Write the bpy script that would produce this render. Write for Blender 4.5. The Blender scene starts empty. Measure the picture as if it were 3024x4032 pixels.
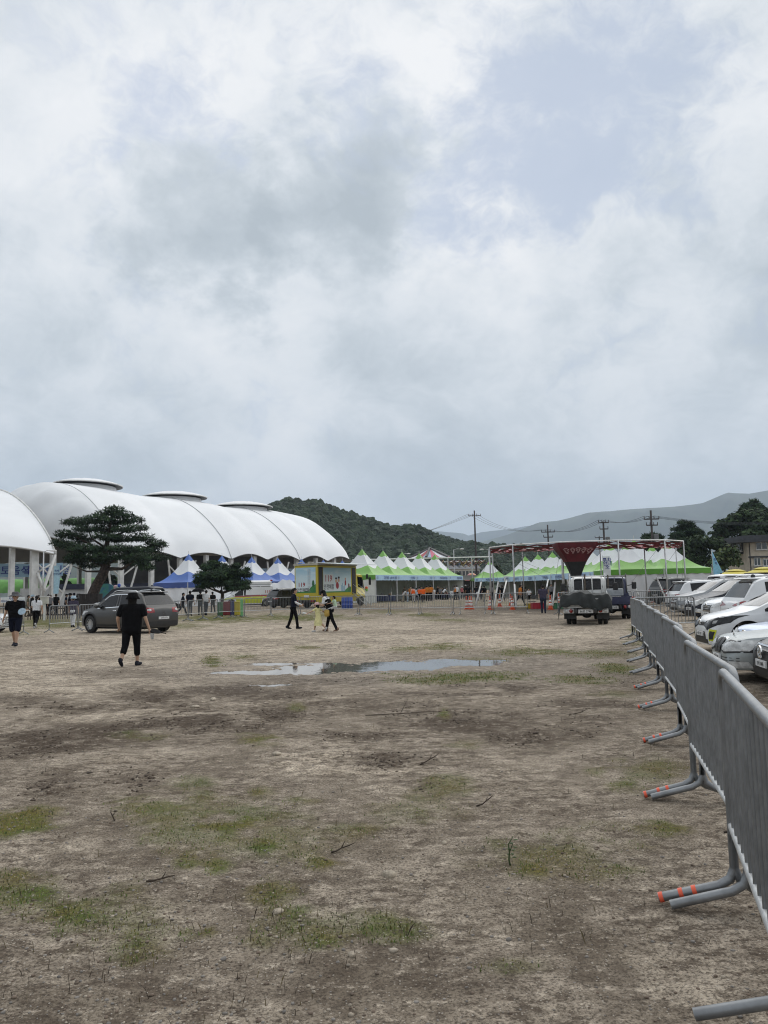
import bpy, bmesh, math, random
import numpy as np
from mathutils import Vector, Matrix
from mathutils.bvhtree import BVHTree
from mathutils.geometry import delaunay_2d_cdt
random.seed(7); RNG = np.random.default_rng(7)
SC = bpy.context.scene
COL = SC.collection
PI = math.pi
def R(d): return math.radians(d)

# ---------------------------------------------------------------- camera
CAM_H, CAM_F, PITCH, ROLL = 1.6, 3000.0, math.atan(299/3000.0), R(1.3)
cd = bpy.data.cameras.new('camera'); cam = bpy.data.objects.new('camera', cd); COL.objects.link(cam)
cd.sensor_fit = 'VERTICAL'; cd.sensor_height = 24.0; cd.lens = 24.0*CAM_F/4032.0
cd.clip_start = 0.05; cd.clip_end = 30000
FW = Vector((0, math.cos(PITCH), math.sin(PITCH))); U0 = Vector((0, -math.sin(PITCH), math.cos(PITCH))); R0 = Vector((1, 0, 0))
CR = math.cos(ROLL)*R0 - math.sin(ROLL)*U0; CU = math.sin(ROLL)*R0 + math.cos(ROLL)*U0
M = Matrix(((CR.x, CU.x, -FW.x, 0), (CR.y, CU.y, -FW.y, 0), (CR.z, CU.z, -FW.z, CAM_H), (0, 0, 0, 1)))
cam.matrix_world = M
SC.camera = cam
def ray(px, py): return (FW*CAM_F + CR*(px-1512) - CU*(py-2016)).normalized()
def gp(px, py, z=0.0):
    d = ray(px, py); t = (z-CAM_H)/d.z
    return Vector((d.x*t, d.y*t, z))
def at(px, py, Y):
    d = ray(px, py); t = Y/d.y
    return Vector((d.x*t, Y, CAM_H+d.z*t))
def pin(px, Y, z=0.0):
    """ground point seen in column px at distance Y"""
    py = 2016.0
    for _ in range(6):
        p = at(px, py, Y); q = at(px, py+10, Y)
        py += (z-p.z)/(q.z-p.z)*10
    p = at(px, py, Y); return Vector((p.x, Y, z))

# ---------------------------------------------------------------- sky, sun, exposure
SUN_EL, SUN_ROT = R(48), R(-35)
w = bpy.data.worlds.new('World'); SC.world = w; w.use_nodes = True
nt = w.node_tree; nt.nodes.clear()
def nd(t, kind, **kw):
    n = t.nodes.new(kind)
    for k, v in kw.items():
        if hasattr(n, k) and not k.startswith('in_'): setattr(n, k, v)
    return n
def lk(t, a, b): t.links.new(a, b)
out = nd(nt, 'ShaderNodeOutputWorld'); bg = nd(nt, 'ShaderNodeBackground'); bg.inputs[1].default_value = 0.105
lk(nt, bg.outputs[0], out.inputs[0])
sky = nd(nt, 'ShaderNodeTexSky', sky_type='NISHITA', sun_disc=False); sky.sun_elevation = SUN_EL; sky.sun_rotation = SUN_ROT
tc = nd(nt, 'ShaderNodeTexCoord')
def mth(op, a, b=None, c=None, clamp=False, t=None):
    t = t or nt
    n = t.nodes.new('ShaderNodeMath'); n.operation = op; n.use_clamp = clamp
    for i, v in enumerate((a, b, c)):
        if v is None: continue
        if isinstance(v, (int, float)): n.inputs[i].default_value = v
        else: t.links.new(v, n.inputs[i])
    return n.outputs[0]
def vmath(op, a, b=None, t=None):
    t = t or nt
    n = t.nodes.new('ShaderNodeVectorMath'); n.operation = op
    for i, v in enumerate((a, b)):
        if v is None: continue
        if isinstance(v, (tuple, list, Vector)): n.inputs[i].default_value = tuple(v)
        else: t.links.new(v, n.inputs[i])
    return n.outputs['Value'] if op in ('DOT_PRODUCT', 'LENGTH') else n.outputs[0]
def noise(t, vec, scale, detail=5, rough=.55, dist=0.0, col=False):
    n = t.nodes.new('ShaderNodeTexNoise'); n.inputs['Scale'].default_value = scale; n.inputs['Detail'].default_value = detail
    n.inputs['Roughness'].default_value = rough; n.inputs['Distortion'].default_value = dist
    if vec is not None: t.links.new(vec, n.inputs['Vector'])
    return n.outputs['Color' if col else 0]
def ramp(t, fac, stops, interp='EASE'):
    n = t.nodes.new('ShaderNodeValToRGB'); cr = n.color_ramp; cr.interpolation = interp
    while len(cr.elements) < len(stops): cr.elements.new(.5)
    for e, (p, c) in zip(cr.elements, stops):
        e.position = p; e.color = (c, c, c, 1) if isinstance(c, (int, float)) else (*c, 1)
    t.links.new(fac, n.inputs[0]); return n.outputs[0]
def mixc(t, fac, a, b, mode='MIX'):
    n = t.nodes.new('ShaderNodeMix'); n.data_type = 'RGBA'; n.blend_type = mode
    for s, v in ((n.inputs[0], fac), (n.inputs[6], a), (n.inputs[7], b)):
        if isinstance(v, (int, float)): s.default_value = v
        elif isinstance(v, tuple): s.default_value = (*v[:3], 1)
        else: t.links.new(v, s)
    return n.outputs[2]
dirv = vmath('NORMALIZE', tc.outputs['Generated'])
sep = nd(nt, 'ShaderNodeSeparateXYZ'); lk(nt, dirv, sep.inputs[0])
# cloud layer: direction projected on a flat cloud deck (foreshortened towards the horizon)
deck = vmath('MULTIPLY', dirv, (1.0, 1.0, 1.35))
warp = vmath('SCALE', vmath('SUBTRACT', noise(nt, deck, 4.0, 4, .6, 0, True), (.5, .5, .5))); warp.node.inputs['Scale'].default_value = .22
deckw = vmath('ADD', deck, warp)
n1 = noise(nt, deckw, 3.2, 10, .58); n2 = noise(nt, deckw, 9.0, 11, .64); n3 = noise(nt, vmath('ADD', deckw, (7.3, 2.1, .4)), 4.6, 7, .52)
wd = vmath('SCALE', vmath('SUBTRACT', noise(nt, deck, 7.0, 7, .6, 0, True), (.5, .5, .5))); wd.node.inputs['Scale'].default_value = .26
dird = vmath('NORMALIZE', vmath('ADD', dirv, wd))
def blobs(lst):
    tot = None
    for px, py, rad, amp in lst:
        d = ray(px, py); c0 = math.cos(rad/3000.0)
        mr = nt.nodes.new('ShaderNodeMapRange'); mr.interpolation_type = 'SMOOTHSTEP'
        lk(nt, vmath('DOT_PRODUCT', dird, tuple(d)), mr.inputs[0])
        mr.inputs[1].default_value = c0; mr.inputs[2].default_value = 1.0; mr.inputs[3].default_value = 0; mr.inputs[4].default_value = amp
        tot = mr.outputs[0] if tot is None else mth('ADD', tot, mr.outputs[0])
    return tot
# thin spots where the blue shows, and shaded undersides of the clouds
gap = blobs([(420, 170, 560, .75), (2150, 480, 560, .75), (2400, 120, 700, .5), (1150, 40, 560, .6), (1950, 800, 420, .7), (2600, 330, 500, .5), (560, 330, 260, .5)])
dark = blobs([(800, 830, 420, 1.2), (1400, 740, 440, 1.2), (350, 1640, 620, .75), (1900, 1740, 760, .75), (2850, 1220, 600, .55), (1250, 1130, 500, .3), (2900, 420, 420, .5), (1500, 1960, 900, .25), (60, 1050, 450, .3), (2300, 880, 360, .5), (1150, 560, 260, .3), (2950, 1800, 600, .3)])
lite = blobs([(1820, 210, 300, 1.2), (1500, 310, 300, 1.0), (950, 400, 480, .9), (450, 520, 460, .6), (1980, 860, 380, .9), (2680, 640, 440, .8), (1500, 1250, 700, .5), (300, 1370, 440, .6), (2300, 1350, 700, .5), (850, 1560, 520, .5), (1250, 620, 260, .6), (2700, 1500, 560, .5), (1700, 500, 420, .6), (700, 1150, 500, .3), (2900, 150, 400, .3)])
cov = mth('SUBTRACT', mth('ADD', mth('MULTIPLY', mth('SUBTRACT', n1, .5), 1.3), 1.0), mth('MULTIPLY', gap, .40))
covm = ramp(nt, mth('ADD', cov, mth('MULTIPLY', mth('SUBTRACT', n2, .5), 1.7)), [(.25, .12), (.85, 1.0)])
shade = mth('ADD', mth('SUBTRACT', mth('MULTIPLY', lite, .5), mth('MULTIPLY', dark, .8)), mth('ADD', mth('MULTIPLY', mth('SUBTRACT', n3, .5), 1.0), mth('MULTIPLY', mth('SUBTRACT', n2, .5), 1.45)))
cl = ramp(nt, mth('ADD', mth('MULTIPLY', shade, .5), .5), [(.06, (.45, .505, .55)), (.28, (.60, .655, .70)), (.48, (.76, .80, .84)), (.82, (.93, .938, .948))], 'B_SPLINE')
cl = vmath('SCALE', cl); cl.node.inputs['Scale'].default_value = 10.0
blue = mixc(nt, .8, sky.outputs[0], (5.9, 6.55, 7.75))
skyc = mixc(nt, covm, blue, cl)
# thicker grey air towards the horizon
hz = nd(nt, 'ShaderNodeMapRange'); hz.interpolation_type = 'SMOOTHSTEP'; lk(nt, sep.outputs[2], hz.inputs[0]); hz.inputs[1].default_value = .17; hz.inputs[2].default_value = 0.0; hz.inputs[4].default_value = .8
skyc = mixc(nt, hz.outputs[0], skyc, (5.65, 6.3, 6.75))
lk(nt, skyc, bg.inputs[0])
sd = bpy.data.lights.new('sun', 'SUN'); sd.energy = 1.9; sd.angle = R(80); sd.color = (1, .96, .9)
so = bpy.data.objects.new('sun', sd); COL.objects.link(so)
so.rotation_euler = (R(90)-SUN_EL, 0, R(145)); so.location = (0, 0, 50)
SC.view_settings.view_transform = 'Standard'; SC.view_settings.look = 'None'; SC.view_settings.exposure = 0.0; SC.view_settings.gamma = 1.0
SC.cycles.max_bounces = 6; SC.cycles.volume_bounces = 1; SC.cycles.use_denoising = True; SC.cycles.filter_width = 1.1; SC.cycles.use_adaptive_sampling = False; SC.cycles.sample_clamp_indirect = 4

# ---------------------------------------------------------------- materials
MATS = {}
def mat(name, col, rough=.6, metal=0.0, vary=.12, scale=6.0, bump=0.0, bscale=40.0, coat=0.0, spec=.5, trans=0.0, emit=0.0, alpha=1.0, col2=None, obj=True):
    if name in MATS: return MATS[name]
    m = bpy.data.materials.new(name); m.use_nodes = True; t = m.node_tree
    b = t.nodes['Principled BSDF']; MATS[name] = m
    b.inputs['Roughness'].default_value = rough; b.inputs['Metallic'].default_value = metal
    b.inputs['Specular IOR Level'].default_value = spec
    b.inputs['Coat Weight'].default_value = coat; b.inputs['Coat Roughness'].default_value = .06
    b.inputs['Transmission Weight'].default_value = trans; b.inputs['Alpha'].default_value = alpha
    g = t.nodes.new('ShaderNodeTexCoord').outputs['Object']
    if vary > 0:
        n = noise(t, g, scale, 6, .6)
        c2 = col2 or tuple(c*(1-vary*2.2) for c in col); c1 = tuple(min(1, c*(1+vary)) for c in col)
        f = ramp(t, n, [(.3, 0.0), (.7, 1.0)])
        t.links.new(mixc(t, f, c2, c1), b.inputs['Base Color'])
    else: b.inputs['Base Color'].default_value = (*col, 1)
    if bump > 0:
        bn = t.nodes.new('ShaderNodeBump'); bn.inputs['Strength'].default_value = bump; bn.inputs['Distance'].default_value = .02
        t.links.new(noise(t, g, bscale, 5, .6), bn.inputs['Height']); t.links.new(bn.outputs[0], b.inputs['Normal'])
    if emit > 0:
        b.inputs['Emission Color'].default_value = (*col, 1); b.inputs['Emission Strength'].default_value = emit
    return m

# ---------------------------------------------------------------- mesh helpers
def lerp(a, b, t): return a+(b-a)*t
class MB:
    """collects shapes and links them as ONE mesh object"""
    def __init__(s): s.v = []; s.f = []; s.m = []; s.cur = 0
    def mi(s, i): s.cur = i; return s
    def add(s, vs, fs, m=None):
        o = len(s.v); s.v += [tuple(p) for p in vs]; mm = s.cur if m is None else m
        for f in fs: s.f.append(tuple(i+o for i in f)); s.m.append(mm)
        return s
    def box(s, c, size, rz=0.0, m=None, rx=0.0, ry=0.0):
        x, y, z = size[0]/2, size[1]/2, size[2]/2
        Rm = Matrix.Rotation(rz, 3, 'Z') @ Matrix.Rotation(ry, 3, 'Y') @ Matrix.Rotation(rx, 3, 'X')
        vs = [Rm @ Vector((a*x, b*y, d*z)) + Vector(c) for d in (-1, 1) for a, b in ((-1, -1), (1, -1), (1, 1), (-1, 1))]
        return s.add(vs, [(3, 2, 1, 0), (4, 5, 6, 7), (0, 1, 5, 4), (1, 2, 6, 5), (2, 3, 7, 6), (3, 0, 4, 7)], m)
    def bbox(s, c, size, b=.02, rz=0.0, m=None):
        """box with chamfered vertical and horizontal edges"""
        x, y, z = size[0]/2, size[1]/2, size[2]/2; b = min(b, x*.9, y*.9, z*.9)
        rings = [(-z, b), (-z+b, 0), (z-b, 0), (z, b)]; Rm = Matrix.Rotation(rz, 3, 'Z'); vs = []
        for zz_, i in rings:
            X, Y = x-i, y-i
            for p in ((-X+b, -Y), (X-b, -Y), (X, -Y+b), (X, Y-b), (X-b, Y), (-X+b, Y), (-X, Y-b), (-X, -Y+b)):
                vs.append(Rm @ Vector((p[0], p[1], zz_)) + Vector(c))
        fs = [tuple(range(7, -1, -1)), tuple(range(24, 32))]
        for k in range(3):
            for i in range(8): fs.append((k*8+i, k*8+(i+1) % 8, k*8+8+(i+1) % 8, k*8+8+i))
        return s.add(vs, fs, m)
    def tube(s, pts, r, n=8, m=None, cap=True):
        pts = [Vector(p) for p in pts]; k = len(pts)
        rs = r if isinstance(r, (list, tuple)) else [r]*k
        vs = []; u = None
        for i, p in enumerate(pts):
            t = (pts[min(i+1, k-1)]-pts[max(i-1, 0)])
            t = t.normalized() if t.length > 1e-9 else Vector((0, 0, 1))
            if u is None: u = t.orthogonal().normalized()
            else:
                u = u-t*u.dot(t); u = u.normalized() if u.length > 1e-6 else t.orthogonal().normalized()
            v_ = t.cross(u)
            for j in range(n):
                a = 2*PI*j/n; vs.append(p + (u*math.cos(a)+v_*math.sin(a))*rs[i])
        fs = [(i*n+j, i*n+(j+1) % n, (i+1)*n+(j+1) % n, (i+1)*n+j) for i in range(k-1) for j in range(n)]
        if cap: fs += [tuple(range(n-1, -1, -1)), tuple(range((k-1)*n, k*n))]
        return s.add(vs, fs, m)
    def lathe(s, prof, c=(0, 0, 0), n=16, m=None, axis='Z', sx=1.0, sy=1.0):
        vs = []
        for r, z in prof:
            for j in range(n):
                a = 2*PI*j/n; p = (r*math.cos(a)*sx, r*math.sin(a)*sy, z)
                if axis == 'Y': p = (p[0], p[2], p[1])
                if axis == 'X': p = (p[2], p[0], p[1])
                vs.append((p[0]+c[0], p[1]+c[1], p[2]+c[2]))
        k = len(prof)
        fs = [(i*n+j, i*n+(j+1) % n, (i+1)*n+(j+1) % n, (i+1)*n+j) for i in range(k-1) for j in range(n)]
        if prof[0][0] > 1e-6: fs.append(tuple(range(n-1, -1, -1)))
        if prof[-1][0] > 1e-6: fs.append(tuple(range((k-1)*n, k*n)))
        return s.add(vs, fs, m)
    def ell(s, c, r, n=10, m=None, rz=0.0):
        r = (r, r, r) if isinstance(r, (int, float)) else r
        k = max(5, n//2); vs = []; Rm = Matrix.Rotation(rz, 3, 'Z')
        for i in range(k+1):
            th = PI*i/k
            for j in range(n):
                a = 2*PI*j/n; vs.append(Rm @ Vector((r[0]*math.sin(th)*math.cos(a), r[1]*math.sin(th)*math.sin(a), -r[2]*math.cos(th))) + Vector(c))
        return s.add(vs, [(i*n+j, i*n+(j+1) % n, (i+1)*n+(j+1) % n, (i+1)*n+j) for i in range(k) for j in range(n)], m)
    def grid(s, fn, nu, nv, m=None, mf=None):
        vs = [fn(i/nu, j/nv) for i in range(nu+1) for j in range(nv+1)]
        o = len(s.v); s.v += [tuple(p) for p in vs]
        for i in range(nu):
            for j in range(nv):
                s.f.append(tuple(o+q for q in (i*(nv+1)+j, (i+1)*(nv+1)+j, (i+1)*(nv+1)+j+1, i*(nv+1)+j+1)))
                s.m.append(mf((i+.5)/nu, (j+.5)/nv) if mf else (s.cur if m is None else m))
        return s
    def prism(s, poly, d, m=None):
        """polygon (list of 3-D points) pushed by vector d"""
        n = len(poly); a = [Vector(p) for p in poly]; d = Vector(d)
        return s.add(a+[p+d for p in a], [tuple(range(n-1, -1, -1)), tuple(range(n, 2*n))]+[(i, (i+1) % n, n+(i+1) % n, n+i) for i in range(n)], m)
    def text(s, string, o, ux, uy, size, m=None, align='CENTER', squeeze=1.0):
        """lettering laid on a surface: o = centre, ux/uy = reading and up directions"""
        me = text_mesh(string); ux = Vector(ux).normalized(); uy = Vector(uy).normalized(); nn = ux.cross(uy); o = Vector(o)
        xs = [v.co.x for v in me.vertices]; ys = [v.co.y for v in me.vertices]
        if not xs: return s
        cx = (min(xs)+max(xs))/2 if align == 'CENTER' else (min(xs) if align == 'LEFT' else max(xs)); cy = (min(ys)+max(ys))/2
        k = size
        return s.add([o+ux*((v.co.x-cx)*k*squeeze)+uy*((v.co.y-cy)*k)+nn*(v.co.z*.01) for v in me.vertices], [tuple(p.vertices) for p in me.polygons], m)
    def build(s, name, mats, parent=None, smooth=False, sharp=None):
        me = bpy.data.meshes.new(name); me.from_pydata(s.v, [], s.f)
        mats = mats if isinstance(mats, (list, tuple)) else [mats]
        for q in mats: me.materials.append(q)
        if any(s.m): me.polygons.foreach_set('material_index', s.m)
        if smooth:
            me.polygons.foreach_set('use_smooth', [True]*len(me.polygons))
            if sharp: me.set_sharp_from_angle(angle=R(sharp))
        me.update()
        o = bpy.data.objects.new(name, me); COL.objects.link(o)
        if parent: o.parent = parent
        return o
TXT = {}
def text_mesh(string):
    if string in TXT: return TXT[string]
    cu = bpy.data.curves.new('t', 'FONT'); cu.body = string; cu.size = 1.0; cu.resolution_u = 2; cu.fill_mode = 'FRONT'; cu.offset = .012
    o = bpy.data.objects.new('t', cu); COL.objects.link(o)
    dg = bpy.context.evaluated_depsgraph_get(); me = bpy.data.meshes.new_from_object(o.evaluated_get(dg))
    bpy.data.objects.remove(o); TXT[string] = me
    return me
def tag(o, label=None, cat=None, group=None, kind=None):
    if label: o['label'] = label
    if cat: o['category'] = cat
    if group: o['group'] = group
    if kind: o['kind'] = kind
    return o
def empty(name, loc, rz=0.0, label=None, cat=None, group=None, parent=None):
    o = bpy.data.objects.new(name, None); COL.objects.link(o); o.location = loc; o.rotation_euler = (0, 0, rz); o.empty_display_size = .2
    if parent: o.parent = parent
    return tag(o, label, cat, group)
def copy_tree(o, parent=None):
    c = o.copy(); COL.objects.link(c)
    if parent: c.parent = parent; c.matrix_parent_inverse = o.matrix_parent_inverse
    for ch in [q for q in bpy.data.objects if q.parent == o]: copy_tree(ch, c)
    return c
# value noise on arrays
_perm = RNG.random((256, 256))
def vnoise(x, y):
    xi = np.floor(x).astype(int); yi = np.floor(y).astype(int); fx = x-xi; fy = y-yi
    fx = fx*fx*(3-2*fx); fy = fy*fy*(3-2*fy)
    g = lambda a, b: _perm[a % 256, b % 256]
    return (g(xi, yi)*(1-fx)+g(xi+1, yi)*fx)*(1-fy)+(g(xi, yi+1)*(1-fx)+g(xi+1, yi+1)*fx)*fy
def fbm(x, y, o=5, s=1.0, g=.5):
    t = 0; a = 1; n = 0
    for i in range(o):
        t = t+a*vnoise(x*s+i*17.3, y*s+i*9.1); n += a; a *= g; s *= 2.03
    return t/n
def sstep(a, b, x):
    t = np.clip((x-a)/(b-a), 0, 1); return t*t*(3-2*t)
# ---------------------------------------------------------------- ground
def axis(segs):
    out_ = [segs[0][0]]
    for a, b, st0, st1 in segs:
        x = a; n = 0
        while x < b-1e-6:
            t = (x-a)/(b-a); x = min(b, x+lerp(st0, st1, t)); out_.append(x)
    return np.array(out_)
gy = axis([(-6000, -60, 1500, 60), (-60, 1.5, 12, .3), (1.5, 3, .1, .03), (3, 10, .03, .05), (10, 24, .05, .09), (24, 60, .12, 1.2), (60, 200, 2, 20), (200, 9000, 30, 1500)])
gx0 = axis([(0, 2.5, .035, .035), (2.5, 8, .035, .07), (8, 24, .09, .3), (24, 80, .4, 5), (80, 9000, 10, 2500)])
gx = np.concatenate([-gx0[::-1], gx0[1:]])
X, Y = np.meshgrid(gx, gy); X = X.ravel(); Y = Y.ravel()
def proj(x, y, z=0.0):
    dz = z-CAM_H; f = y*FW.y+dz*FW.z; f = np.where(f < .3, .3, f)
    rx = (x*CR.x+y*CR.y+dz*CR.z)/f; uy = (x*CU.x+y*CU.y+dz*CU.z)/f
    return 1512+rx*CAM_F, 2016-uy*CAM_F
K = 3024/1659.0
def patches(lst, x, y, wob=.35, nscale=.9):
    px, py = proj(x, y); n = fbm(x+3, y*.9+8, 5, nscale)-.5; n2 = fbm(x+31, y+5, 4, nscale*4)-.5; n3 = fbm(x+11, y+25, 3, nscale*12)-.5
    tot = np.zeros_like(x)
    for (cx, cy, rx, ry, amp) in lst:
        d = ((px-cx*K)/(rx*K))**2+((py-cy*K)/(ry*K))**2
        tot = np.maximum(tot, amp*sstep(1.25, .15, np.sqrt(d)+n*wob*3.6+n2*wob*3.4+n3*wob*2.6))
    return np.where(Y > .5, tot, 0) if x is X else tot
MOSS = [(520, 1745, 150, 40, .55), (420, 1800, 120, 34, .5), (250, 1985, 160, 60, .5), (700, 2010, 160, 34, .5), (1200, 1840, 190, 40, .5), (1320, 1880, 120, 30, .45), (560, 1820, 160, 40, .45), (900, 1760, 120, 30, .4), (1400, 1670, 90, 30, .5), (60, 1772, 75, 22, 1), (20, 1785, 50, 20, 1), (335, 1755, 85, 26, .7), (440, 1725, 70, 20, .5), (490, 1788, 75, 30, .95), (565, 1710, 60, 14, .7), (640, 1728, 55, 14, .85), (600, 1762, 80, 16, .5), (568, 1838, 34, 20, 1),
 (470, 1868, 30, 18, .8), (405, 1860, 26, 16, .7), (700, 1868, 50, 12, .8), (760, 1790, 70, 14, .45), (60, 1935, 120, 40, .85), (170, 1985, 110, 36, .85), (290, 2045, 80, 38, .75), (30, 1900, 60, 30, .7), (405, 2010, 22, 14, .7), (450, 2012, 18, 12, .7), (590, 1940, 55, 30, .6), (640, 1970, 40, 20, .7),
 (700, 2030, 60, 26, .8), (840, 2008, 90, 26, .7), (570, 2035, 40, 20, .55), (1150, 1875, 55, 22, .8), (1250, 1865, 110, 28, .5), (1080, 1822, 50, 16, .5), (1450, 1790, 70, 14, .8), (1360, 1690, 60, 18, .75), (1290, 1668, 45, 12, .6), (1420, 1655, 50, 16, .6), (960, 1695, 60, 22, .55), (900, 1720, 60, 18, .4), (430, 1690, 60, 14, .6),
 (460, 1428, 30, 10, 1), (530, 1420, 50, 6, .6), (560, 1597, 45, 12, .8), (300, 1590, 70, 10, .5), (960, 1398, 60, 8, .8), (880, 1402, 50, 7, .6), (1000, 1462, 150, 9, .85), (900, 1468, 90, 7, .6), (1140, 1408, 120, 10, .7), (1330, 1445, 50, 12, .85), (1310, 1410, 90, 10, .6), (1250, 1468, 80, 8, .6), (1040, 1425, 60, 6, .4), (660, 1400, 40, 5, .6), (780, 1395, 30, 5, .6), (1330, 1500, 60, 8, .4),
 (480, 1336, 130, 9, 1), (620, 1334, 120, 8, .9), (700, 1330, 60, 6, .7), (110, 1345, 120, 12, .9), (380, 1352, 110, 8, .6), (40, 1366, 60, 8, .5), (920, 1328, 60, 4, .8), (830, 1322, 80, 4, .6), (760, 1336, 60, 4, .5), (970, 1340, 90, 4, .6), (1400, 1385, 60, 10, .9), (1390, 1360, 40, 10, .7), (1500, 1425, 60, 8, .8), (1530, 1405, 60, 6, .7), (1450, 1405, 40, 6, .7), (900, 1302, 300, 4, .4), (1200, 1310, 160, 4, .5), (640, 1525, 20, 8, .6), (960, 1540, 14, 10, .8), (1010, 1608, 40, 8, .4), (1340, 1640, 30, 12, .4), (1110, 2080, 70, 14, .3), (560, 2000, 30, 20, .4)]
MUD = [(330, 1508, 110, 12, .9), (480, 1490, 120, 9, .9), (150, 1530, 130, 9, .8), (60, 1510, 90, 9, .6), (430, 1560, 140, 13, 1), (590, 1545, 110, 10, .9), (250, 1582, 140, 13, .95), (80, 1606, 110, 15, .9), (560, 1575, 90, 10, .6), (300, 1690, 60, 14, .5), (110, 1690, 70, 16, .55), (800, 1520, 150, 8, .5), (640, 1500, 110, 8, .7), (700, 1470, 120, 7, .55), (1120, 1484, 60, 5, .8), (1000, 1560, 180, 14, .8), (850, 1640, 90, 10, .7), (1130, 1590, 120, 12, .75), (780, 1590, 130, 8, .7), (1240, 1520, 120, 8, .7), (920, 1500, 200, 6, .7), (900, 1690, 60, 10, .4),
 (250, 1800, 60, 26, .35), (560, 1930, 120, 40, .25), (850, 2060, 130, 30, .45), (700, 2120, 200, 40, .45), (1000, 2110, 160, 24, .35), (300, 2110, 160, 40, .4), (1240, 2030, 90, 24, .4), (1180, 1930, 120, 20, .3), (60, 2190, 120, 40, .5), (1290, 2110, 140, 20, .45), (620, 1995, 50, 14, .4), (980, 1480, 90, 6, .4), (1270, 1560, 90, 12, .4), (1360, 1470, 90, 20, .35), (1320, 1400, 80, 10, .35), (1590, 1480, 80, 18, .7), (1500, 1420, 80, 8, .4), (200, 1420, 260, 5, .35), (900, 1365, 400, 4, .35), (500, 1385, 300, 4, .3), (1100, 1345, 260, 4, .35), (260, 1452, 200, 5, .4), (900, 1316, 330, 4, .5), (1150, 1318, 260, 5, .5), (1000, 1330, 200, 3, .4)]
DRY = [(400, 1430, 520, 70, .9), (700, 1370, 900, 40, 1), (120, 1470, 260, 40, .8), (700, 1640, 160, 46, .75), (250, 1650, 260, 40, .55), (380, 1540, 300, 12, .5), (830, 1660, 130, 30, .5), (1100, 1650, 140, 40, .3), (1480, 2130, 190, 90, .5), (1290, 1690, 100, 40, .25), (120, 1840, 200, 40, .3), (1100, 1500, 260, 14, .4), (1250, 1370, 200, 40, .6)]
PUD = [(560, 1452, 120, 5.5, 1), (650, 1449, 110, 8, 1), (760, 1443, 110, 11, 1), (880, 1437, 130, 11.5, 1), (990, 1431, 110, 9, 1), (1040, 1426, 60, 5, .9), (590, 1433, 60, 4, .9), (660, 1441, 90, 6, .9), (720, 1434, 60, 5, .8), (572, 1479, 48, 4.5, 1), (610, 1478, 40, 3.5, .8)]
MUD = [(a, b_, c_, d_*2.1, e) for a, b_, c_, d_, e in MUD]; MOSS = [(a, b_, c_, d_*1.25, e) for a, b_, c_, d_, e in MOSS]
moss = patches(MOSS, X, Y, .32, 1.1)*sstep(.25, .5, fbm(X+50, Y+7, 4, 3.2)+.12)
mud = np.clip(patches(MUD, X, Y, .34, .8)*1.2, 0, 1)
dry = patches(DRY, X, Y, .3, .35)
pud = patches(PUD, X, Y, .17, 1.6)
near = sstep(45, 25, Y)*sstep(-3, 0, Y)*sstep(40, 20, np.abs(X))
wet = sstep(1.6, .6, np.hypot((X+.3)/5.5, (Y-15.6)/3.0)+.5*(fbm(X, Y, 4, .8)-.5))
Z = near*((fbm(X, Y, 5, .9)-.5)*.035+(fbm(X+9, Y+4, 5, 5.5)-.5)*.034+(fbm(X+19, Y+14, 4, 15)-.5)*.012+np.abs(fbm(X+2, Y+44, 4, 2.4)-.5)*-.02)
rutn = np.abs(((X*.24+Y+1.2*(fbm(X, Y, 3, .25)-.5)) % 1.9)-.95)
Z += near*mud*((fbm(X+20, Y+3, 5, 3.6)-.5)*.10-.015)
Z += near*moss*.018*fbm(X, Y, 3, 14)
# lug marks of heavy tyres crossing in front of the puddle
for (q0, q1) in (((500, 1662), (880, 1622)), ((770, 1760), (900, 1640)), ((60, 1560), (640, 1512))):
    ax, ay = gp(q0[0]*K, q0[1]*K)[:2]; bx, by = gp(q1[0]*K, q1[1]*K)[:2]
    ux, uy = bx-ax, by-ay; L_ = math.hypot(ux, uy); ux /= L_; uy /= L_
    sl = (X-ax)*ux+(Y-ay)*uy; sd_ = (X-ax)*-uy+(Y-ay)*ux+.25*(fbm(X, Y, 3, .7)-.5)
    inside = sstep(.30, .18, np.abs(sd_))*sstep(0, .5, sl)*sstep(L_, L_-.5, sl)
    lug = sstep(-.2, .5, np.sin((sl+np.abs(sd_)*.8)*2*PI/.27)); Z += near*inside*(-.010+.020*lug*fbm(X, Y, 3, 3)*1.6); dry = np.clip(dry+inside*(.75*lug-.25)*sstep(.3, .6, fbm(X+3, Y, 3, 1.1)+.12), 0, 1)
Z = np.maximum(Z, -.012+.004*fbm(X, Y, 3, 8))
dry = np.clip(dry*.85+.30*sstep(8, 18, Y)-.15*sstep(7, 3, Y), 0, 1)
def drop(x, y): return -.2*sstep(0, 1.2, x-(.3*y+1.0))*sstep(6, 9, y)*sstep(26, 19, y)
Z = Z+drop(X, Y)
bank = pud*sstep(.25, .5, pud)
Z = np.where(pud > .02, lerp(Z, -.053+.036*fbm(X+5, Y, 5, 3.0)+.012*fbm(X, Y, 3, 14), sstep(.05, .5, pud)), Z)
nx, ny = len(gx), len(gy)
fi = (np.arange(ny-1)[:, None]*nx+np.arange(nx-1)[None, :]).ravel()
faces = np.stack([fi, fi+1, fi+nx+1, fi+nx], 1)
me = bpy.data.meshes.new('ground'); me.vertices.add(nx*ny); me.vertices.foreach_set('co', np.stack([X, Y, Z], 1).astype(np.float32).ravel())
me.loops.add(faces.size); me.loops.foreach_set('vertex_index', faces.ravel().astype(np.int32))
me.polygons.add(len(faces)); me.polygons.foreach_set('loop_start', (np.arange(len(faces))*4).astype(np.int32)); me.polygons.foreach_set('use_smooth', np.ones(len(faces), bool))
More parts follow.
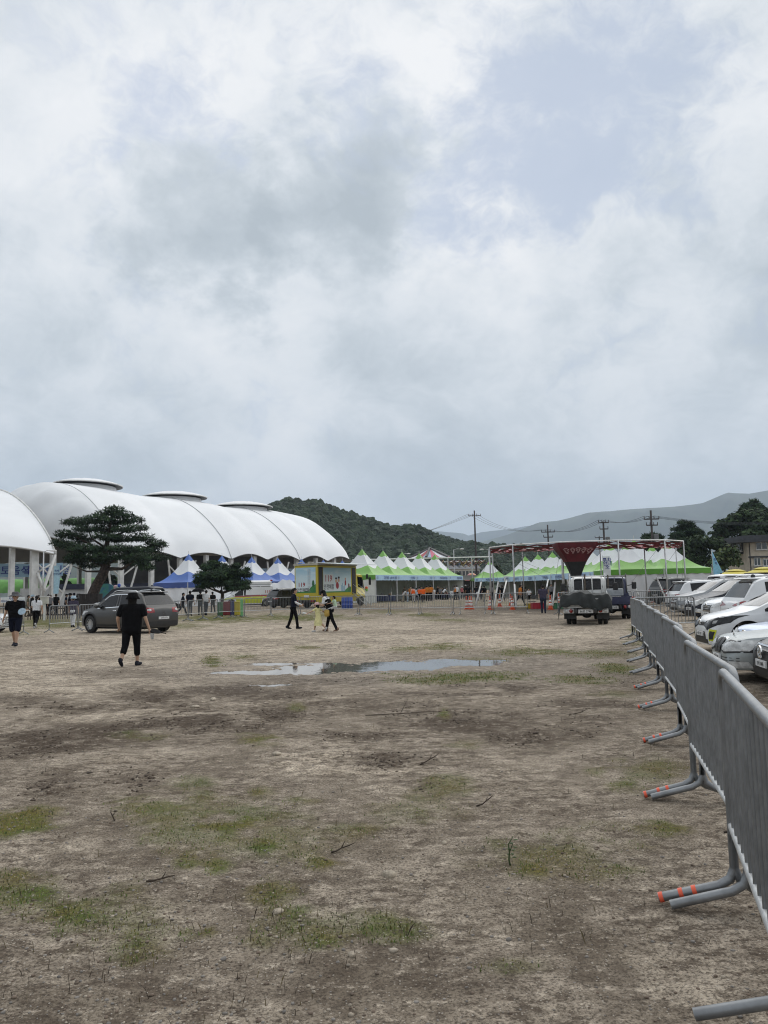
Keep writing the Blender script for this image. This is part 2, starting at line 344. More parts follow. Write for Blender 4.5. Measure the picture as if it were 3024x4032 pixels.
me.update(); me.validate()
for nm, arr in (('moss', moss), ('mud', mud), ('dry', dry), ('wet', np.maximum(wet*.7, sstep(.0, .3, pud)))):
    a = me.attributes.new(nm, 'FLOAT', 'POINT'); a.data.foreach_set('value', arr.astype(np.float32))
gm = bpy.data.materials.new('trampled_sand'); gm.use_nodes = True; t = gm.node_tree; b = t.nodes['Principled BSDF']
def attr(nm):
    n = t.nodes.new('ShaderNodeAttribute'); n.attribute_name = nm; return n.outputs['Fac']
g = t.nodes.new('ShaderNodeNewGeometry').outputs['Position']
nbig = noise(t, g, .22, 5, .6); nmid = noise(t, g, 1.7, 7, .65); nfin = noise(t, g, 21, 7, .7); ngr = noise(t, g, 70, 5, .75); nlum = noise(t, g, 6, 6, .7)
vo = t.nodes.new('ShaderNodeTexVoronoi'); vo.inputs['Scale'].default_value = 90; t.links.new(g, vo.inputs['Vector'])
sand = mixc(t, ramp(t, nmid, [(.32, 0.0), (.68, 1.0)]), (.205, .170, .130), (.39, .332, .265))
pale = mixc(t, ramp(t, nmid, [(.3, 0.0), (.7, 1.0)]), (.56, .475, .37), (.74, .64, .51))
S = lambda a, k, b_=0.0: mth('MULTIPLY_ADD', a, k, b_, t=t)
dr = mth('ADD', attr('dry'), S(mth('SUBTRACT', nbig, .5, t=t), 1.1), clamp=True, t=t)
c = mixc(t, dr, sand, pale)
c = mixc(t, mth('MULTIPLY', ramp(t, nlum, [(.47, 0.0), (.66, 1.0)]), .5, t=t), c, (.12, .097, .076))
md = mth('MULTIPLY', attr('mud'), ramp(t, mth('ADD', nlum, mth('MULTIPLY', mth('SUBTRACT', nfin, .5, t=t), .7, t=t), t=t), [(.24, .35), (.52, 1.0)]), t=t)
c = mixc(t, md, c, mixc(t, nfin, (.036, .026, .018), (.095, .07, .051)))
c = mixc(t, mth('MULTIPLY', attr('wet'), .55, t=t), c, (.135, .105, .077))
stk = noise(t, vmath('MULTIPLY', g, (.55, 1.9, 1), t=t), 1.5, 8, .68)
c = mixc(t, mth('MULTIPLY', ramp(t, stk, [(.50, 0.0), (.64, 1.0)]), .6, t=t), c, (.135, .108, .083))
spk = noise(t, vmath('MULTIPLY', g, (.8, 1.3, 1), t=t), 9, 8, .78); clus = noise(t, g, .9, 5, .65)
c = mixc(t, mth('MULTIPLY', mth('MULTIPLY', ramp(t, spk, [(.485, 0.0), (.575, 1.0)]), ramp(t, clus, [(.36, .2), (.58, 1.0)]), t=t), .85, t=t), c, (.092, .071, .054))
c = mixc(t, mth('MULTIPLY', ramp(t, spk, [(.36, 1.0), (.45, 0.0)]), .5, t=t), c, (.68, .59, .48))
ms = mth('MULTIPLY', attr('moss'), ramp(t, mth('ADD', nfin, mth('MULTIPLY', mth('SUBTRACT', ngr, .5, t=t), .9, t=t), t=t), [(.26, .1), (.50, 1.0)]), t=t)
ms = mth('MULTIPLY', ms, 1.15, clamp=True, t=t)
c = mixc(t, ms, c, mixc(t, ramp(t, nmid, [(.35, 0.0), (.65, 1.0)]), (.145, .125, .034), (.085, .115, .028)))
# grains: dark gaps and pale quartz
c = mixc(t, ramp(t, ngr, [(.38, .85), (.55, 0.0)], 'LINEAR'), c, (.05, .04, .032))
cs = t.nodes.new('ShaderNodeSeparateColor'); t.links.new(vo.outputs['Color'], cs.inputs[0])
c = mixc(t, mth('MULTIPLY', ramp(t, cs.outputs[0], [(.86, 0.0), (.97, .6)], 'LINEAR'), ramp(t, vo.outputs['Distance'], [(.2, 1.0), (.5, 0.0)]), t=t), c, (.5, .46, .4))
t.links.new(c, b.inputs['Base Color']); b.inputs['Specular IOR Level'].default_value = .06
t.links.new(mixc(t, attr('wet'), (.95, .95, .95), (.55, .55, .55)), b.inputs['Roughness'])
b1 = t.nodes.new('ShaderNodeBump'); b1.inputs['Strength'].default_value = .55; b1.inputs['Distance'].default_value = .02
t.links.new(mth('ADD', mth('ADD', nfin, mth('MULTIPLY', ngr, .35, t=t), t=t), mth('MULTIPLY', nlum, 1.2, t=t), t=t), b1.inputs['Height']); t.links.new(b1.outputs[0], b.inputs['Normal'])
me.materials.append(gm)
ground = bpy.data.objects.new('ground', me); COL.objects.link(ground); tag(ground, kind='structure')
GZ = Z.reshape(ny, nx)
def gz(x, y):
    i = min(max(int(np.searchsorted(gx, x))-1, 0), nx-2); j = min(max(int(np.searchsorted(gy, y))-1, 0), ny-2)
    return float(GZ[j:j+2, i:i+2].mean())
# standing rain water in the hollow
wm = mat('rain_water', (.10, .09, .075), rough=.03, vary=0, spec=1.0); wt = wm.node_tree
bn = wt.nodes.new('ShaderNodeBump'); wt.nodes['Principled BSDF'].inputs['IOR'].default_value = 2.6; bn.inputs['Strength'].default_value = .07; bn.inputs['Distance'].default_value = .01
wt.links.new(noise(wt, wt.nodes.new('ShaderNodeTexCoord').outputs['Object'], 6, 2), bn.inputs['Height']); wt.links.new(bn.outputs[0], wt.nodes['Principled BSDF'].inputs['Normal'])
q = MB(); A = [gp(760, 2760), gp(2050, 2680), gp(2050, 2560), gp(760, 2600)]
q.add([(p.x, p.y, -.0145) for p in A], [(0, 1, 2, 3)]).build('puddle', wm)
tag(bpy.data.objects['puddle'], kind='structure')

# ---------------------------------------------------------------- grass blades, gravel, stems
def scatter(n, x0, x1, y0, y1, fn):
    xs = RNG.uniform(x0, x1, n); u = RNG.random(n); ys = 1/(1/y0+(1/y1-1/y0)*u)
    xs = xs*ys; pr = fn(xs, ys); k = RNG.random(n) < pr
    return xs[k], ys[k]
def near_idx(xs, ys): return np.clip(np.searchsorted(gy, ys), 0, ny-1)*nx+np.clip(np.searchsorted(gx, xs), 0, nx-1)
def blades(name, xs, ys, h0, h1, wd, mats):
    idx = near_idx(xs, ys); zs = Z[idx]; n = len(xs)
    h = RNG.uniform(h0, h1, n); a = RNG.uniform(0, 2*PI, n); ln = RNG.uniform(.1, .75, n)*h; la = RNG.uniform(0, 2*PI, n); ww = wd*(1+ys*.05)
    dx, dy = np.cos(a)*ww, np.sin(a)*ww; ox, oy = np.cos(la)*ln, np.sin(la)*ln
    P = np.stack([np.stack([xs-dx, ys-dy, zs-.004], 1), np.stack([xs+dx, ys+dy, zs-.004], 1), np.stack([xs+dx*.6+ox*.4, ys+dy*.6+oy*.4, zs+h*.6], 1), np.stack([xs+ox, ys+oy, zs+h], 1), np.stack([xs-dx*.6+ox*.4, ys-dy*.6+oy*.4, zs+h*.6], 1)], 1).reshape(-1, 3)
    me = bpy.data.meshes.new(name); f = np.arange(n)[:, None]*5+np.arange(5)[None, :]
    me.from_pydata(P.tolist(), [], f.tolist())
    for m_ in mats: me.materials.append(m_)
    if len(mats) > 1: me.polygons.foreach_set('material_index', RNG.integers(0, len(mats), n).astype(np.int32))
    o = bpy.data.objects.new(name, me); COL.objects.link(o); return o
GR = [mat('grass_green', (.13, .20, .04), .7, vary=.3, scale=3), mat('grass_olive', (.22, .19, .055), .75, vary=.25, scale=3), mat('grass_deep', (.11, .14, .04), .7, vary=.25, scale=3), mat('grass_straw', (.16, .125, .06), .8, vary=.25, scale=3)]
mf_ = lambda xs, ys: moss[near_idx(xs, ys)]**1.3
xs, ys = scatter(130000, -.62, .62, 2.4, 12, mf_); g1 = blades('grass', xs, ys, .004, .017, .0028, GR[:3]); tag(g1, 'short green grass and moss in scattered patches', 'grass', kind='stuff')
xs, ys = scatter(120000, -.62, .62, 12, 48, mf_); g2 = blades('grass', xs, ys, .008, .03, .005, GR[:3]); tag(g2, 'low grass growing by the puddle and far fence', 'grass', kind='stuff')
xs, ys = scatter(6000, -.62, .62, 2.6, 26, lambda x, y: (.15+.8*mud[near_idx(x, y)]+.25*moss[near_idx(x, y)])*sstep(.45, .6, fbm(x, y, 3, 1.3))*(pud[near_idx(x, y)] < .3)); g3 = blades('dry_stems', xs, ys, .015, .07, .0018, GR[3:]+[mat('stem_dark', (.06, .045, .03), .9, vary=.2)]); tag(g3, 'sparse dry brown stems standing out of the mud', 'dry grass', kind='stuff')
def pebble(mb, c, r, seed):
    rr = random.Random(seed); bm = bmesh.new(); bmesh.ops.create_icosphere(bm, subdivisions=1 if r < .03 else 2, radius=1)
    sx, sy, sz = rr.uniform(.7, 1.3), rr.uniform(.7, 1.2), rr.uniform(.4, .75); ph = [rr.uniform(0, 6) for _ in range(3)]
    vs = [Vector((v.co.x*sx, v.co.y*sy, v.co.z*sz))*r*(1+.16*math.sin(3*v.co.x+ph[0])*math.cos(2.4*v.co.y+ph[1])+.08*math.sin(5*v.co.z+ph[2]))+Vector(c) for v in bm.verts]
    mb.add(vs, [tuple(v.index for v in f.verts) for f in bm.faces]); bm.free()
mb = MB(); xs, ys = scatter(9000, -.6, .6, 2.5, 11, lambda x, y: .25+.5*(fbm(x, y, 3, 1.1) > .5))
for i, (x, y) in enumerate(zip(xs, ys)):
    r = random.choice([.003, .004, .005, .007, .01]) if random.random() > .004 else random.uniform(.011, .018)
    mb.mi(random.randrange(3)); pebble(mb, (x, y, gz(x, y)+r*.2), r, i)
tag(mb.build('gravel', [mat('grit_pale', (.34, .29, .23), .85, vary=.2, scale=20), mat('grit_grey', (.22, .2, .18), .85, vary=.2, scale=20), mat('grit_brown', (.16, .12, .09), .9, vary=.2, scale=20)], smooth=True), 'loose grit and small pebbles over the near ground', 'gravel', kind='stuff')
mb = MB(); xs, ys = scatter(60000, -.62, .62, 5.5, 22, lambda x, y: .55*mud[near_idx(x, y)]**1.2*sstep(.38, .6, fbm(x, y, 4, 2.2))*(pud[near_idx(x, y)] < .2))
for i, (x, y) in enumerate(zip(xs, ys)):
    r = random.uniform(.006, .017)*(1 if random.random() > .05 else 1.6); mb.mi(random.randrange(2)); pebble(mb, (x, y, gz(x, y)+r*.1), min(r, .029), i+5000) if r < .03 else pebble(mb, (x, y, gz(x, y)), .0295, i+5000)
tag(mb.build('mud_clods', [mat('clod_dark', (.06, .043, .031), .95, vary=.3, scale=20), mat('clod_brown', (.105, .078, .057), .95, vary=.3, scale=20)]), 'dark clods of churned mud along the wheel tracks', 'mud', kind='stuff')
stn = mat('pale_quartz_stone', (.42, .36, .28), .8, vary=.2, scale=30, bump=.5, bscale=60)
for i, (px, py, r, lab) in enumerate([(1533, 3448, .034, 'white quartz stone lying on bare grit near the middle'), (1385, 3762, .022, 'small grey-white stone beside the dark moss patch'), (1095, 3590, .026, 'pale flat stone among thin grass left of the white quartz stone'), (1750, 3320, .025, 'smooth pale stone half sunk in the sand above the white quartz stone'), (1090, 2968, .042, 'flat pale stone lying at the edge of the moss left of centre'), (770, 2785, .05, 'flat rock slab half buried at the muddy track'), (840, 2758, .055, 'rounded rock at the muddy wheel track below the puddle')]):
    p = gp(px, py); mb = MB(); pebble(mb, (0, 0, 0), r, 900+i); o = mb.build('stone', stn, smooth=True); o.location = (p.x, p.y, gz(p.x, p.y)+r*.25); tag(o, lab, 'stone', 'loose stones on the field')
tw = mat('wet_twig', (.055, .04, .028), .9, vary=.2, scale=30)
for i, (px, py, l, an, up, lab) in enumerate([(1650, 3010, .22, .5, .09, 'dark forked twig sticking up from the mud above centre'), (1880, 3180, .13, .3, .07, 'short dark twig lying on bare sand right of centre'), (2010, 3400, .2, 1.4, .17, 'thin leafy stem standing upright in the grass at right'), (2260, 2815, .2, .1, .06, 'dark brown twig tuft near the barrier feet'), (452, 3235, .1, 1.2, .09, 'small dark stub standing alone on pale sand at left'), (2850, 3275, .28, .2, .02, 'dark twig lying by the nearest barrier leg'), (1300, 3360, .2, .7, .03, 'straight pale twig lying left of the white quartz stone'), (580, 3480, .16, .2, .02, 'broken flat twig lying on grit at lower left'), (1440, 2815, .9, .05, .03, 'long thin stick lying below the puddle')]):
    p = gp(px, py); rr = random.Random(i); mb = MB(); z0 = gz(p.x, p.y)
    pts = [Vector((math.cos(an)*l*k/4+rr.uniform(-.01, .01), math.sin(an)*l*k/4*.6+rr.uniform(-.01, .01), .004+up*(k/4)**1.2)) for k in range(5)]
    if an > 1: pts = [Vector((rr.uniform(-.012, .012)*k, 0, up*k/4-.01)) for k in range(5)]
    mb.tube(pts, [.006, .005, .0045, .004, .002], 5); mb.tube([pts[2], pts[2]+Vector((.03, .02, .05))*l*4], [.004, .002], 5)
    if 'leafy' in lab:
        for k in range(9): a = k*2.4; q0 = pts[0].lerp(pts[4], .3+.07*k); mb.ell(q0+Vector((math.cos(a)*.018, math.sin(a)*.018, .004)), (.016, .008, .003), 6, rz=a)
    o = mb.build('twig', tw if 'leafy' not in lab else mat('weed_leaf', (.05, .085, .025), .7, vary=.2), smooth=True); o.location = (p.x, p.y, z0); tag(o, lab, 'twig', 'twigs and stems on the field')

# ---------------------------------------------------------------- hills, mountains, haze
def ridge(name, pts, D, depth, m, rough=.06, nseg=160, foot=.75):
    """a long hill whose crest runs through the points (pixel column, pixel row) at distance D"""
    pts = sorted(pts); xs_ = [p[0] for p in pts]; ysn = [p[1] for p in pts]; mb = MB()
    rows = [(-1.0, 0), (-.82, .2), (-.62, .42), (-.42, .64), (-.22, .85), (0, 1.0), (.25, .8), (.6, .4), (1.0, 0)]
    vs = []
    for i in range(nseg+1):
        px = lerp(xs_[0], xs_[-1], i/nseg); py = float(np.interp(px, xs_, ysn)); p = at(px, py, D)
        hh = max(p.z, 1.0)*(1+rough*(float(fbm(np.array([px*.02]), np.array([D*.01]), 4))-.5)*.25)
        for r_, k in rows:
            n = float(fbm(np.array([px*.012+r_*2.1]), np.array([r_*3.3+D*.003]), 5))-.5
            x = p.x*(D+r_*depth*foot)/D if r_ < 0 else p.x
            vs.append((x, D+r_*depth, -1 if k == 0 else hh*k*(1+n*(.5 if 0 < k < 1 else 0))))
    nr = len(rows); mb.add(vs, [(i*nr+j, (i+1)*nr+j, (i+1)*nr+j+1, i*nr+j+1) for i in range(nseg) for j in range(nr-1)])
    o = mb.build(name, m, smooth=True); tag(o, kind='structure'); return o
fm = mat('forest_floor', (.035, .05, .026), .95, vary=.3, scale=.05)
HILL = [(600, 2160), (880, 2070), (1048, 2004), (1082, 1987), (1130, 1974), (1178, 1975), (1251, 1983), (1299, 1999), (1352, 2016), (1400, 2028), (1477, 2060), (1549, 2086), (1603, 2084), (1675, 2098), (1748, 2123), (1820, 2141), (1875, 2155), (1921, 2153), (2010, 2160), (2153, 2170), (2225, 2184), (2400, 2215), (2700, 2270)]
HD = 400
hill = ridge('wooded_hill', [(a, b_+4) for a, b_ in HILL], HD, 120, fm)
MR = [(1700, 2200), (1800, 2160), (1900, 2133), (1990, 2109), (2074, 2076), (2124, 2057), (2189, 2051), (2244, 2040), (2316, 2019), (2370, 2015), (2500, 2004), (2577, 1999), (2653, 1996), (2765, 1981), (2812, 1961), (2866, 1940), (2949, 1945), (3024, 1932), (3200, 1900), (3500, 1960), (3900, 2050)]
ridge('mountain', MR, 4300, 800, mat('far_forest', (.04, .055, .032), .95, vary=.2, scale=.01))
ridge('mountain', [(1350, 2200), (1480, 2110), (1567, 2069), (1603, 2057), (1639, 2069), (1712, 2091), (1766, 2096), (1824, 2101), (1856, 2114), (1900, 2140), (2000, 2200)], 6500, 700, MATS['far_forest'])
ridge('mountain', [(-900, 2250), (-300, 2140), (100, 2160), (500, 2130), (900, 2180), (1300, 2230)], 1700, 400, MATS['far_forest'])
ridge('mountain', [(1500, 2200), (1800, 2120), (1900, 2095), (2000, 2085), (2080, 2070), (2300, 2100), (2600, 2180)], 7000, 500, MATS['far_forest'])
# tree crowns covering the near hill
bm = bmesh.new(); bmesh.ops.create_icosphere(bm, subdivisions=2, radius=1); IV = np.array([v.co[:] for v in bm.verts]); IF = np.array([[v.index for v in f.verts] for f in bm.faces]); bm.free()
bvh = BVHTree.FromObject(hill, bpy.context.evaluated_depsgraph_get())
V_, F_, n_ = [], [], 0
for k in range(17000):
    x = RNG.uniform(-150, 185); y = HD+RNG.uniform(-122, 18)
    hit = bvh.ray_cast(Vector((x, y, 500)), Vector((0, 0, -1)))
    if hit[0] is None or hit[0].z < 2: continue
    r = RNG.uniform(.9, 2.1)*(1.25 if RNG.random() < .15 else 1); sc = np.array([r, r, r*RNG.uniform(.8, 1.25)])
    jit = 1+.55*(RNG.random(len(IV))-.5)
    V_.append(IV*sc*jit[:, None]+np.array([x, y, hit[0].z+r*.25])); F_.append(IF+n_); n_ += len(IV)
V_ = np.concatenate(V_); F_ = np.concatenate(F_); me = bpy.data.meshes.new('hill_forest'); me.from_pydata(V_.tolist(), [], F_.tolist())
fo = bpy.data.objects.new('hill_forest', me); COL.objects.link(fo); me.materials.append(mat('hill_foliage', (.026, .042, .022), .95, vary=.4, scale=.12, col2=(.012, .022, .013))); tag(fo, 'dark green wood covering the rounded hill behind the arena', 'forest', kind='stuff')
hb = MB().box((0, 3600, 440), (11000, 8400, 890)); hz_ = hb.build('haze', bpy.data.materials.new('haze_air')); tag(hz_, kind='stuff')
hm = hz_.data.materials[0]; hm.use_nodes = True; ht = hm.node_tree; ht.nodes.clear(); ho = ht.nodes.new('ShaderNodeOutputMaterial'); hv = ht.nodes.new('ShaderNodeVolumePrincipled')
hv.inputs['Color'].default_value = (.70, .83, 1, 1); hv.inputs['Density'].default_value = .00014; hv.inputs['Anisotropy'].default_value = .0
ht.links.new(hv.outputs[0], ho.inputs['Volume'])
# ---------------------------------------------------------------- membrane arena
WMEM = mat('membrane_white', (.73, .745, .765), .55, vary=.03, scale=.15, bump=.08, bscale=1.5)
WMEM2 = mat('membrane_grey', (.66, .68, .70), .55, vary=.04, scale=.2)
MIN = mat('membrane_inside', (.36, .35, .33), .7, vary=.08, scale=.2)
STW = mat('white_steel', (.62, .62, .6), .45, vary=.08, scale=1.2)
STD = mat('dark_trim', (.09, .09, .09), .6, vary=.1)
AX = Vector((38.6, 50, 0)); AL = 63.2; AXN = AX.normalized(); NN = Vector((-AXN.y, AXN.x, 0)); E0 = Vector((-44.9, 100, 0))
HW, EAVE = 19.5, 6.9
SIL = [(-600, 1990), (-147, 1955), (60, 1922), (148, 1911), (224, 1905), (330, 1916), (456, 1939), (523, 1953), (620, 1960), (700, 1966), (783, 1980), (841, 1996), (900, 1998), (980, 2003), (1041, 2010), (1154, 2038), (1227, 2068), (1275, 2101), (1323, 2155), (1352, 2184), (1386, 2216)]
def ridge_z(s):
    p = E0+AX*s+NN*HW
    d = p-Vector((0, 0, 0)); px = 1512+3000*(p.x/p.y)
    for _ in range(3): py = float(np.interp(px, [q[0] for q in SIL], [q[1] for q in SIL])); q = at(px, py, p.y); px += (p.x-q.x)/p.y*3000
    return at(px, py, p.y).z
NODES = [0.0, .185, .509, .765, 1.0]
def roof_pt(s, t, sag=True):
    """t: 0 near eave, 1 ridge, 2 far eave"""
    tt = t if t <= 1 else 2-t
    base = E0+AX*s+NN*(HW*t)
    rz = ridge_z(min(s, .985)) if s < .985 else EAVE+.4
    # local phase between two ribs, each bay hung between the arches with one intermediate scallop pair
    k = max(i for i in range(4) if NODES[i] <= s+1e-6) if s < .999 else 3
    f = (s-NODES[k])/(NODES[k+1]-NODES[k]); f = min(max(f, 0), 1)
    half = abs(math.sin(PI*f*2))
    e = EAVE+.95*half*(1-tt)**1.2
    z = e+(rz-e)*math.sin(tt*PI/2)**.72
    bulge = -.30*math.sin(PI*f)*math.sin(PI*tt)+.42*half*math.exp(-((tt-.52)/.16)**2)
    off = NN*(-bulge*.6) if t <= 1 else NN*(bulge*.6)
    p = base+off; return (p.x, p.y, z+bulge*.8)
arena = empty('membrane_arena', (E0.x, E0.y, 0), 0, 'large white membrane arena with a ridge of three raised roof vents', 'arena')
def lp(p, o=None): o = o or arena; return Vector(p)-o.location
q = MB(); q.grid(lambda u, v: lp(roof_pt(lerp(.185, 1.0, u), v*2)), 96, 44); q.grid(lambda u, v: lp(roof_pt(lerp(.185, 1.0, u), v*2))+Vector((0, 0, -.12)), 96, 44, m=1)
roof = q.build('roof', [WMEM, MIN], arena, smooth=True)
# front visor: fans down from the first arch to a lower, forward arch
def visor(u, v):
    a = Vector(roof_pt(.185, v*2)); t = v*2; tt = t if t <= 1 else 2-t
    w_ = math.sin(PI*v)**.8; base = E0+AX*(.185-.15*u**.8*w_)+NN*(HW*lerp(t, 1+(t-1)*.86, u))
    zlow = EAVE+(12.0-EAVE)*math.sin(tt*PI/2)**.8
    z = lerp(a.z, zlow, u**2.2)
    rib = abs(math.sin(v*PI*8)); z += .55*(rib-.6)*math.sin(PI*min(u*1.2, 1))
    return lp((base.x, base.y, z+.05))
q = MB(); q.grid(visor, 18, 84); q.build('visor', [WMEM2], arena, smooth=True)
q = MB()
for s in (.185, .509, .765): q.tube([lp(roof_pt(s, k/20))+Vector((0, 0, .06))-NN*.06 for k in range(0, 41)], .06, 6)
q.tube([visor(1.0, k/40) for k in range(41)], .14, 6)
q.build('seam_arch', mat('seam_grey', (.56, .57, .58), .5, vary=.05), arena, smooth=True)
q = MB(); q.tube([lp(roof_pt(lerp(.185, 1, k/120), 0))+Vector((0, 0, -.05)) for k in range(121)], .07, 6); q.build('eave_cable', STD, arena)
for s0, s1, px0, py0, px1, py1 in ((.27, .46, 224, 1893, 464, 1925), (.52, .70, 580, 1946, 793, 1966), (.775, .93, 860, 1986, 1048, 2002)):
    c0 = E0+AX*s0+NN*(HW*1.0); c1 = E0+AX*s1+NN*(HW*1.0); A_ = at(px0, py0, c0.y-3); B_ = at(px1, py1, c1.y-3); c = (A_+B_)/2; half = (B_-A_)/2
    side = NN*5.2
    def disc(u, v, top):
        a = 2*PI*v; r = u; p = c+half*(math.cos(a)*r)+side*(math.sin(a)*r*1.0)+Vector((0, 0, 1.7))*(0)
        z = (1-r*r)*(.95 if top else .3)+.12*abs(math.sin(a*5))*r*(1-r)*2
        return lp(p+Vector((0, 0, z if top else z-.25)))
    q = MB(); q.grid(lambda u, v: disc(u, v, True), 8, 40); q.mi(1); q.grid(lambda u, v: disc(u, v, False), 6, 40)
    q.mi(2); q.tube([disc(1, k/40, True)+Vector((0, 0, -.1)) for k in range(41)], .11, 6, cap=False)
    vt = q.build('roof_vent', [WMEM, STD, STW], arena, smooth=True)
    q = MB()
    def neck(u, v):
        a = 2*PI*v; r = lerp(.86, 1.0, u**1.5); p = c+half*math.cos(a)*.84*lerp(.97, 1.02, u)+side*(math.sin(a)*lerp(.8, .98, u))+Vector((0, 0, -.35-u*3.4))
        return lp(p)
    q.grid(neck, 6, 40); q.build('neck', WMEM, vt, smooth=True)
# columns with Y braces along the near eave and the far eave
for side_, tt in ((0, 0), (1, 2)):
    for i in range(13):
        s = .03+i*.0815
        if s > .985: continue
        p = E0+AX*s+NN*(HW*tt+(.9 if tt == 0 else -.9)); o = lp(p); h = EAVE+.6
        q = MB(); q.box((o.x, o.y, h/2), (.62, .62, h), rz=R(52))
        if i % 2 == 0 and tt == 0:
            for sg in (-1, 1):
                q.tube([o+Vector((0, 0, 3.2)), o+AXN*(sg*1.5)+Vector((0, 0, 1.9)), o+AXN*(sg*.6)+Vector((0, 0, .1))], .15, 6)
                q.tube([o+AXN*(sg*1.5)+Vector((0, 0, 1.9)), o+AXN*(sg*2.6)-NN*.6+Vector((0, 0, EAVE-.3))], .16, 6)
                q.tube([o+Vector((0, 0, 4.0)), o+AXN*(sg*2.2)-NN*.3+Vector((0, 0, EAVE-1.2))], .11, 6)
        q.build('column', STW, arena)
# low walls, stand front and counters under the roof
q = MB()
for s0, s1, off, z0, z1 in ((-.02, .16, 3.2, 0, 2.6), (.16, .40, 4.0, 0, 2.0), (.40, 1.0, 3.0, 0, 2.3)):
    a = lp(E0+AX*s0+NN*off); b_ = lp(E0+AX*s1+NN*off); d = (b_-a); q.box(((a+b_)/2)+Vector((0, 0, (z0+z1)/2)), (d.length, .12, z1-z0), rz=math.atan2(d.y, d.x))
q.build('low_wall', mat('canvas_wall', (.52, .53, .53), .7, vary=.06, scale=.8), arena)
q = MB(); a = lp(E0+AX*.05+NN*2.9); b_ = lp(E0+AX*.34+NN*2.9); d = b_-a; q.box((a+b_)/2+Vector((0, 0, 2.75)), (d.length, .2, .75), rz=math.atan2(d.y, d.x)); q.build('sign_fascia', mat('navy_board', (.012, .016, .04), .5, vary=.1), arena)
q = MB(); a = lp(E0+AX*.36+NN*16); b_ = lp(E0+AX*1.0+NN*16); d = b_-a; q.box((a+b_)/2+Vector((0, 0, 4.2)), (d.length, .3, 8.2), rz=math.atan2(d.y, d.x)); q.build('rear_wall', mat('rear_wall_grey', (.16, .155, .15), .8, vary=.15, scale=.3), arena)
# posters hung inside between the columns
for s, w_ in ((.56, 1.6), (.60, 1.2), (.66, 1.6), (.71, 1.4), (.76, 1.6), (.80, 1.2), (.86, 1.6)):
    p = E0+AX*s+NN*2.5; o = empty('hanging_banner', p, math.atan2(AX.y, AX.x), None, 'banner', 'blue and white banners hung under the arena roof')
    tag(o, 'blue and white banner hung between arena columns behind the blue tents')
    q = MB(); q.box((0, 0, 4.2), (w_*2, .05, 2.6)); q.mi(1)
    for k in range(5): q.box((-.3*w_, -.03, 5.1-k*.42), (w_*.8, .012, .24))
    q.build('sheet', [mat('banner_pale', (.38, .5, .62), .6, vary=.08), mat('banner_navy', (.03, .06, .22), .6, vary=0)], o)
# the nearer wing of the same roof, cut by the left edge of the picture
wing = empty('membrane_wing', (-52, 92, 0), 0, 'white membrane roof wing cut by the left edge beside the arena', 'arena')
WS = [(-1400, 1890), (-500, 1880), (-110, 1893), (0, 1943), (51, 1977), (97, 2020), (139, 2076), (177, 2122), (203, 2160), (209, 2184)]
def wing_pt(u, v):
    tip = Vector((-43.3, 100, 0)); t = min(v, 1); back = NN*(HW*t); base = tip-AXN*(16*u)+back
    px = 1512+3000*base.x/base.y
    e = EAVE+.15+.9*abs(math.sin(PI*u*1.0))*(1-t)
    top = ridge_z(0)+.6
    z = e+(top-e)*math.sin(t*PI/2)**.75-.5*math.sin(PI*u)*math.sin(PI*t)
    return lp((base.x, base.y, z), wing)
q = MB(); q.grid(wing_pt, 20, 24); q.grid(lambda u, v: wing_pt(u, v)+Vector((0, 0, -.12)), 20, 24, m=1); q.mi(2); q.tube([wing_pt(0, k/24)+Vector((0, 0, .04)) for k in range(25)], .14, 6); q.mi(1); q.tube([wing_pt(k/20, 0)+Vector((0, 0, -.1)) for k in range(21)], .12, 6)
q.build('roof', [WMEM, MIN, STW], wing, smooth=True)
for px, Yd in ((42, 97), (131, 99)):
    p = pin(px, Yd); o = lp(p, wing); q = MB(); q.box((o.x, o.y, 3.9), (.55 if px < 100 else .95, .6, 7.8), rz=R(52)); q.build('column', STW, wing)
p = pin(131, 99); o = lp(p, wing); tip = lp(Vector((-43.3, 100, EAVE)), wing); m_ = o+Vector((1.35, 0, 3.0)); q = MB()
q.tube([o+Vector((.4, 0, 4.6)), m_+Vector((.1, 0, -.9))], .17, 6); q.tube([tip, m_+Vector((-.2, 0, -1.0)), o+Vector((.9, 0, 0))], [.2, .22, .22], 6); q.tube([o+Vector((.4, 0, 4.6)), tip.lerp(m_, .3)], .13, 6); q.build('brace', STW, wing, smooth=True)
# long banner with lettering
def banner_text(name, A_, B_, zt, zb, txt, mats, lab, size, col=1, extra=()):
    c = (A_+B_)/2; d = B_-A_; o = empty(name, (c.x, c.y, 0), math.atan2(d.y, d.x), lab, 'banner')
    q = MB(); L_ = d.length
    q.grid(lambda u, v: ((u-.5)*L_, .05*math.sin(u*17)+.04, lerp(zb, zt, v)-.12*math.sin(PI*u)), 24, 3)
    for tx, fx, sz in txt: q.text(tx, ((fx-.5)*L_, -.03, (zt+zb)/2-.08), (1, 0, 0), (0, 0, 1), sz, col)
    q.build('sheet', mats, o); return o
BLT = mat('banner_blue_grey', (.27, .42, .53), .6, vary=.06, scale=.5); NVY = mat('letter_navy', (.02, .035, .2), .6, vary=0)
banner_text('food_banner', at(-60, 2300, 102)*1, at(247, 2300, 106)*1, 6.1, 4.3, [('향토음식점', .375, 1.32), ('·', .60, 1.3), ('조개음식점', .80, 1.32)], [BLT, NVY], 'long blue banner with large navy Korean lettering under the membrane roof', 1)
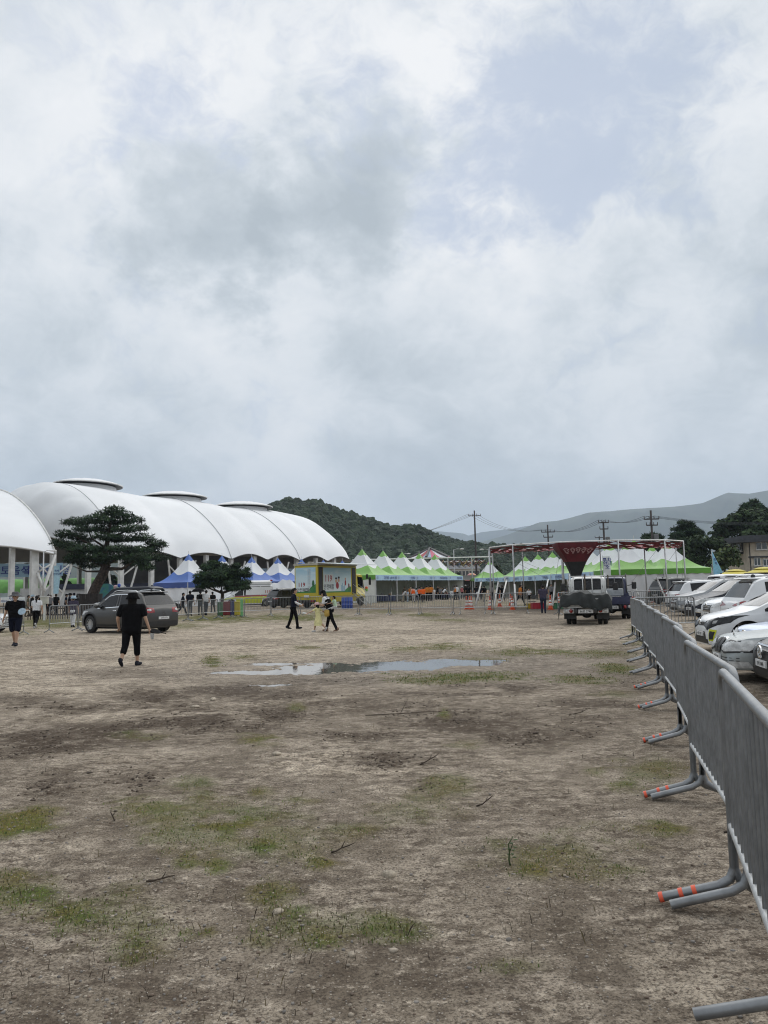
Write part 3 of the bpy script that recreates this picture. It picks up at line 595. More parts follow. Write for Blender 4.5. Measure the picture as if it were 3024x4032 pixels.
# green arched shelter seen through the columns
g_ = empty('green_shelter', (-62, 150, 0), R(8), 'green arched fabric shelter behind the open arena at left', 'shelter'); q = MB()
q.grid(lambda u, v: (lerp(-28, 22, u), -2.6*math.cos(PI*v)*1.0+0, 2.2+2.6*math.sin(PI*v)+.12*abs(math.sin(u*PI*18))), 90, 10); q.build('cover', mat('shelter_green', (.10, .28, .05), .6, vary=.15, scale=.5), g_, smooth=True)
for k in range(11): MB().tube([(-28+5*k, -2.6, 0), (-28+5*k, -2.6, 2.3)], .08, 6).build('post', STW, g_)

# ---------------------------------------------------------------- pagoda tents
def tent(lab, corners, peak_h, eave, cols, walls=(), sign=None, valance=.42, group='tents', open_front=None, wallmat=None):
    """corners: four ground points in order (front-left, front-right, back-right, back-left)"""
    c = sum(corners, Vector((0, 0, 0)))/4; o = empty('pagoda_tent', c, 0, lab, 'tent', group)
    C = [Vector((p.x-c.x, p.y-c.y, 0)) for p in corners]
    def prof(h): return (1-h)**1.75
    hs = [0, .04, .1, .17, .25, .33, .42, .52, .62, .72, .80, .87, .94, 1.0]
    q = MB(); NS = 10
    for k in range(4):
        a, b_ = C[k], C[(k+1) % 4]
        def fn(w, v):
            ub = .32+.05*math.cos(2*PI*v); ut = .765+.012*math.cos(2*PI*v)
            u = lerp(0, ub, w/.4) if w < .4 else (lerp(ub, ut, (w-.4)/.4) if w < .8 else lerp(ut, 1, (w-.8)/.2))
            h = u; rad = (1-h**.54)*.93+.07*(1-h); e = a.lerp(b_, v)
            sagk = math.sin(PI*v)*.22*(1-h)*h*2
            return (e.x*rad, e.y*rad, eave+(peak_h-eave)*h-sagk*.6)
        q.grid(fn, 20, NS, mf=lambda w, v: 1 if .4 < w < .8 else 0)
    q.tube([(0, 0, peak_h-.1), (0, 0, peak_h+.32)], .025, 5, m=2)
    cn = q.build('canopy', [cols[0], cols[1], STW], o, smooth=True, sharp=40)
    q = MB()
    for k in range(4):
        a, b_ = C[k], C[(k+1) % 4]
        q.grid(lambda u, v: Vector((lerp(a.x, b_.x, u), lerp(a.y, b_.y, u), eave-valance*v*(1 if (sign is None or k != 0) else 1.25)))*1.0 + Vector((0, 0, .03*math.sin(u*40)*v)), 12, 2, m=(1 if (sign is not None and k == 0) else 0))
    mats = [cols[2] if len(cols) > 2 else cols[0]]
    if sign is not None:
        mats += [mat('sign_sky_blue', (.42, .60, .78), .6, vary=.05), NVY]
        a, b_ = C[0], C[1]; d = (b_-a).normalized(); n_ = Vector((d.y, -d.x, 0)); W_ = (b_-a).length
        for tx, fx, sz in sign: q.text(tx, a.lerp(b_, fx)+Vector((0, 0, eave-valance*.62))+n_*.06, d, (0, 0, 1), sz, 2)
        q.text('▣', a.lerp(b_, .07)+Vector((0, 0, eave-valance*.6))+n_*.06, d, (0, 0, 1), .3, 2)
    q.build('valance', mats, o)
    for p in C:
        q = MB(); q.tube([(p.x*.985, p.y*.985, 0), (p.x*.985, p.y*.985, eave)], .055, 8); q.build('leg', mat('tent_pole', (.5, .5, .5), .4, vary=.05, metal=.4), o)
    for k in walls:
        a, b_ = C[k]*.97, C[(k+1) % 4]*.97; q = MB()
        q.grid(lambda u, v: Vector((lerp(a.x, b_.x, u), lerp(a.y, b_.y, u), lerp(.02, eave-.03, v)))+Vector((a.y-b_.y, b_.x-a.x, 0)).normalized()*(.05*math.sin(u*14)*math.sin(PI*v)+.03*math.sin(u*31+v*5)), 30, 6)
        q.build('side_wall', wallmat or mat('tent_wall', (.66, .67, .68), .6, vary=.05, scale=.7), o, smooth=True)
    return o
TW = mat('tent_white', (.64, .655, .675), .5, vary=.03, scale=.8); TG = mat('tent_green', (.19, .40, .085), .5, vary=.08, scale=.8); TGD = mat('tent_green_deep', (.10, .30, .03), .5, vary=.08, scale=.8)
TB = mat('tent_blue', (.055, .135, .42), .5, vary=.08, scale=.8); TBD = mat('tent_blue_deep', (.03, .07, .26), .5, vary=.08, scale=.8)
def row(px0, Y0, px1, Y1, n, depth, back=1):
    """n square bays on a line of ground points, depth away from the camera"""
    A_, B_ = pin(px0, Y0), pin(px1, Y1); d = (B_-A_)/n; nrm = Vector((-d.y, d.x, 0)).normalized()*depth*back
    return [(A_+d*k, A_+d*(k+1), A_+d*(k+1)+nrm, A_+d*k+nrm) for k in range(n)]
# left green row (with blue name boards)
ords = ['nearest green and white tent beside the yellow fire truck, empty inside', 'green and white tent second from the fire truck, with a paper on its pole', 'green and white tent in the middle of the five behind the orange vests', 'green and white tent fourth from the fire truck over seated people in black', 'green and white tent at the right end of the five-tent row']
names = [[('드론체험 · AR/VR 체험', .66, .36)], [('안전체험', .8, .36)], [('한궁', .86, .36)], [('전통문화놀이체험', .63, .36)], [('생활공예체험', .72, .36)]]
for i, cs_ in enumerate(row(1482, 84, 1826, 108, 5, 6.2)):
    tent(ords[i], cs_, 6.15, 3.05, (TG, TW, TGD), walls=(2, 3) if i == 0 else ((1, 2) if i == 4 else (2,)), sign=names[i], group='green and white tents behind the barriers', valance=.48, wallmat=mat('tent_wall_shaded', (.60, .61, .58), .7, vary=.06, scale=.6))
# right green row
names2 = [('농특산물', .62), ('사회적기업', .7), ('관광홍보', .7), ('지역특산물', .7), ('농산물판매장 홍보', .55), ('축제홍보관', .7), ('먹거리체험', .6)]
lab2 = ['green and white tent at the far left end of the right-hand row, white side sheet', 'green and white tent second from the left in the right-hand row, with a paper notice', 'green and white tent third from the left in the right-hand row, striped shirts inside', 'green and white tent above the man in the purple shirt', 'green and white tent left of the red and black fabric funnel', 'green and white tent directly behind the red and black fabric funnel', 'green and white tent right of the fabric funnel, above the blue truck']
rr = row(1962, 100, 2425, 62, 7, 6.0, 1)
for i, cs_ in enumerate(rr):
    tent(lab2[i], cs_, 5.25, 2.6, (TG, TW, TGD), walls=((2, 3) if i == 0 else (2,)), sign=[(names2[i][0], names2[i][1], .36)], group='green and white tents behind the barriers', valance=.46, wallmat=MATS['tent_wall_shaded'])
# the big closed tents at the right
def sq(px, Y, w_, d_, ang): 
    p = pin(px, Y); u = Vector((math.cos(ang), math.sin(ang), 0)); n_ = Vector((-u.y, u.x, 0)); return (p, p+u*w_, p+u*w_+n_*d_, p+n_*d_)
tent('large closed green and white tent with blank white wall behind the blue truck', sq(2398, 60, 4.4, 5, R(-3)), 4.85, 2.62, (TG, TW, TGD), walls=(0, 1, 2, 3), group='green and white tents behind the barriers')
tent('closed green and white tent at the right end, dark car parked before its wall', sq(2580, 60, 4.7, 5.2, R(3)), 4.85, 2.62, (TG, TW, TGD), walls=(0, 1, 2, 3), group='green and white tents behind the barriers')
tent('green and white tent peeking out behind the two closed tents at right', sq(2520, 70, 4.4, 5, R(0)), 5.1, 2.7, (TG, TW, TGD), walls=(2,), group='green and white tents behind the barriers')
tent('green and white tent whose tip shows behind the tent right of the funnel', sq(2352, 74, 4.4, 5, R(0)), 5.1, 2.7, (TG, TW, TGD), walls=(2,), group='green and white tents behind the barriers')
tent('small lone green and white tent standing before the far white building', sq(1870, 108, 5.2, 5.5, R(0)), 5.2, 2.7, (TG, TW, TG), walls=(), sign=[('체험부스 운영안내', .55, .34)], group='green and white tents behind the barriers', valance=.4)
# blue row by the arena
lab3 = ['largest blue and white tent with a white side wall, left of the small pine', 'blue and white tent with its tip showing above the small pine', 'blue and white tent just right of the small pine, above the ambulance', 'blue and white tent left of the fire truck, above the black car', 'blue tent tip just above the rear end of the fire truck roof', 'blue tent tip above the middle of the fire truck roof', 'blue tent tip above the front end of the fire truck roof']
rb = row(640, 66, 1372, 112, 7, 7.2)
rb = []
tips = [(743, 2180, 74), (874, 2187, 82), (991, 2192, 90), (1094, 2196, 98), (1187, 2200, 106), (1273, 2204, 115), (1348, 2206, 124)]
for i, (px, py, Yd) in enumerate(tips):
    Yd = 90+i*4.25; tp = at(px, py, Yd); u = Vector((math.cos(R(58)), math.sin(R(58)), 0)); n_ = Vector((-u.y, u.x, 0)); c = Vector((tp.x, tp.y, 0)); hw_ = 2.85
    cs_ = (c-u*hw_-n_*hw_, c+u*hw_-n_*hw_, c+u*hw_+n_*hw_, c-u*hw_+n_*hw_)
    tent(lab3[i], cs_, tp.z, 2.75, (TB, TW, TBD), walls=(0, 3) if i == 0 else (2,), group='blue and white tents by the arena', valance=.62, wallmat=mat('white_sheet', (.7, .71, .73), .6, vary=.05, scale=.7))
# loose white sheets tied low along the blue tents
for i, (px0, px1, Yd, h0, h1, lab) in enumerate([(835, 905, 82, 2.5, .4, 'loose white sheet hanging behind the small pine'), (1030, 1160, 84, 2.6, .6, 'wide white sheet sagging from the tents above the black car')]):
    a, b_ = pin(px0, Yd), pin(px1, Yd-2); c = (a+b_)/2; q = MB()
    q.grid(lambda u, v: (lerp(a.x, b_.x, u)-c.x, lerp(a.y, b_.y, u)-c.y+1.2*v-.2*math.sin(u*9), lerp(h1+.35*math.sin(u*6+1), h0-.9*(u-.4)**2-.25*math.sin(PI*u*2), v)+.08*math.sin(u*23+v*7)), 30, 10)
    o = q.build('tied_sheet', MATS['white_sheet'], smooth=True); o.location = c; tag(o, lab, 'sheet', 'white sheets by the blue tents')
# ---------------------------------------------------------------- fabric walkway on steel posts
GALV = mat('galvanised', (.24, .25, .26), .45, metal=.65, vary=.1, scale=8, bump=.1, bscale=30)
PIPE = mat('scaffold_pipe', (.52, .53, .54), .4, metal=.6, vary=.08, scale=4)
WPIPE = mat('white_pipe', (.74, .74, .72), .45, vary=.06)
def redfab(name, c1, c2):
    m = bpy.data.materials.new(name); m.use_nodes = True; t = m.node_tree; b = t.nodes['Principled BSDF']; g = t.nodes.new('ShaderNodeTexCoord').outputs['Object']
    n = noise(t, vmath('MULTIPLY', g, (.5, 3.2, 1), t=t), 1.2, 5, .65); t.links.new(mixc(t, ramp(t, n, [(.44, 0.0), (.52, 1.0)]), c1, c2), b.inputs['Base Color']); b.inputs['Roughness'].default_value = .7; return m
RED = redfab('net_red', (.25, .013, .026), (.15, .009, .017)); MATS['net_red'] = RED
FR = empty('fabric_walkway', (10, 50, 0), 0, 'tall steel pipe frame roofed with sagging dark red fabric strips', 'canopy frame')
def fl(p): return Vector(p)-FR.location
HF = 4.25
front = [(1927, 2156), (2019, 2145), (2209, 2134), (2433, 2127), (2616, 2126), (2690, 2130)]
FP = []
for px, py in front:
    Yd = 46
    for _ in range(12): p = at(px, py, Yd); Yd *= (HF-CAM_H)/(p.z-CAM_H)
    FP.append(Vector((at(px, py, Yd).x, Yd, 0)))
BP = []
for px, Yd in ((1938, 57), (2056, 57), (2215, 56), (2362, 56), (2536, 55), (2660, 56)): BP.append(pin(px, Yd, HF))
def pipe(parent, a, b_, r=.055, name='post', m=PIPE, n=8): return MB().tube([fl(a), fl(b_)], r, n).build(name, m, parent, smooth=True)
for p in FP: pipe(FR, (p.x, p.y, 0), (p.x, p.y, HF), .052)
for p in BP: pipe(FR, (p.x, p.y, 0), (p.x, p.y, HF), .045)
q = MB(); up = Vector((0, 0, HF))
q.tube([fl(p+up) for p in FP], .042, 6); q.mi(1); q.tube([fl(Vector((p.x, p.y, HF))) for p in BP], .035, 6)
for a, b_ in zip(FP, BP): q.tube([fl(a+up), fl(Vector((b_.x, b_.y, HF)))], .03, 6)
q.build('beam', [WPIPE, PIPE], FR, smooth=True)
def poly(P, t):
    k = min(int(t*(len(P)-1)), len(P)-2); f = t*(len(P)-1)-k; return P[k].lerp(P[k+1], f)
for i in range(9):
    v0 = i/9; v1 = v0+.1115
    def strip(u, v, i=i, v0=v0, v1=v1):
        a = poly(FP, u); b_ = poly(BP, u); w_ = lerp(v0, v1, v); p = a.lerp(b_, w_)
        seg = (u*5) % 1; sag = .16+.22*math.sin(PI*((u*10+i*.37) % 1))+.03*math.sin(u*31+i)+.03*math.sin(u*77+i*2+v*3)
        return fl((p.x, p.y, HF-.03-abs(sag)*.9*math.sin(PI*min(1, w_+.08))-.04*v*math.sin(u*40+i)))
    MB().grid(strip, 90, 3).build('fabric_strip', RED, FR, smooth=True)
# inverted funnel of red and black cloth with pale leaf marks
FBK = mat('net_black', (.012, .015, .016), .7, vary=.2); FRD = mat('net_red_plain', (.095, .005, .01), .65, vary=.2, scale=1.5, col2=(.06, .004, .008)); LEAF = mat('leaf_print', (.27, .14, .13), .6, vary=.15)
a = at(2213, 2141, 44); b_ = at(2388, 2136, 44); cx = (a.x+b_.x)/2; hw = (b_.x-a.x)/2; zt = HF-.2; yc = 46.3
fo_ = empty('fabric_funnel', (cx, yc, 0), 0, 'inverted funnel of dark red and black cloth with pale leaf prints', 'fabric funnel')
zb = .95
def fun(u, v):
    a_ = u*2*PI; h = v; r = float(np.interp(h, [0, .07, .14, .23, .33, .42, .51, .6, .68, .85, 1], [1, .96, .87, .70, .54, .43, .34, .26, .20, .15, .13]))
    sq_ = 1/max(abs(math.cos(a_)), abs(math.sin(a_)))**.82
    return Vector((math.cos(a_)*r*hw*sq_*.98-.0*h, math.sin(a_)*r*hw*sq_*.75, lerp(zt, zb, h)))
MB().grid(fun, 64, 30, mf=lambda u, v: 0 if v < .37 else 1).build('cloth', [FRD, FBK], fo_, smooth=True)
q = MB()
for k in range(5):
    u0 = .75+(k-2)*.048
    for du, dv, an, s_ in ((0, .11, 0, 1), (.012, .135, .5, .8), (-.012, .135, -.5, .8), (.009, .17, .8, 1), (-.009, .17, -.8, 1), (0.0, .20, .2, .7)):
        p = fun(u0+du, dv+.02*abs(k-2)*.3); n_ = Vector((0, -1, .25)); q.add([p+n_*.05+Vector((math.cos(w_)*.11*s_*math.cos(an)-math.sin(w_)*.035*math.sin(an), 0, math.cos(w_)*.11*s_*math.sin(an)+math.sin(w_)*.035*math.cos(an))) for w_ in [2*PI*j/8 for j in range(8)]], [tuple(range(8))])
q.build('leaf_print', LEAF, fo_)
# slanted white anchor pipes with guy ropes
for i, (px0, py0, px1, py1, Y0, Y1, lab) in enumerate([(1962, 2290, 1946, 2388, 53, 51, 'white slanted pipe leaning beside the left frame corner'), (1994, 2288, 1975, 2370, 58, 55, 'white slanted pipe beside the second post, behind the first cone'), (2026, 2300, 2033, 2392, 49, 48.5, 'white upright pipe sleeve standing at the second frame post'), (1895, 2292, 1873, 2384, 55, 54, 'white slanted pipe left of the frame, behind three cones'), (2158, 2283, 2149, 2330, 57, 55, 'grey slanted pipe just right of the man in the purple shirt'), (2186, 2294, 2176, 2385, 50, 49, 'white slanted pipe between the purple shirt man and the truck'), (2234, 2284, 2243, 2330, 54, 53, 'short white pipe behind the cab of the white truck'), (2491, 2288, 2514, 2343, 50, 49, 'white bent pipe right of the blue truck, ending above the barriers'), (2585, 2274, 2618, 2350, 51, 50, 'white slanted pipe before the dark parked car at right'), (2688, 2277, 2698, 2304, 56, 55, 'short slanted pipe right of the dark parked car roof')]):
    a = at(px0, py0, Y0); b_ = at(px1, py1, Y1); b_.z = max(b_.z, 0.02); o = empty('anchor_pipe', (b_.x, b_.y, 0), 0, lab, 'pipe', 'slanted anchor pipes of the fabric walkway')
    MB().tube([a-Vector((b_.x, b_.y, 0)), b_-Vector((b_.x, b_.y, 0))], .055, 8).build('pipe', WPIPE if i != 4 else PIPE, o, smooth=True)
    top = min(FP, key=lambda p: (p-Vector((a.x, a.y, 0))).length)+up
    MB().tube([a-Vector((b_.x, b_.y, 0)), top-Vector((b_.x, b_.y, 0))], .010, 4).build('guy_rope', mat('rope_grey', (.3, .3, .3), .8, vary=.1), o)

# far walkway with many coloured strips and the festival big top
F2 = empty('coloured_walkway', (10, 120, 0), 0, 'far steel frame hung with red, yellow, green and blue fabric strips', 'canopy frame')
a, b_ = at(1388, 2207, 112), at(1935, 2190, 112); H2 = (a.z+b_.z)/2
SCRAP = [mat('strip_'+n_, c_, .7, vary=.2, scale=1) for n_, c_ in (('red', (.30, .03, .03)), ('yellow', (.42, .30, .06)), ('green', (.06, .16, .07)), ('blue', (.04, .07, .2)), ('purple', (.12, .04, .10)), ('orange', (.34, .13, .05)))]
q = MB(); o2 = F2.location
q.tube([Vector((a.x, 112, H2))-o2, Vector((b_.x, 112, H2))-o2], .09, 6); q.tube([Vector((a.x, 128, H2-.1))-o2, Vector((b_.x+1, 128, H2-.1))-o2], .09, 6); q.build('beam', WPIPE, F2)
for px in (1768, 1862, 1932): p = pin(px, 112); MB().tube([p-o2, Vector((p.x, p.y, H2))-o2], .09, 6).build('post', PIPE, F2)
for i in range(12):
    def st(u, v, i=i):
        x = lerp(a.x, b_.x, u); y = 112.6+i*1.3+v*1.2; return Vector((x, y, H2-.15-.75*abs(math.sin(u*9*PI+i*1.1))-.25*math.sin(u*33+i)))-o2
    MB().grid(st, 80, 2, mf=lambda u, v, i=i: int(u*37+i*2.3+math.sin(u*50+i)*1.5) % 6).build('fabric_strip', SCRAP, F2, smooth=True)
bt = empty('striped_top', (pin(1697, 135).x, 135, 0), 0, 'wide pyramid top of pink, white and blue striped panels behind the tents', 'tent'); pk = at(1702, 2160, 135); ev = at(1702, 2197, 135).z; q = MB()
hwt = (at(1785, 2195, 135).x-at(1612, 2195, 135).x)/2
for k in range(16):
    a0, a1 = 2*PI*k/16, 2*PI*(k+1)/16
    q.grid(lambda u, v: (math.cos(lerp(a0, a1, v))*hwt*(1-u)*(1-.15*math.sin(PI*u)), math.sin(lerp(a0, a1, v))*hwt*(1-u), lerp(ev, pk.z, u)), 6, 2, m=k % 4)
q.build('canopy', [mat('top_pink', (.50, .10, .16), .6), mat('top_white', (.6, .62, .66), .6), mat('top_red', (.32, .03, .04), .6), mat('top_sky', (.3, .4, .55), .6)], bt)
q = MB()
for k in range(6): a0 = 2*PI*k/6+.3; q.tube([(math.cos(a0)*hwt, math.sin(a0)*hwt, ev+.08), (0, 0, pk.z+.08)], .22, 5)
q.build('truss', STD, bt); MB().tube([(0, 0, 0), (0, 0, pk.z)], .25, 8).build('mast', STD, bt)

# ---------------------------------------------------------------- utility poles, lamps and wires
PWOOD = mat('pole_dark', (.055, .045, .045), .8, vary=.2, scale=2); WIRE = mat('wire_dark', (.05, .055, .06), .6, vary=0)
POLES = {}
def upole(key, px, ytop, Yd, arms, lab, r=.17):
    p = pin(px, Yd); o = empty('utility_pole', p, 0, lab, 'utility pole', 'utility poles along the far road'); tp = at(px, ytop, Yd); h = tp.z
    q = MB(); q.lathe([(r, 0), (r*.62, h)], n=10); q.build('post', PWOOD, o, smooth=True)
    ends = []
    for (ya, half, n_) in arms:
        z = at(px, ya, Yd).z; w_ = half*Yd/3000; q = MB(); q.box((0, -r*.9, z), (w_*2, .12, .14))
        for s_ in [(-1+2*k/(n_-1)) for k in range(n_)]:
            q.tube([(w_*s_, -r*.9, z+.05), (w_*s_, -r*.9, z+.38)], [.06, .035], 6); ends.append(Vector((p.x+w_*s_, p.y-r*.9, z+.4)))
        q.build('crossarm', PWOOD, o)
    if arms and key in 'BCE':
        q = MB(); z = at(px, arms[-1][0], Yd).z; q.lathe([(.3, z-2.2), (.32, z-1.2), (.3, z-1.1)], (.5, 0, 0), 10); q.build('transformer', mat('transformer_grey', (.16, .16, .17), .5), o)
    POLES[key] = ends; return o
upole('A', 1879, 2010, 150, [(2031, 24, 4)], 'tall dark pole with one crossarm rising in front of the wooded hill', .22)
upole('B', 2168, 2066, 120, [(2095, 26, 4), (2115, 18, 3)], 'utility pole with two crossarms left of the red fabric funnel')
upole('C', 2390, 2054, 105, [(2058, 20, 4), (2083, 16, 3)], 'utility pole with two crossarms above the right-hand end of the funnel', .2)
upole('D', 2370, 2112, 150, [(2117, 17, 3)], 'small far pole with one crossarm just left of a taller pole')
upole('E', 2581, 2009, 95, [(2044, 29, 4), (2068, 22, 4)], 'tall pole with two long crossarms at right beside the pine', .2)
def wires(A_, B_, sag, n=3):
    q = MB(); ea, eb = A_, B_; k = min(n, len(ea), len(eb))
    for i in range(k):
        a, b_ = ea[i], eb[i]; q.tube([a.lerp(b_, j/12)-Vector((0, 0, sag*4*(j/12)*(1-j/12))) for j in range(13)], .022, 4)
    c = (ea[0]+eb[0])/2; o = q.build('power_lines', WIRE); return o
for i, (k1, k2, sag, lab) in enumerate([('A', 'B', 1.4, 'power lines sagging between the tall hill pole and the next pole'), ('B', 'C', .9, 'power lines between the poles on both sides of the red funnel'), ('C', 'E', .6, 'power lines between the two poles right of the funnel')]):
    tag(wires(POLES[k1], POLES[k2], sag), lab, 'power lines', 'power lines of the far road')
far = [at(3100, 2062, 100)+Vector((0, 0, .2*k)) for k in range(4)]; tag(wires(POLES['E'], far, .5), 'power lines running from the right pole towards the trees', 'power lines', 'power lines of the far road')
far = [at(1330, 2180, 175)+Vector((0, 0, .5*k)) for k in range(4)]; tag(wires(POLES['A'], far, 1.2), 'power lines running left from the tall pole down across the hill', 'power lines', 'power lines of the far road')
def lamp(px, ytop, Yd, dx, lab):
    p = pin(px, Yd); o = empty('street_lamp', p, 0, lab, 'street lamp', 'street lamps'); h = at(px, ytop, Yd).z
    q = MB(); q.lathe([(.1, 0), (.06, h)], n=8); q.tube([(0, 0, h-.05), (dx*.5, 0, h+.12), (dx, 0, h+.1)], .035, 6); q.build('post', PIPE, o, smooth=True)
    q = MB(); q.ell((dx*1.25, 0, h+.08), (.42, .16, .1), 10); q.build('lamp_head', mat('lamp_white', (.75, .75, .74), .4, vary=.03), o, smooth=True)
lamp(167, 2172, 78, .75, 'slim grey street lamp at the corner of the left roof wing')
lamp(1792, 2164, 140, 1.2, 'street lamp in front of the hill left of the tall pole'); lamp(1930, 2164, 140, -1.0, 'street lamp beside the left corner of the fabric walkway'); lamp(1590, 2182, 150, .9, 'street lamp showing above the third tent of the five-tent row')
lamp(2688, 2092, 100, 1.8, 'tall street lamp standing before the right-hand pine')

# ---------------------------------------------------------------- trees
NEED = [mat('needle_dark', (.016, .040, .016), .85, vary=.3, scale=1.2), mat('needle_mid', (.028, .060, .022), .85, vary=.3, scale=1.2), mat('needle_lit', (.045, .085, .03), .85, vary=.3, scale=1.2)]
BARK = mat('pine_bark', (.055, .04, .032), .95, vary=.35, scale=6, bump=.8, bscale=12)
BROAD = [mat('leaf_dark', (.022, .045, .015), .85, vary=.35, scale=.8), mat('leaf_mid', (.042, .075, .022), .85, vary=.35, scale=.8), mat('leaf_olive', (.075, .10, .03), .85, vary=.3, scale=.8)]
def tufts(name, centres, mats, parent, seed, per, size, flat=.5, kind='needle'):
    """leaf clumps filling pads: centres = (point, radii)"""
    rg = np.random.default_rng(seed); V_, F_, MI = [], [], []; n = 0
    for c, r in centres:
        k = int(per*(r[0]*r[1]*max(r[2], .3))**.75)
        d = rg.normal(size=(k, 3)); d /= np.linalg.norm(d, axis=1)[:, None]; rad = rg.random(k)**.42
        P = d*rad[:, None]*np.array(r); P[:, 2] = np.where(P[:, 2] < 0, P[:, 2]*flat, P[:, 2]); P += np.array(c)
        for j in range(k):
            up = d[j]*.8+np.array([0, 0, .55])+rg.normal(size=3)*.35; up /= np.linalg.norm(up); side = np.cross(up, rg.normal(size=3)); side /= np.linalg.norm(side)+1e-9; s = size*rg.uniform(.6, 1.35); p = P[j]
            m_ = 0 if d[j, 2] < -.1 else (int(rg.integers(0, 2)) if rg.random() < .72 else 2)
            if kind == 'needle':
                s2 = np.cross(up, side)
                for q_ in range(4):
                    a = q_*PI/4+rg.random(); dr = up*.55+(side*math.cos(a*2)+s2*math.sin(a*2))*.8; w_ = np.cross(dr, up); w_ = w_/(np.linalg.norm(w_)+1e-9)*s*.13
                    V_ += [p-w_, p+w_, p+dr*s+w_*.25, p+dr*s-w_*.25]; F_.append((n, n+1, n+2, n+3)); MI.append(m_); n += 4
            else:
                s2 = np.cross(up, side)
                V_ += [p-side*s*.5, p+s2*s*.35, p+side*s*.5, p-s2*s*.35+up*s*.2]; F_.append((n, n+1, n+2, n+3)); MI.append(m_); n += 4
    me = bpy.data.meshes.new(name); me.from_pydata([tuple(v) for v in V_], [], F_)
    for m_ in mats: me.materials.append(m_)
    me.polygons.foreach_set('material_index', MI); o = bpy.data.objects.new(name, me); COL.objects.link(o); o.parent = parent; return o
def px3(px, py, Yd, o): return at(px, py, Yd)-o.location
# the large layered pine
PY = 62
pine = empty('pine_tree', pin(368, PY), 0, 'large spreading pine with layered flat crown and leaning dark trunk', 'tree', 'ornamental pines'); P3 = lambda x, y, dy=0: px3(x, y, PY+dy, pine)
q = MB(); tr = [P3(352, 2402), P3(362, 2352), P3(378, 2310), P3(405, 2262), P3(418, 2225), P3(412, 2190), P3(420, 2150), P3(430, 2090), P3(440, 2030)]
q.tube(tr, [.62, .45, .40, .38, .36, .26, .2, .14, .06], 12)
for pts, r in (([P3(415, 2232), P3(330, 2190, -1), P3(250, 2160, -1.5)], .16), ([P3(412, 2195), P3(350, 2140, .5), P3(270, 2100)], .14), ([P3(420, 2240), P3(480, 2240, -1), P3(540, 2205, -1.5)], .17), ([P3(418, 2220), P3(500, 2180, .8), P3(610, 2145, 1)], .16), ([P3(420, 2160), P3(360, 2120), P3(340, 2060)], .1), ([P3(425, 2120), P3(500, 2090, .5), P3(560, 2050)], .1), ([P3(408, 2250), P3(340, 2250, 1.5), P3(285, 2228, 2)], .1)):
    q.tube(pts, [r, r*.7, r*.3], 8)
q.build('trunk', BARK, pine, smooth=True)
pads = []
for (x, y, rx, ry, dy) in [(448, 2012, 42, 16, 0), (420, 2030, 50, 15, .5), (480, 2030, 46, 13, -.3), (300, 2058, 58, 14, .3), (380, 2050, 70, 16, -.6), (470, 2056, 60, 14, .8), (530, 2050, 40, 13, 0), (340, 2085, 55, 13, -1), (420, 2085, 64, 15, .6), (500, 2085, 60, 14, -.8), (560, 2080, 30, 11, 0),
    (245, 2105, 34, 13, 0), (290, 2112, 55, 15, .6), (230, 2140, 36, 12, -.5), (270, 2150, 48, 13, -.6), (420, 2115, 60, 14, -1), (480, 2125, 62, 14, .8), (555, 2120, 56, 14, 0), (610, 2142, 44, 13, .5), (640, 2148, 24, 9, 0), (330, 2165, 70, 15, -1.4), (400, 2170, 64, 14, .8), (470, 2165, 60, 14, -1.2), (540, 2170, 62, 14, -.6), (600, 2165, 42, 12, .6),
    (300, 2190, 46, 12, -1), (380, 2195, 56, 13, -1.5), (470, 2195, 54, 12, -1), (560, 2198, 60, 14, -1.5), (630, 2200, 42, 12, -.8), (310, 2212, 50, 12, 1), (270, 2205, 26, 10, .6), (350, 2230, 40, 10, 1.2), (560, 2222, 44, 11, -1.6), (580, 2238, 32, 9, -1.8), (520, 2215, 44, 10, .6), (400, 2212, 36, 9, -.8), (330, 2130, 40, 9, 1)]:
    k = PY/3000; pads.append((tuple(P3(x, y, dy)), (rx*k*1.02, rx*k*.8, ry*k*1.45)))
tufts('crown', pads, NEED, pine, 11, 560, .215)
# the small round pine
sp = empty('pine_tree', pin(878, 56), 0, 'small round pine with thick dark crown behind the barriers', 'tree', 'ornamental pines'); P3 = lambda x, y, dy=0: px3(x, y, 56+dy, sp)
q = MB(); q.tube([P3(876, 2405), P3(874, 2370), P3(876, 2340), P3(870, 2322)], [.16, .13, .12, .08], 8)
for a in ((820, 2290), (930, 2290), (870, 2260), (960, 2310), (800, 2305)): q.tube([P3(875, 2335), P3((875+a[0])/2, 2322), P3(*a)], [.09, .06, .03], 6)
q.build('trunk', BARK, sp, smooth=True); pads = []
for (x, y, rx, ry, dy) in [(820, 2235, 34, 22, 0), (860, 2238, 40, 22, .5), (900, 2250, 44, 22, 0), (800, 2270, 40, 20, 0), (850, 2270, 52, 26, -.6), (905, 2275, 50, 24, .4), (945, 2258, 28, 14, 0), (965, 2265, 30, 14, .4), (790, 2290, 32, 16, .3), (840, 2300, 44, 20, -.5), (900, 2300, 44, 18, -.4), (950, 2295, 40, 15, .3), (960, 2315, 28, 10, 0), (800, 2312, 30, 10, 0), (920, 2318, 40, 9, -.3), (970, 2245, 14, 10, 0), (930, 2230, 20, 12, 0), (845, 2222, 24, 12, .2)]:
    k = 56/3000; pads.append((tuple(P3(x, y, dy)), (rx*k, rx*k*.9, ry*k)))
tufts('crown', pads, NEED, sp, 12, 1300, .19)
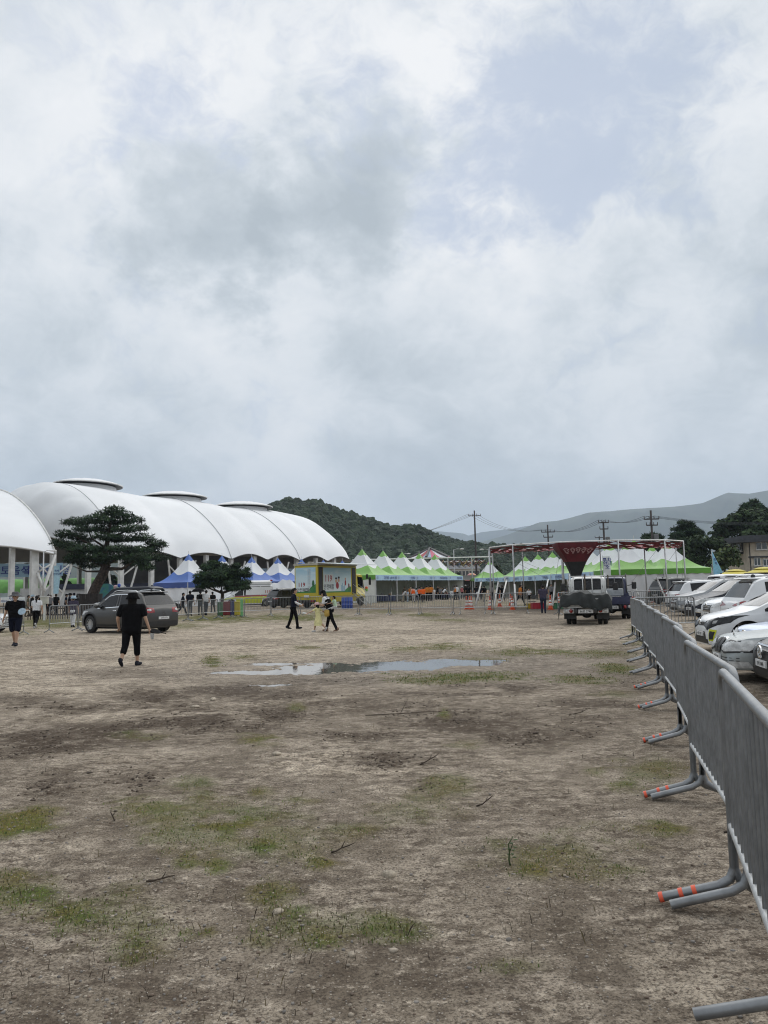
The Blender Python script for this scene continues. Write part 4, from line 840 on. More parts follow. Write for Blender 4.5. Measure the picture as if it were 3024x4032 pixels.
def tree(lab, px, pyb, Yd, blobs_, mats, seed, per=240, size=.5, kind='leaf', group='trees beside the house', trunk=.22, name='tree', flat=.8):
    o = empty(name, pin(px, Yd), 0, lab, 'tree', group); k = Yd/3000; q = MB(); top = min(b_[1] for b_ in blobs_)
    t_ = px3(px, top+10, Yd, o); q.tube([(0, 0, -.2), (t_.x*.4, 0, t_.z*.5), tuple(t_)], [trunk, trunk*.6, trunk*.15], 8)
    for b_ in blobs_[::2]: e = px3(b_[0], b_[1], Yd, o); q.tube([(0, 0, max(.8, e.z*.55)), tuple((Vector((0, 0, e.z*.75))+e)/2), tuple(e)], [trunk*.4, trunk*.25, .03], 5)
    q.build('trunk', BARK, o, smooth=True)
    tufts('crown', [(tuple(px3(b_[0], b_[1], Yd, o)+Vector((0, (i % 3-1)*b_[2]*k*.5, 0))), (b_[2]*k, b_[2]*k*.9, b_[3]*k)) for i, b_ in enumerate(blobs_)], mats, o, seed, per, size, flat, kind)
tree('pine with open layered crown behind the right end of the walkway', 2700, 2200, 98, [(2690, 2062, 26, 10), (2705, 2075, 34, 10), (2675, 2085, 28, 9), (2720, 2092, 34, 9), (2672, 2108, 34, 10), (2700, 2115, 44, 10), (2735, 2110, 34, 9), (2660, 2125, 30, 8), (2750, 2098, 26, 8), (2690, 2135, 46, 12), (2740, 2140, 40, 14), (2722, 2065, 12, 8)], NEED, 21, 330, .42, 'needle', trunk=.25, name='pine_tree', flat=.5)
tree('low flat-topped pine tip just above the fabric walkway roof', 2572, 2200, 100, [(2545, 2113, 24, 5), (2575, 2110, 26, 7), (2595, 2117, 20, 6), (2560, 2125, 40, 8), (2570, 2160, 50, 22)], NEED, 22, 300, .42, 'needle', name='pine_tree', flat=.5)
tree('conical tree top standing highest at the right edge', 2962, 2200, 118, [(2962, 1978, 16, 8), (2945, 1992, 26, 7), (2982, 1992, 26, 7), (2962, 1998, 34, 9), (2935, 2005, 24, 6), (2990, 2004, 26, 7), (2965, 2015, 50, 12), (2950, 2045, 70, 26)], NEED, 23, 300, .5, 'needle', name='pine_tree', flat=.5)
tree('broad dark evergreen mass behind the house at right', 2960, 2200, 114, [(2900, 2035, 40, 22), (2950, 2030, 60, 26), (3010, 2025, 60, 30), (2870, 2055, 36, 18), (2840, 2062, 30, 14), (2915, 2070, 60, 28), (2980, 2070, 70, 34), (2830, 2085, 26, 12), (2870, 2095, 46, 22), (2940, 2110, 70, 30), (3010, 2100, 60, 30), (2850, 2120, 44, 20), (2900, 2140, 56, 26), (2815, 2075, 18, 7), (2812, 2098, 22, 6), (2990, 2140, 60, 24)], BROAD[:2]+[BROAD[1]], 24, 150, .62, 'leaf', trunk=.5)
tree('dark dense tree rising behind the closed tent at the right end', 2740, 2230, 92, [(2740, 2130, 50, 26), (2700, 2160, 46, 26), (2760, 2165, 50, 28), (2800, 2140, 44, 24), (2720, 2200, 60, 30), (2780, 2205, 50, 30), (2660, 2180, 40, 24), (2830, 2150, 40, 22), (2640, 2210, 40, 24), (2840, 2200, 46, 30)], BROAD[:2]+[BROAD[0]], 25, 170, .5, 'leaf', trunk=.3)
tree('dark tree line tree between the walkway and the tents', 2620, 2200, 104, [(2600, 2170, 60, 26), (2500, 2185, 50, 22), (2540, 2165, 40, 20), (2660, 2180, 50, 24), (2460, 2200, 40, 18)], BROAD[:2]+[BROAD[0]], 26, 150, .55, 'leaf', trunk=.25)
tree('rounded olive-green tree left of the house', 2855, 2240, 78, [(2870, 2165, 34, 20), (2840, 2180, 36, 20), (2890, 2185, 36, 22), (2820, 2205, 34, 18), (2860, 2210, 46, 24), (2900, 2215, 34, 20), (2800, 2220, 26, 14), (2830, 2235, 40, 16)], BROAD[1:]+[BROAD[2]], 27, 240, .36, 'leaf', trunk=.2)
tree('dark tree right of the lone small tent', 1940, 2280, 118, [(1935, 2230, 18, 18), (1955, 2245, 22, 22), (1930, 2262, 22, 20), (1965, 2270, 22, 18)], BROAD[:2]+[BROAD[0]], 28, 190, .5, 'leaf', group='trees behind the tents')
tree('small bush before the far white building', 1800, 2290, 150, [(1798, 2262, 12, 10), (1806, 2272, 14, 12)], BROAD, 29, 190, .55, 'leaf', group='trees behind the tents', name='bush')
for i, (px, Yd, w_, h_) in enumerate([(215, 128, 26, 30), (262, 130, 14, 26), (440, 135, 30, 26), (505, 138, 40, 22), (540, 140, 30, 26), (600, 140, 40, 30), (255, 122, 16, 30)]):
    tree(['leafy tree seen behind the blue flag through the arena columns', 'narrow leafy tree just right of the blue flag', 'leafy tree seen through the arena right of the pine trunk', 'dark bushy tree beyond the arena braces', 'tree seen beyond the arena right of the white braces', 'tree seen beyond the arena left of the largest blue tent', 'dark tree directly behind the blue flag'][i], px, 2330, Yd, [(px, 2290-h_*.6, w_*.7, h_*.5), (px-w_*.4, 2295, w_*.7, h_*.6), (px+w_*.4, 2300, w_*.7, h_*.6), (px, 2318, w_, h_*.5)], BROAD, 40+i, 120, .7, 'leaf', group='trees beyond the arena')

# ---------------------------------------------------------------- houses
CREAM = mat('stucco_cream', (.52, .46, .37), .85, vary=.08, scale=1.5, bump=.2, bscale=20); ROOFD = mat('roof_dark', (.045, .048, .055), .7, vary=.15, scale=2); GLD = mat('window_glass', (.02, .03, .035), .08, vary=0, spec=.8); FRW = mat('frame_white', (.62, .62, .6), .5, vary=.04)
hs_ = empty('house', pin(3010, 96), R(-4), 'two-storey cream house with dark flat eaves at the right edge', 'house'); HX = lambda px, py: px3(px, py, 96, hs_)
l0 = HX(2942, 2200).x; z1 = HX(2990, 2136).z
MB().bbox((l0+5.5, 3, z1/2), (11, 7, z1), .03).build('wall', CREAM, hs_); q = MB(); q.box((l0+5, 2.6, z1+.12), (13.2, 9, .24)); q.box((l0+5, 3, z1+.55), (11, 7.4, .7)); q.build('roof', ROOFD, hs_)
def window(par, x, y, z, w_, h_, n=2, m=FRW):
    f = MB().box((x, y, z), (w_, .1, h_)).build('window', m, par)
    for k in range(n): MB().box((x-w_/2+(k+.5)*w_/n, y-.06, z), (w_/n-.12, .03, h_-.16)).build('pane', GLD, f)
    MB().box((x, y-.1, z-h_/2-.05), (w_+.2, .22, .08)).build('sill', FRW, f)
w0 = HX(2991, 2150); window(hs_, w0.x, -.55, w0.z, 1.35, .95); w0 = HX(3010, 2215); window(hs_, w0.x, -.55, w0.z, .85, .9); w0 = HX(2975, 2212); window(hs_, w0.x, -.55, w0.z, .8, 1.0)
w0 = HX(2932, 2153); MB().box((l0-.6, 2.2, w0.z), (1.2, 2.6, 1.7)).build('bay', ROOFD, hs_); window(hs_, l0-.55, .82, w0.z, .55, .95, 1)
q = MB(); zz_ = HX(2980, 2193).z
for k in range(2): q.tube([(l0+.2, -.6, z1-.1), (l0+.2, -.6, .1)], .05, 6)
q.box((l0+5.5, -.62, zz_), (11, .25, .18)); q.build('downpipe', ROOFD, hs_)
MB().box((l0+3, -3.2, 1.3), (16, .5, 2.6)).build('garden_wall', mat('stone_dark', (.07, .065, .06), .9, vary=.3, scale=2, bump=.6, bscale=4), hs_)
bld = empty('school_building', pin(1830, 185), R(3), 'far pale two-storey building with rows of dark windows and grey roof', 'building'); BX = lambda px, py: px3(px, py, 185, bld); a = BX(1762, 2226); b_ = BX(1888, 2226); L_ = b_.x-a.x; zt_ = BX(1830, 2240).z; cx = (a.x+b_.x)/2
MB().box((cx, 4, zt_/2), (L_, 8, zt_)).build('wall', mat('wall_pale_far', (.55, .53, .48), .8, vary=.06, scale=.4), bld); q = MB(); rt = BX(1830, 2224).z
q.prism([(cx-L_/2-.4, -.5, zt_), (cx-L_/2-.4, 4, rt), (cx-L_/2-.4, 8.5, zt_)], (L_+.8, 0, 0)); q.build('roof', mat('slate_grey', (.12, .125, .14), .8, vary=.15, scale=.5), bld)
for r_ in range(3):
    for k in range(9): w_ = MB().box((cx-L_/2+(k+.5)*L_/9, -.02, zt_-1.1-r_*2.1), (.62, .08, 1.15)).build('window', mat('window_dark', (.06, .065, .07), .3, vary=0), bld)
# ---------------------------------------------------------------- vehicles
RUB = mat('tyre_rubber', (.014, .014, .014), .8, vary=.2, scale=8); ALU = mat('alloy', (.55, .56, .57), .3, metal=.8, vary=.06); BLK = mat('black_plastic', (.016, .016, .017), .55, vary=.12, scale=5)
CHR = mat('chrome', (.75, .76, .77), .12, metal=1.0, vary=0); CGL = mat('car_glass', (.006, .007, .009), .05, vary=0, spec=.32); CGL2 = mat('car_glass_rear', (.02, .022, .025), .06, vary=.2, scale=1.5, spec=.45)
LMP = mat('lamp_clear', (.56, .57, .57), .3, vary=.2, scale=7, spec=.5, coat=.3); LMPD = mat('lamp_smoked', (.018, .02, .022), .2, vary=.4, scale=9, spec=.35); LRED = mat('lamp_red', (.28, .008, .01), .15, vary=.25, scale=12, coat=.6); LAMB = mat('lamp_amber', (.45, .13, .02), .2, vary=.1)
PLW = mat('plate_white', (.68, .69, .69), .5, vary=.05); PLB = mat('plate_ink', (.02, .025, .03), .6, vary=0)
def paint(name, c, metal=.0, rough=.32): return mat('paint_'+name, c, rough, metal=metal, vary=.035, scale=1.2, coat=.45)
DW = [None]
def decal(name, poly, ax, body, m, parent, off=.007, step=.07, clampw=None):
    """a sheet that follows the bodywork: poly in the plane across the axis ax"""
    clampw = clampw or (DW[0]*.945 if ax[1] == 'x' and DW[0] else None)
    bv = body if isinstance(body, BVHTree) else BVHTree.FromObject(body, bpy.context.evaluated_depsgraph_get())
    if clampw: poly = [(max(-clampw, min(clampw, p[0])), p[1]) for p in poly]
    xs = [p[0] for p in poly]; ys = [p[1] for p in poly]; pts = []; n = len(poly)
    for i in range(n):
        a, b_ = Vector(poly[i]), Vector(poly[(i+1) % n]); k = max(1, int((b_-a).length/step))
        pts += [a.lerp(b_, j/k) for j in range(k)]
    ne = len(pts); edges = [(i, (i+1) % ne) for i in range(ne)]
    x = min(xs)+step/2
    def inside(px, py):
        c = False
        for i in range(n):
            (x0, y0), (x1, y1) = poly[i], poly[(i+1) % n]
            if (y0 > py) != (y1 > py) and px < (x1-x0)*(py-y0)/(y1-y0)+x0: c = not c
        return c
    while x < max(xs):
        y = min(ys)+step/2
        while y < max(ys):
            if inside(x, y): pts.append(Vector((x, y)))
            y += step
        x += step
    r = delaunay_2d_cdt([Vector(p) for p in pts], edges, [], 1, 1e-5)
    d = {'+x': Vector((-1, 0, 0)), '-x': Vector((1, 0, 0)), '+y': Vector((0, -1, 0)), '-y': Vector((0, 1, 0)), '+z': Vector((0, 0, -1))}[ax]
    vs, ok = [], []
    for p in r[0]:
        o = Vector((0, p[0], p[1])) if ax[1] == 'x' else (Vector((p[0], 0, p[1])) if ax[1] == 'y' else Vector((p[0], p[1], 0)))
        h = bv.ray_cast(o-d*8, d); ok.append(h[0] is not None); vs.append((h[0]+(h[1] if h[1].dot(d) < 0 else -h[1])*off) if h[0] else o)
    q = MB(); q.add(vs, [tuple(f) for f in r[2] if all(ok[i] for i in f)])
    o = q.build(name, m, parent, smooth=True); return o
def wheel(par, x, y, r, wd, rim=ALU, spokes=5, dual=False):
    sg = 1 if y > 0 else -1; q = MB(); prof = [(r*.62, -wd/2), (r*.9, -wd/2), (r*.98, -wd*.40), (r, -wd*.25), (r, wd*.25), (r*.98, wd*.40), (r*.9, wd/2), (r*.62, wd/2), (r*.55, wd*.2), (r*.3, 0), (.01, 0)]
    q.lathe(prof, (x, y, r), 28, axis='Y'); w_ = q.build('wheel', RUB, par, smooth=True, sharp=50)
    q = MB(); yo = sg*wd*.38
    q.lathe([(r*.66, -.02), (r*.66, .02), (r*.6, .025), (r*.6, -.02)], (x, y+yo, r), 24, axis='Y')
    for k in range(spokes*2):
        a = PI*k/spokes; dx, dz = math.cos(a), math.sin(a); px_, pz_ = -dz, dx
        q.add([(x+dx*r*.14+px_*r*.07, y+yo, r+dz*r*.14+pz_*r*.07), (x+dx*r*.14-px_*r*.07, y+yo, r+dz*r*.14-pz_*r*.07), (x+dx*r*.62-px_*r*.045, y+yo+sg*.012, r+dz*r*.62-pz_*r*.045), (x+dx*r*.62+px_*r*.045, y+yo+sg*.012, r+dz*r*.62+pz_*r*.045)], [(0, 1, 2, 3)])
    q.lathe([(r*.18, -.015), (r*.18, .015)], (x, y+yo, r), 14, axis='Y'); q.build('rim', rim, w_)
    return w_
def shell(par, top, belt, hw, W, zs, m, arches=(), tumble=.22, keys=(), name='body', n=46, cap=(.86, .10)):
    x0, x1 = top[0][0], top[-1][0]; tx, tz = zip(*top); bx, bz = zip(*belt); hx, hv_ = zip(*hw); Hm = max(tz); bm_ = sum(bz)/len(bz)
    xs = sorted(set(list(np.linspace(x0, x1, n))+[k for k in tx]+[k for k in hx]+[x0+.03, x1-.03]))
    xs = [x for i, x in enumerate(xs) if i == 0 or x-xs[i-1] > 1e-4]
    vs, fs = [], []; NP = 23
    def smooth_at(x, X_, Z_, h=.06): return (float(np.interp(x-h, X_, Z_))+2*float(np.interp(x, X_, Z_))+float(np.interp(x+h, X_, Z_)))/4
    for i, x in enumerate(xs):
        zt = smooth_at(x, tx, tz); zb = min(smooth_at(x, bx, bz), zt-.005); wb = smooth_at(x, hx, hv_)*W/2; c = max(0, (zt-zb)/(Hm-bm_)); zl = zs
        if i in (0, len(xs)-1): wb *= cap[0]; zl = zs+cap[1]; zb -= .02; zt -= .04
        c = min(c, 1.05); wr = wb*(.93-tumble*c)
        half = [(wb*.75, zl), (wb*.955, zl+.03), (wb*.985, zl+.12), (wb, lerp(zl, zb, .45)), (wb*.995, lerp(zl, zb, .75)), (wb*.97, zb-.035), (wb*.945, zb), (lerp(wb*.935, wr, .5), lerp(zb, zt-.05*c, .5)), (wr, zt-.06*c-.004), (wr*.93, zt-.018*c), (wr*.5, zt+.012)]
        ring = [(-y, z) for y, z in half]+[(0, zt+.02)]+[(y, z) for y, z in reversed(half)]
        vs += [(x, y, z) for y, z in ring]
    k = len(xs)
    for i in range(k-1):
        for j in range(NP): fs.append((i*NP+j, i*NP+(j+1) % NP, (i+1)*NP+(j+1) % NP, (i+1)*NP+j))
    fs += [tuple(range(NP)), tuple(range((k-1)*NP, k*NP))]
    bm = bmesh.new(); bv = [bm.verts.new(v) for v in vs]
    for f in fs: bm.faces.new([bv[i] for i in f])
    bmesh.ops.recalc_face_normals(bm, faces=bm.faces[:])
    me = bpy.data.meshes.new(name); bm.to_mesh(me); bm.free(); me.materials.append(m); me.materials.append(BLK)
    o = bpy.data.objects.new(name, me); COL.objects.link(o)
    for (ax_, r_) in arches:
        q = MB(); q.lathe([(r_, -W), (r_, W)], (ax_, 0, r_-.05), 30, axis='Y'); cu = q.build('cut', BLK); bc = bmesh.new(); bc.from_mesh(cu.data); bmesh.ops.recalc_face_normals(bc, faces=bc.faces[:]); bc.to_mesh(cu.data); bc.free()
        md_ = o.modifiers.new('b', 'BOOLEAN'); md_.object = cu; md_.operation = 'DIFFERENCE'; md_.solver = 'EXACT'; md_.material_mode = 'TRANSFER'
        dg = bpy.context.evaluated_depsgraph_get(); m2 = bpy.data.meshes.new_from_object(o.evaluated_get(dg)); o.modifiers.clear(); o.data = m2; bpy.data.objects.remove(cu)
    me = o.data; me.name = name; me.polygons.foreach_set('use_smooth', [True]*len(me.polygons)); me.set_sharp_from_angle(angle=R(38)); o.parent = par
    return o
def mir(poly): return [(-a, b_) for a, b_ in reversed(poly)]
def plate(par, x, z, txt, heading, y=0.0, w_=.52, h_=.11):
    q = MB(); q.box((x, y, z), (.025, w_, h_)); sg = 1 if heading > 0 else -1
    q.text(txt, (x+sg*.016, y, z), (0, sg, 0), (0, 0, 1), h_*.82, 1, squeeze=.9); return q.build('number_plate', [PLW, PLB], par)
def car(label, front=None, rear=None, ang=0.0, col=None, L=4.6, W=1.85, H=1.68, kind='suv', cat='car', name='parked_car', head='clear', grille='bars', tail=True, ptxt='12가 3456', rtxt=None, clad=True, roofrail=True, fog=None, wheel_r=.36, group=None, extra=None, glassm=None, trim=None, hoodcol=None, ring_plate=False):
    d = Vector((math.cos(ang), math.sin(ang), 0)); c = (front-d*(L/2)) if front is not None else (rear+d*(L/2)); c = Vector((c.x, c.y, float(drop(c.x, c.y))))
    o = empty(name, c, ang, label, cat, group); h = L/2; s = H/1.68
    if kind == 'suv':
        top = [(-h, .80*s), (-h+.05, 1.02*s), (-h+.16, 1.10*s), (-h+.50, 1.56*s), (-h+.75, 1.64*s), (-h+1.5, H), (h-2.35, H-.01), (h-1.95, H-.07), (h-1.15, 1.10*s), (h-.95, 1.06*s), (h-.30, .93*s), (h-.12, .86*s), (h-.03, .76*s), (h, .60*s)]
        belt = [(-h, .80*s), (-h+.2, 1.06*s), (-h+1.5, 1.05*s), (h-1.2, .98*s), (h-.8, .93*s), (h-.3, .84*s), (h, .55*s)]
        gl = (h-1.22, h-1.95, -h+.78, -h+.55)
    elif kind == 'sedan':
        top = [(-h, .70*s), (-h+.05, .92*s), (-h+.2, .99*s), (-h+.75, 1.04*s), (-h+1.45, 1.36*s), (-h+1.85, H-.02), (-h+2.4, H), (h-2.3, H-.02), (h-1.45, 1.0*s), (h-1.2, .99*s), (h-.35, .90*s), (h-.12, .83*s), (h-.03, .74*s), (h, .55*s)]
        belt = [(-h, .7*s), (-h+.2, .93*s), (-h+1.2, .95*s), (h-1.4, .90*s), (h-.9, .90*s), (h-.3, .81*s), (h, .50*s)]
        gl = (h-1.55, h-2.2, -h+1.75, -h+1.0)
    elif kind == 'van':
        top = [(-h, .9), (-h+.04, 1.2), (-h+.1, 1.5), (-h+.25, H-.08), (-h+.6, H), (h-1.9, H-.02), (h-1.55, H-.1), (h-.75, 1.18), (h-.6, 1.12), (h-.2, .95), (h-.06, .8), (h, .6)]
        belt = [(-h, .9), (-h+.2, 1.14), (h-1.0, 1.1), (h-.7, 1.02), (h-.2, .85), (h, .55)]
        gl = (h-.85, h-1.55, -h+.45, -h+.25)
    else:  # mpv
        top = [(-h, .75), (-h+.04, 1.0), (-h+.12, 1.12), (-h+.38, 1.5), (-h+.6, H-.04), (-h+1.3, H), (h-2.2, H-.02), (h-2.0, H-.09), (h-1.08, 1.08), (h-.9, 1.03), (h-.28, .90), (h-.08, .80), (h, .58)]
        belt = [(-h, .75), (-h+.2, 1.02), (h-1.3, .98), (h-.8, .94), (h-.3, .85), (h, .52)]
        gl = (h-1.15, h-2.0, -h+.62, -h+.42)
    hw = [(-h, .84), (-h+.06, .90), (-h+.25, .965), (-h+.8, 1), (h-1.1, 1), (h-.5, .96), (h-.22, .88), (h-.06, .76), (h, .64)]
    if kind == 'van': hw = [(-h, .9), (-h+.1, .97), (-h+.5, 1), (h-.8, 1), (h-.3, .95), (h-.06, .84), (h, .74)]
    wx = (h-.88, -h+.92) if kind != 'sedan' else (h-.92, -h+1.05); zs = .24 if kind in ('suv', 'van') else .20
    body = shell(o, top, belt, hw, W, zs, col, arches=[(wx[0], wheel_r+.07), (wx[1], wheel_r+.07)], tumble=.10 if kind == 'van' else .22)
    bv = BVHTree.FromObject(body, bpy.context.evaluated_depsgraph_get()); G = glassm or CGL
    tx, tz = zip(*top); bx_, bz_ = zip(*belt); T = lambda x: float(np.interp(x, tx, tz)); B = lambda x: float(np.interp(x, bx_, bz_))
    fb, ft, rt, rb_ = gl; WH = W/2; DW[0] = WH
    # side glass split by the pillars
    cuts = [fb-.12, (ft+rt)/2+.25, rt+.95 if kind != 'sedan' else rt+.2, rb_+.18] if kind != 'van' else [fb-.1, ft-.55, (ft+rt)/2-.6, rb_+.15]
    for k in range(3):
        xa, xb = cuts[k]-.035, cuts[k+1]+.035
        def zt_(x): return min(T(x)-.11*s, B(x)+.03+max(.0, (fb-.05-x)*.62) if x > ft-.25 else 9, 9)
        N = 8; lo = [(lerp(xb, xa, i/N), B(lerp(xb, xa, i/N))+.035) for i in range(N+1)]; hi = [(lerp(xa, xb, i/N), max(B(lerp(xa, xb, i/N))+.05, zt_(lerp(xa, xb, i/N)))) for i in range(N+1)]
        for sd_ in ('+y', '-y'): w_ = decal('window', lo+hi, sd_, bv, G, o, .005)
    if trim:
        for sd_ in ('+y', '-y'):
            N = 16; xa, xb = cuts[0]-.02, cuts[3]; lo = [(lerp(xb, xa, i/N), B(lerp(xb, xa, i/N))+.005) for i in range(N+1)]
            decal('window_trim', lo+[(x, z+.03) for x, z in reversed(lo)], sd_, bv, trim, o, .009)
            hi = [(lerp(xb, xa-.35, i/N), T(lerp(xb, xa-.35, i/N))-.105*s) for i in range(N+1)]; decal('window_trim', [(x, z-.025) for x, z in hi]+list(reversed(hi)), sd_, bv, trim, o, .009)
    zc, zr_ = T(fb)+.03, T(ft)-.075
    decal('windscreen', [(-WH*.80, zc), (WH*.80, zc), (WH*.66, zr_), (-WH*.66, zr_)], '+x', bv, CGL, o, .006)
    zc, zr_ = (T(rb_) if kind != 'sedan' else 1.05*s)+(-.30*s if kind in ('suv', 'mpv') else (-.42 if kind == 'van' else .0)), T(rt)-.10
    if kind in ('suv', 'mpv'): zc = T(-h+.16)+.03
    decal('rear_window', [(-WH*.80, zc), (WH*.80, zc), (WH*.66, zr_), (-WH*.66, zr_)], '-x', bv, glassm or CGL2, o, .006)
    if kind in ('suv', 'mpv'):
        q = MB(); q.bbox((-h+.62, 0, T(-h+.70)+.0), (.42, W*.66, .05), .02); q.build('spoiler', col, o, smooth=True, sharp=40)
    if clad:
        for sd_ in ('+y', '-y'): decal('sill_trim', [(-h+.3, zs+.02), (h-.35, zs+.02), (h-.35, zs+.13), (-h+.3, zs+.13)], sd_, bv, BLK, o, .008, .12)
        for x in wx:
            for sd_ in ('+y', '-y'): rr = wheel_r+.07; A_ = [R(-8+i*196/14) for i in range(15)]; decal('arch_trim', [(x+(rr+.005)*math.cos(a), rr-.05+(rr+.005)*math.sin(a)) for a in A_]+[(x+(rr+.06)*math.cos(a), rr-.05+(rr+.06)*math.sin(a)) for a in reversed(A_)], sd_, bv, BLK, o, .01, .09)
    # door seams and handles
    for sd_ in ('+y', '-y'):
        for xd in (ft-.55, (ft+rt)/2-.05): decal('door_seam', [(xd, zs+.15), (xd+.012, zs+.15), (xd+.012, B(xd)-.02), (xd, B(xd)-.02)], sd_, bv, BLK, o, .004, .2)
    for sg in (-1, 1):
        for xd in ((ft+rt)/2+.3, rt+.75): MB().bbox((xd, sg*(WH*.985), B(xd)-.13), (.20, .05, .035), .012).build('door_handle', trim or col, o)
    # front
    hl = {'clear': LMP, 'dark': LMPD}[head]; zl = .72*s if kind != 'sedan' else .68*s
    lamp_ = [(WH*.40, zl-.03), (WH*.93, zl+.03), (WH*.965, zl+.17), (WH*.80, zl+.17), (WH*.42, zl+.09)]
    if kind == 'sedan' and grille == 'twin': lamp_ = [(WH*.30, zl-.06), (WH*.5, zl-.10), (WH*.95, zl-.06), (WH*.985, zl+.05), (WH*.85, zl+.13), (WH*.45, zl+.14), (WH*.30, zl+.06)]
    if kind == 'mpv': zl = .70; lamp_ = [(WH*.28, zl-.03), (WH*.60, zl-.13), (WH*.94, zl+.06), (WH*.99, zl+.24), (WH*.6, zl+.16), (WH*.28, zl+.08)]
    for pl in (lamp_, mir(lamp_)):
        decal('headlight', [(a, b_) for a, b_ in [(p[0]*1.0, p[1]) for p in pl]], '+x', bv, BLK if grille == 'twin' else hl, o, .005, .05)
        cx_, cz_ = sum(p[0] for p in pl)/len(pl), sum(p[1] for p in pl)/len(pl)
        decal('lens', [(cx_+(p[0]-cx_)*.88, cz_+(p[1]-cz_)*(.70 if grille == 'twin' else .80)) for p in pl], '+x', bv, LMP if head == 'clear' else LMPD, o, .012, .05)
        if head == 'dark':
            for t_ in (-.16, .14): decal('lens', [(cx_+t_*WH-.035, cz_-.03), (cx_+t_*WH+.035, cz_-.02), (cx_+t_*WH+.045, cz_+.05), (cx_+t_*WH-.025, cz_+.04)], '+x', bv, LMP, o, .016, .04)
    if grille == 'bars':
        decal('grille', [(-WH*.38, zl+.08), (-WH*.34, zl-.20), (WH*.34, zl-.20), (WH*.38, zl+.08)], '+x', bv, BLK, o, .008, .06)
        for k in range(4): z = zl+.055-k*.065; decal('grille_bar', [(-WH*.37, z), (WH*.37, z), (WH*.37, z+.028), (-WH*.37, z+.028)], '+x', bv, CHR, o, .018, .06)
    elif grille == 'slim':
        decal('grille', [(-WH*.32, zl-.03), (WH*.32, zl-.03), (WH*.32, zl+.06), (-WH*.32, zl+.06)], '+x', bv, BLK, o, .008, .06)
        decal('lower_grille', [(-WH*.40, zl-.17), (-WH*.50, .34), (WH*.50, .34), (WH*.40, zl-.17)], '+x', bv, BLK, o, .008, .06)
        decal('grille_bar', [(-WH*.37, zl-.215), (WH*.37, zl-.215), (WH*.36, zl-.185), (-WH*.36, zl-.185)], '+x', bv, CHR, o, .016, .06)
    elif grille == 'twin':
        for sg in (1, -1):
            pl = [(WH*.015, zl-.10), (WH*.015, zl+.15), (WH*.2, zl+.14), (WH*.225, zl+.09), (WH*.225, zl-.06), (WH*.2, zl-.10)]; pl = pl if sg > 0 else mir(pl)
            decal('grille_frame', [(p[0]*1.08, (p[1]-zl)*1.12+zl) for p in pl], '+x', bv, CHR, o, .008, .05); decal('grille', pl, '+x', bv, BLK, o, .016, .05)
        for z, w_ in ((zl-.17, .012), (zl-.215, .012)): decal('bumper_strip', [(-WH*.98, z), (WH*.98, z), (WH*.98, z+w_), (-WH*.98, z+w_)], '+x', bv, BLK, o, .006, .1)
        decal('lower_grille', [(-WH*.45, .25), (WH*.45, .25), (WH*.45, .36), (-WH*.45, .36)], '+x', bv, BLK, o, .007, .06)
        for pl in ([(WH*.55, .24), (WH*.9, .26), (WH*.9, .37), (WH*.55, .36)],): 
            for pp in (pl, mir(pl)): decal('fog_lamp', pp, '+x', bv, LMP, o, .012, .06)
        decal('bumper_lip', [(-WH*.9, .205), (WH*.9, .205), (WH*.9, .23), (-WH*.9, .23)], '+x', bv, CHR, o, .012, .1)
        q = MB()
        for k in range(5): a = PI/2+(k-2)*.55; q.tube([(h-.30, 0, T(h-.30)+.02), (h-.30-.0, math.cos(a)*.07, T(h-.30)+.02+abs(math.sin(a))*.10)], [.012, .004], 5)
        q.build('hood_ornament', CHR, o)
    elif grille == 'ring':
        decal('grille', [(-WH*.42, .36), (WH*.42, .36), (WH*.46, .60), (-WH*.46, .60)], '+x', bv, BLK, o, .008, .06)
        q = MB(); q.lathe([(.085, -.012), (.105, -.012), (.105, .012), (.085, .012), (.085, -.012)], (h+.03, 0, zl+.02), 24, axis='X'); q.box((h+.03, 0, zl+.02), (.02, .2, .03), rx=R(24)); q.build('emblem', CHR, o)
        decal('bumper_strip', [(-WH*.9, zl+.10), (WH*.9, zl+.10), (WH*.9, zl+.125), (-WH*.9, zl+.125)], '+x', bv, CHR, o, .012, .08)
    if grille in ('bars', 'slim'):
        q = MB(); q.lathe([(.06, -.015), (.06, .015)], (h-.0, 0, zl+.06), 16, axis='X', sx=1.3); q.build('emblem', CHR, o)
    if grille not in ('twin',): decal('bumper_intake', [(-WH*.62, zs+.04), (WH*.62, zs+.04), (WH*.6, zs+.15), (-WH*.6, zs+.15)], '+x', bv, BLK, o, .007, .08)
    if fog:
        for pl in ([(WH*.62, zl-.34), (WH*.86, zl-.36), (WH*.94, zl-.22), (WH*.66, zl-.17)] if kind != 'mpv' or head == 'clear' else [(WH*.66, .30), (WH*.78, .31), (WH*.84, .58), (WH*.68, .60)],):
            for pp in (pl, mir(pl)):
                decal('fog_frame', pp, '+x', bv, fog, o, .008, .06); cx_, cz_ = sum(p[0] for p in pp)/4, sum(p[1] for p in pp)/4
                decal('fog_lamp', [(cx_+(p[0]-cx_)*.7, cz_+(p[1]-cz_)*.68) for p in pp], '+x', bv, BLK if head == 'dark' else LMP, o, .013, .06)
    zp = {'twin': .40, 'ring': .44, 'slim': .47}.get(grille, .50)
    plate(o, h+.02, zp, ptxt, 1)
    # rear
    zt2 = .86*s if kind != 'sedan' else .74*s
    tl = [(WH*.52, zt2-.07), (WH*.97, zt2-.10), (WH*.99, zt2+.10), (WH*.80, zt2+.11), (WH*.55, zt2+.08)] if tail is True else tail
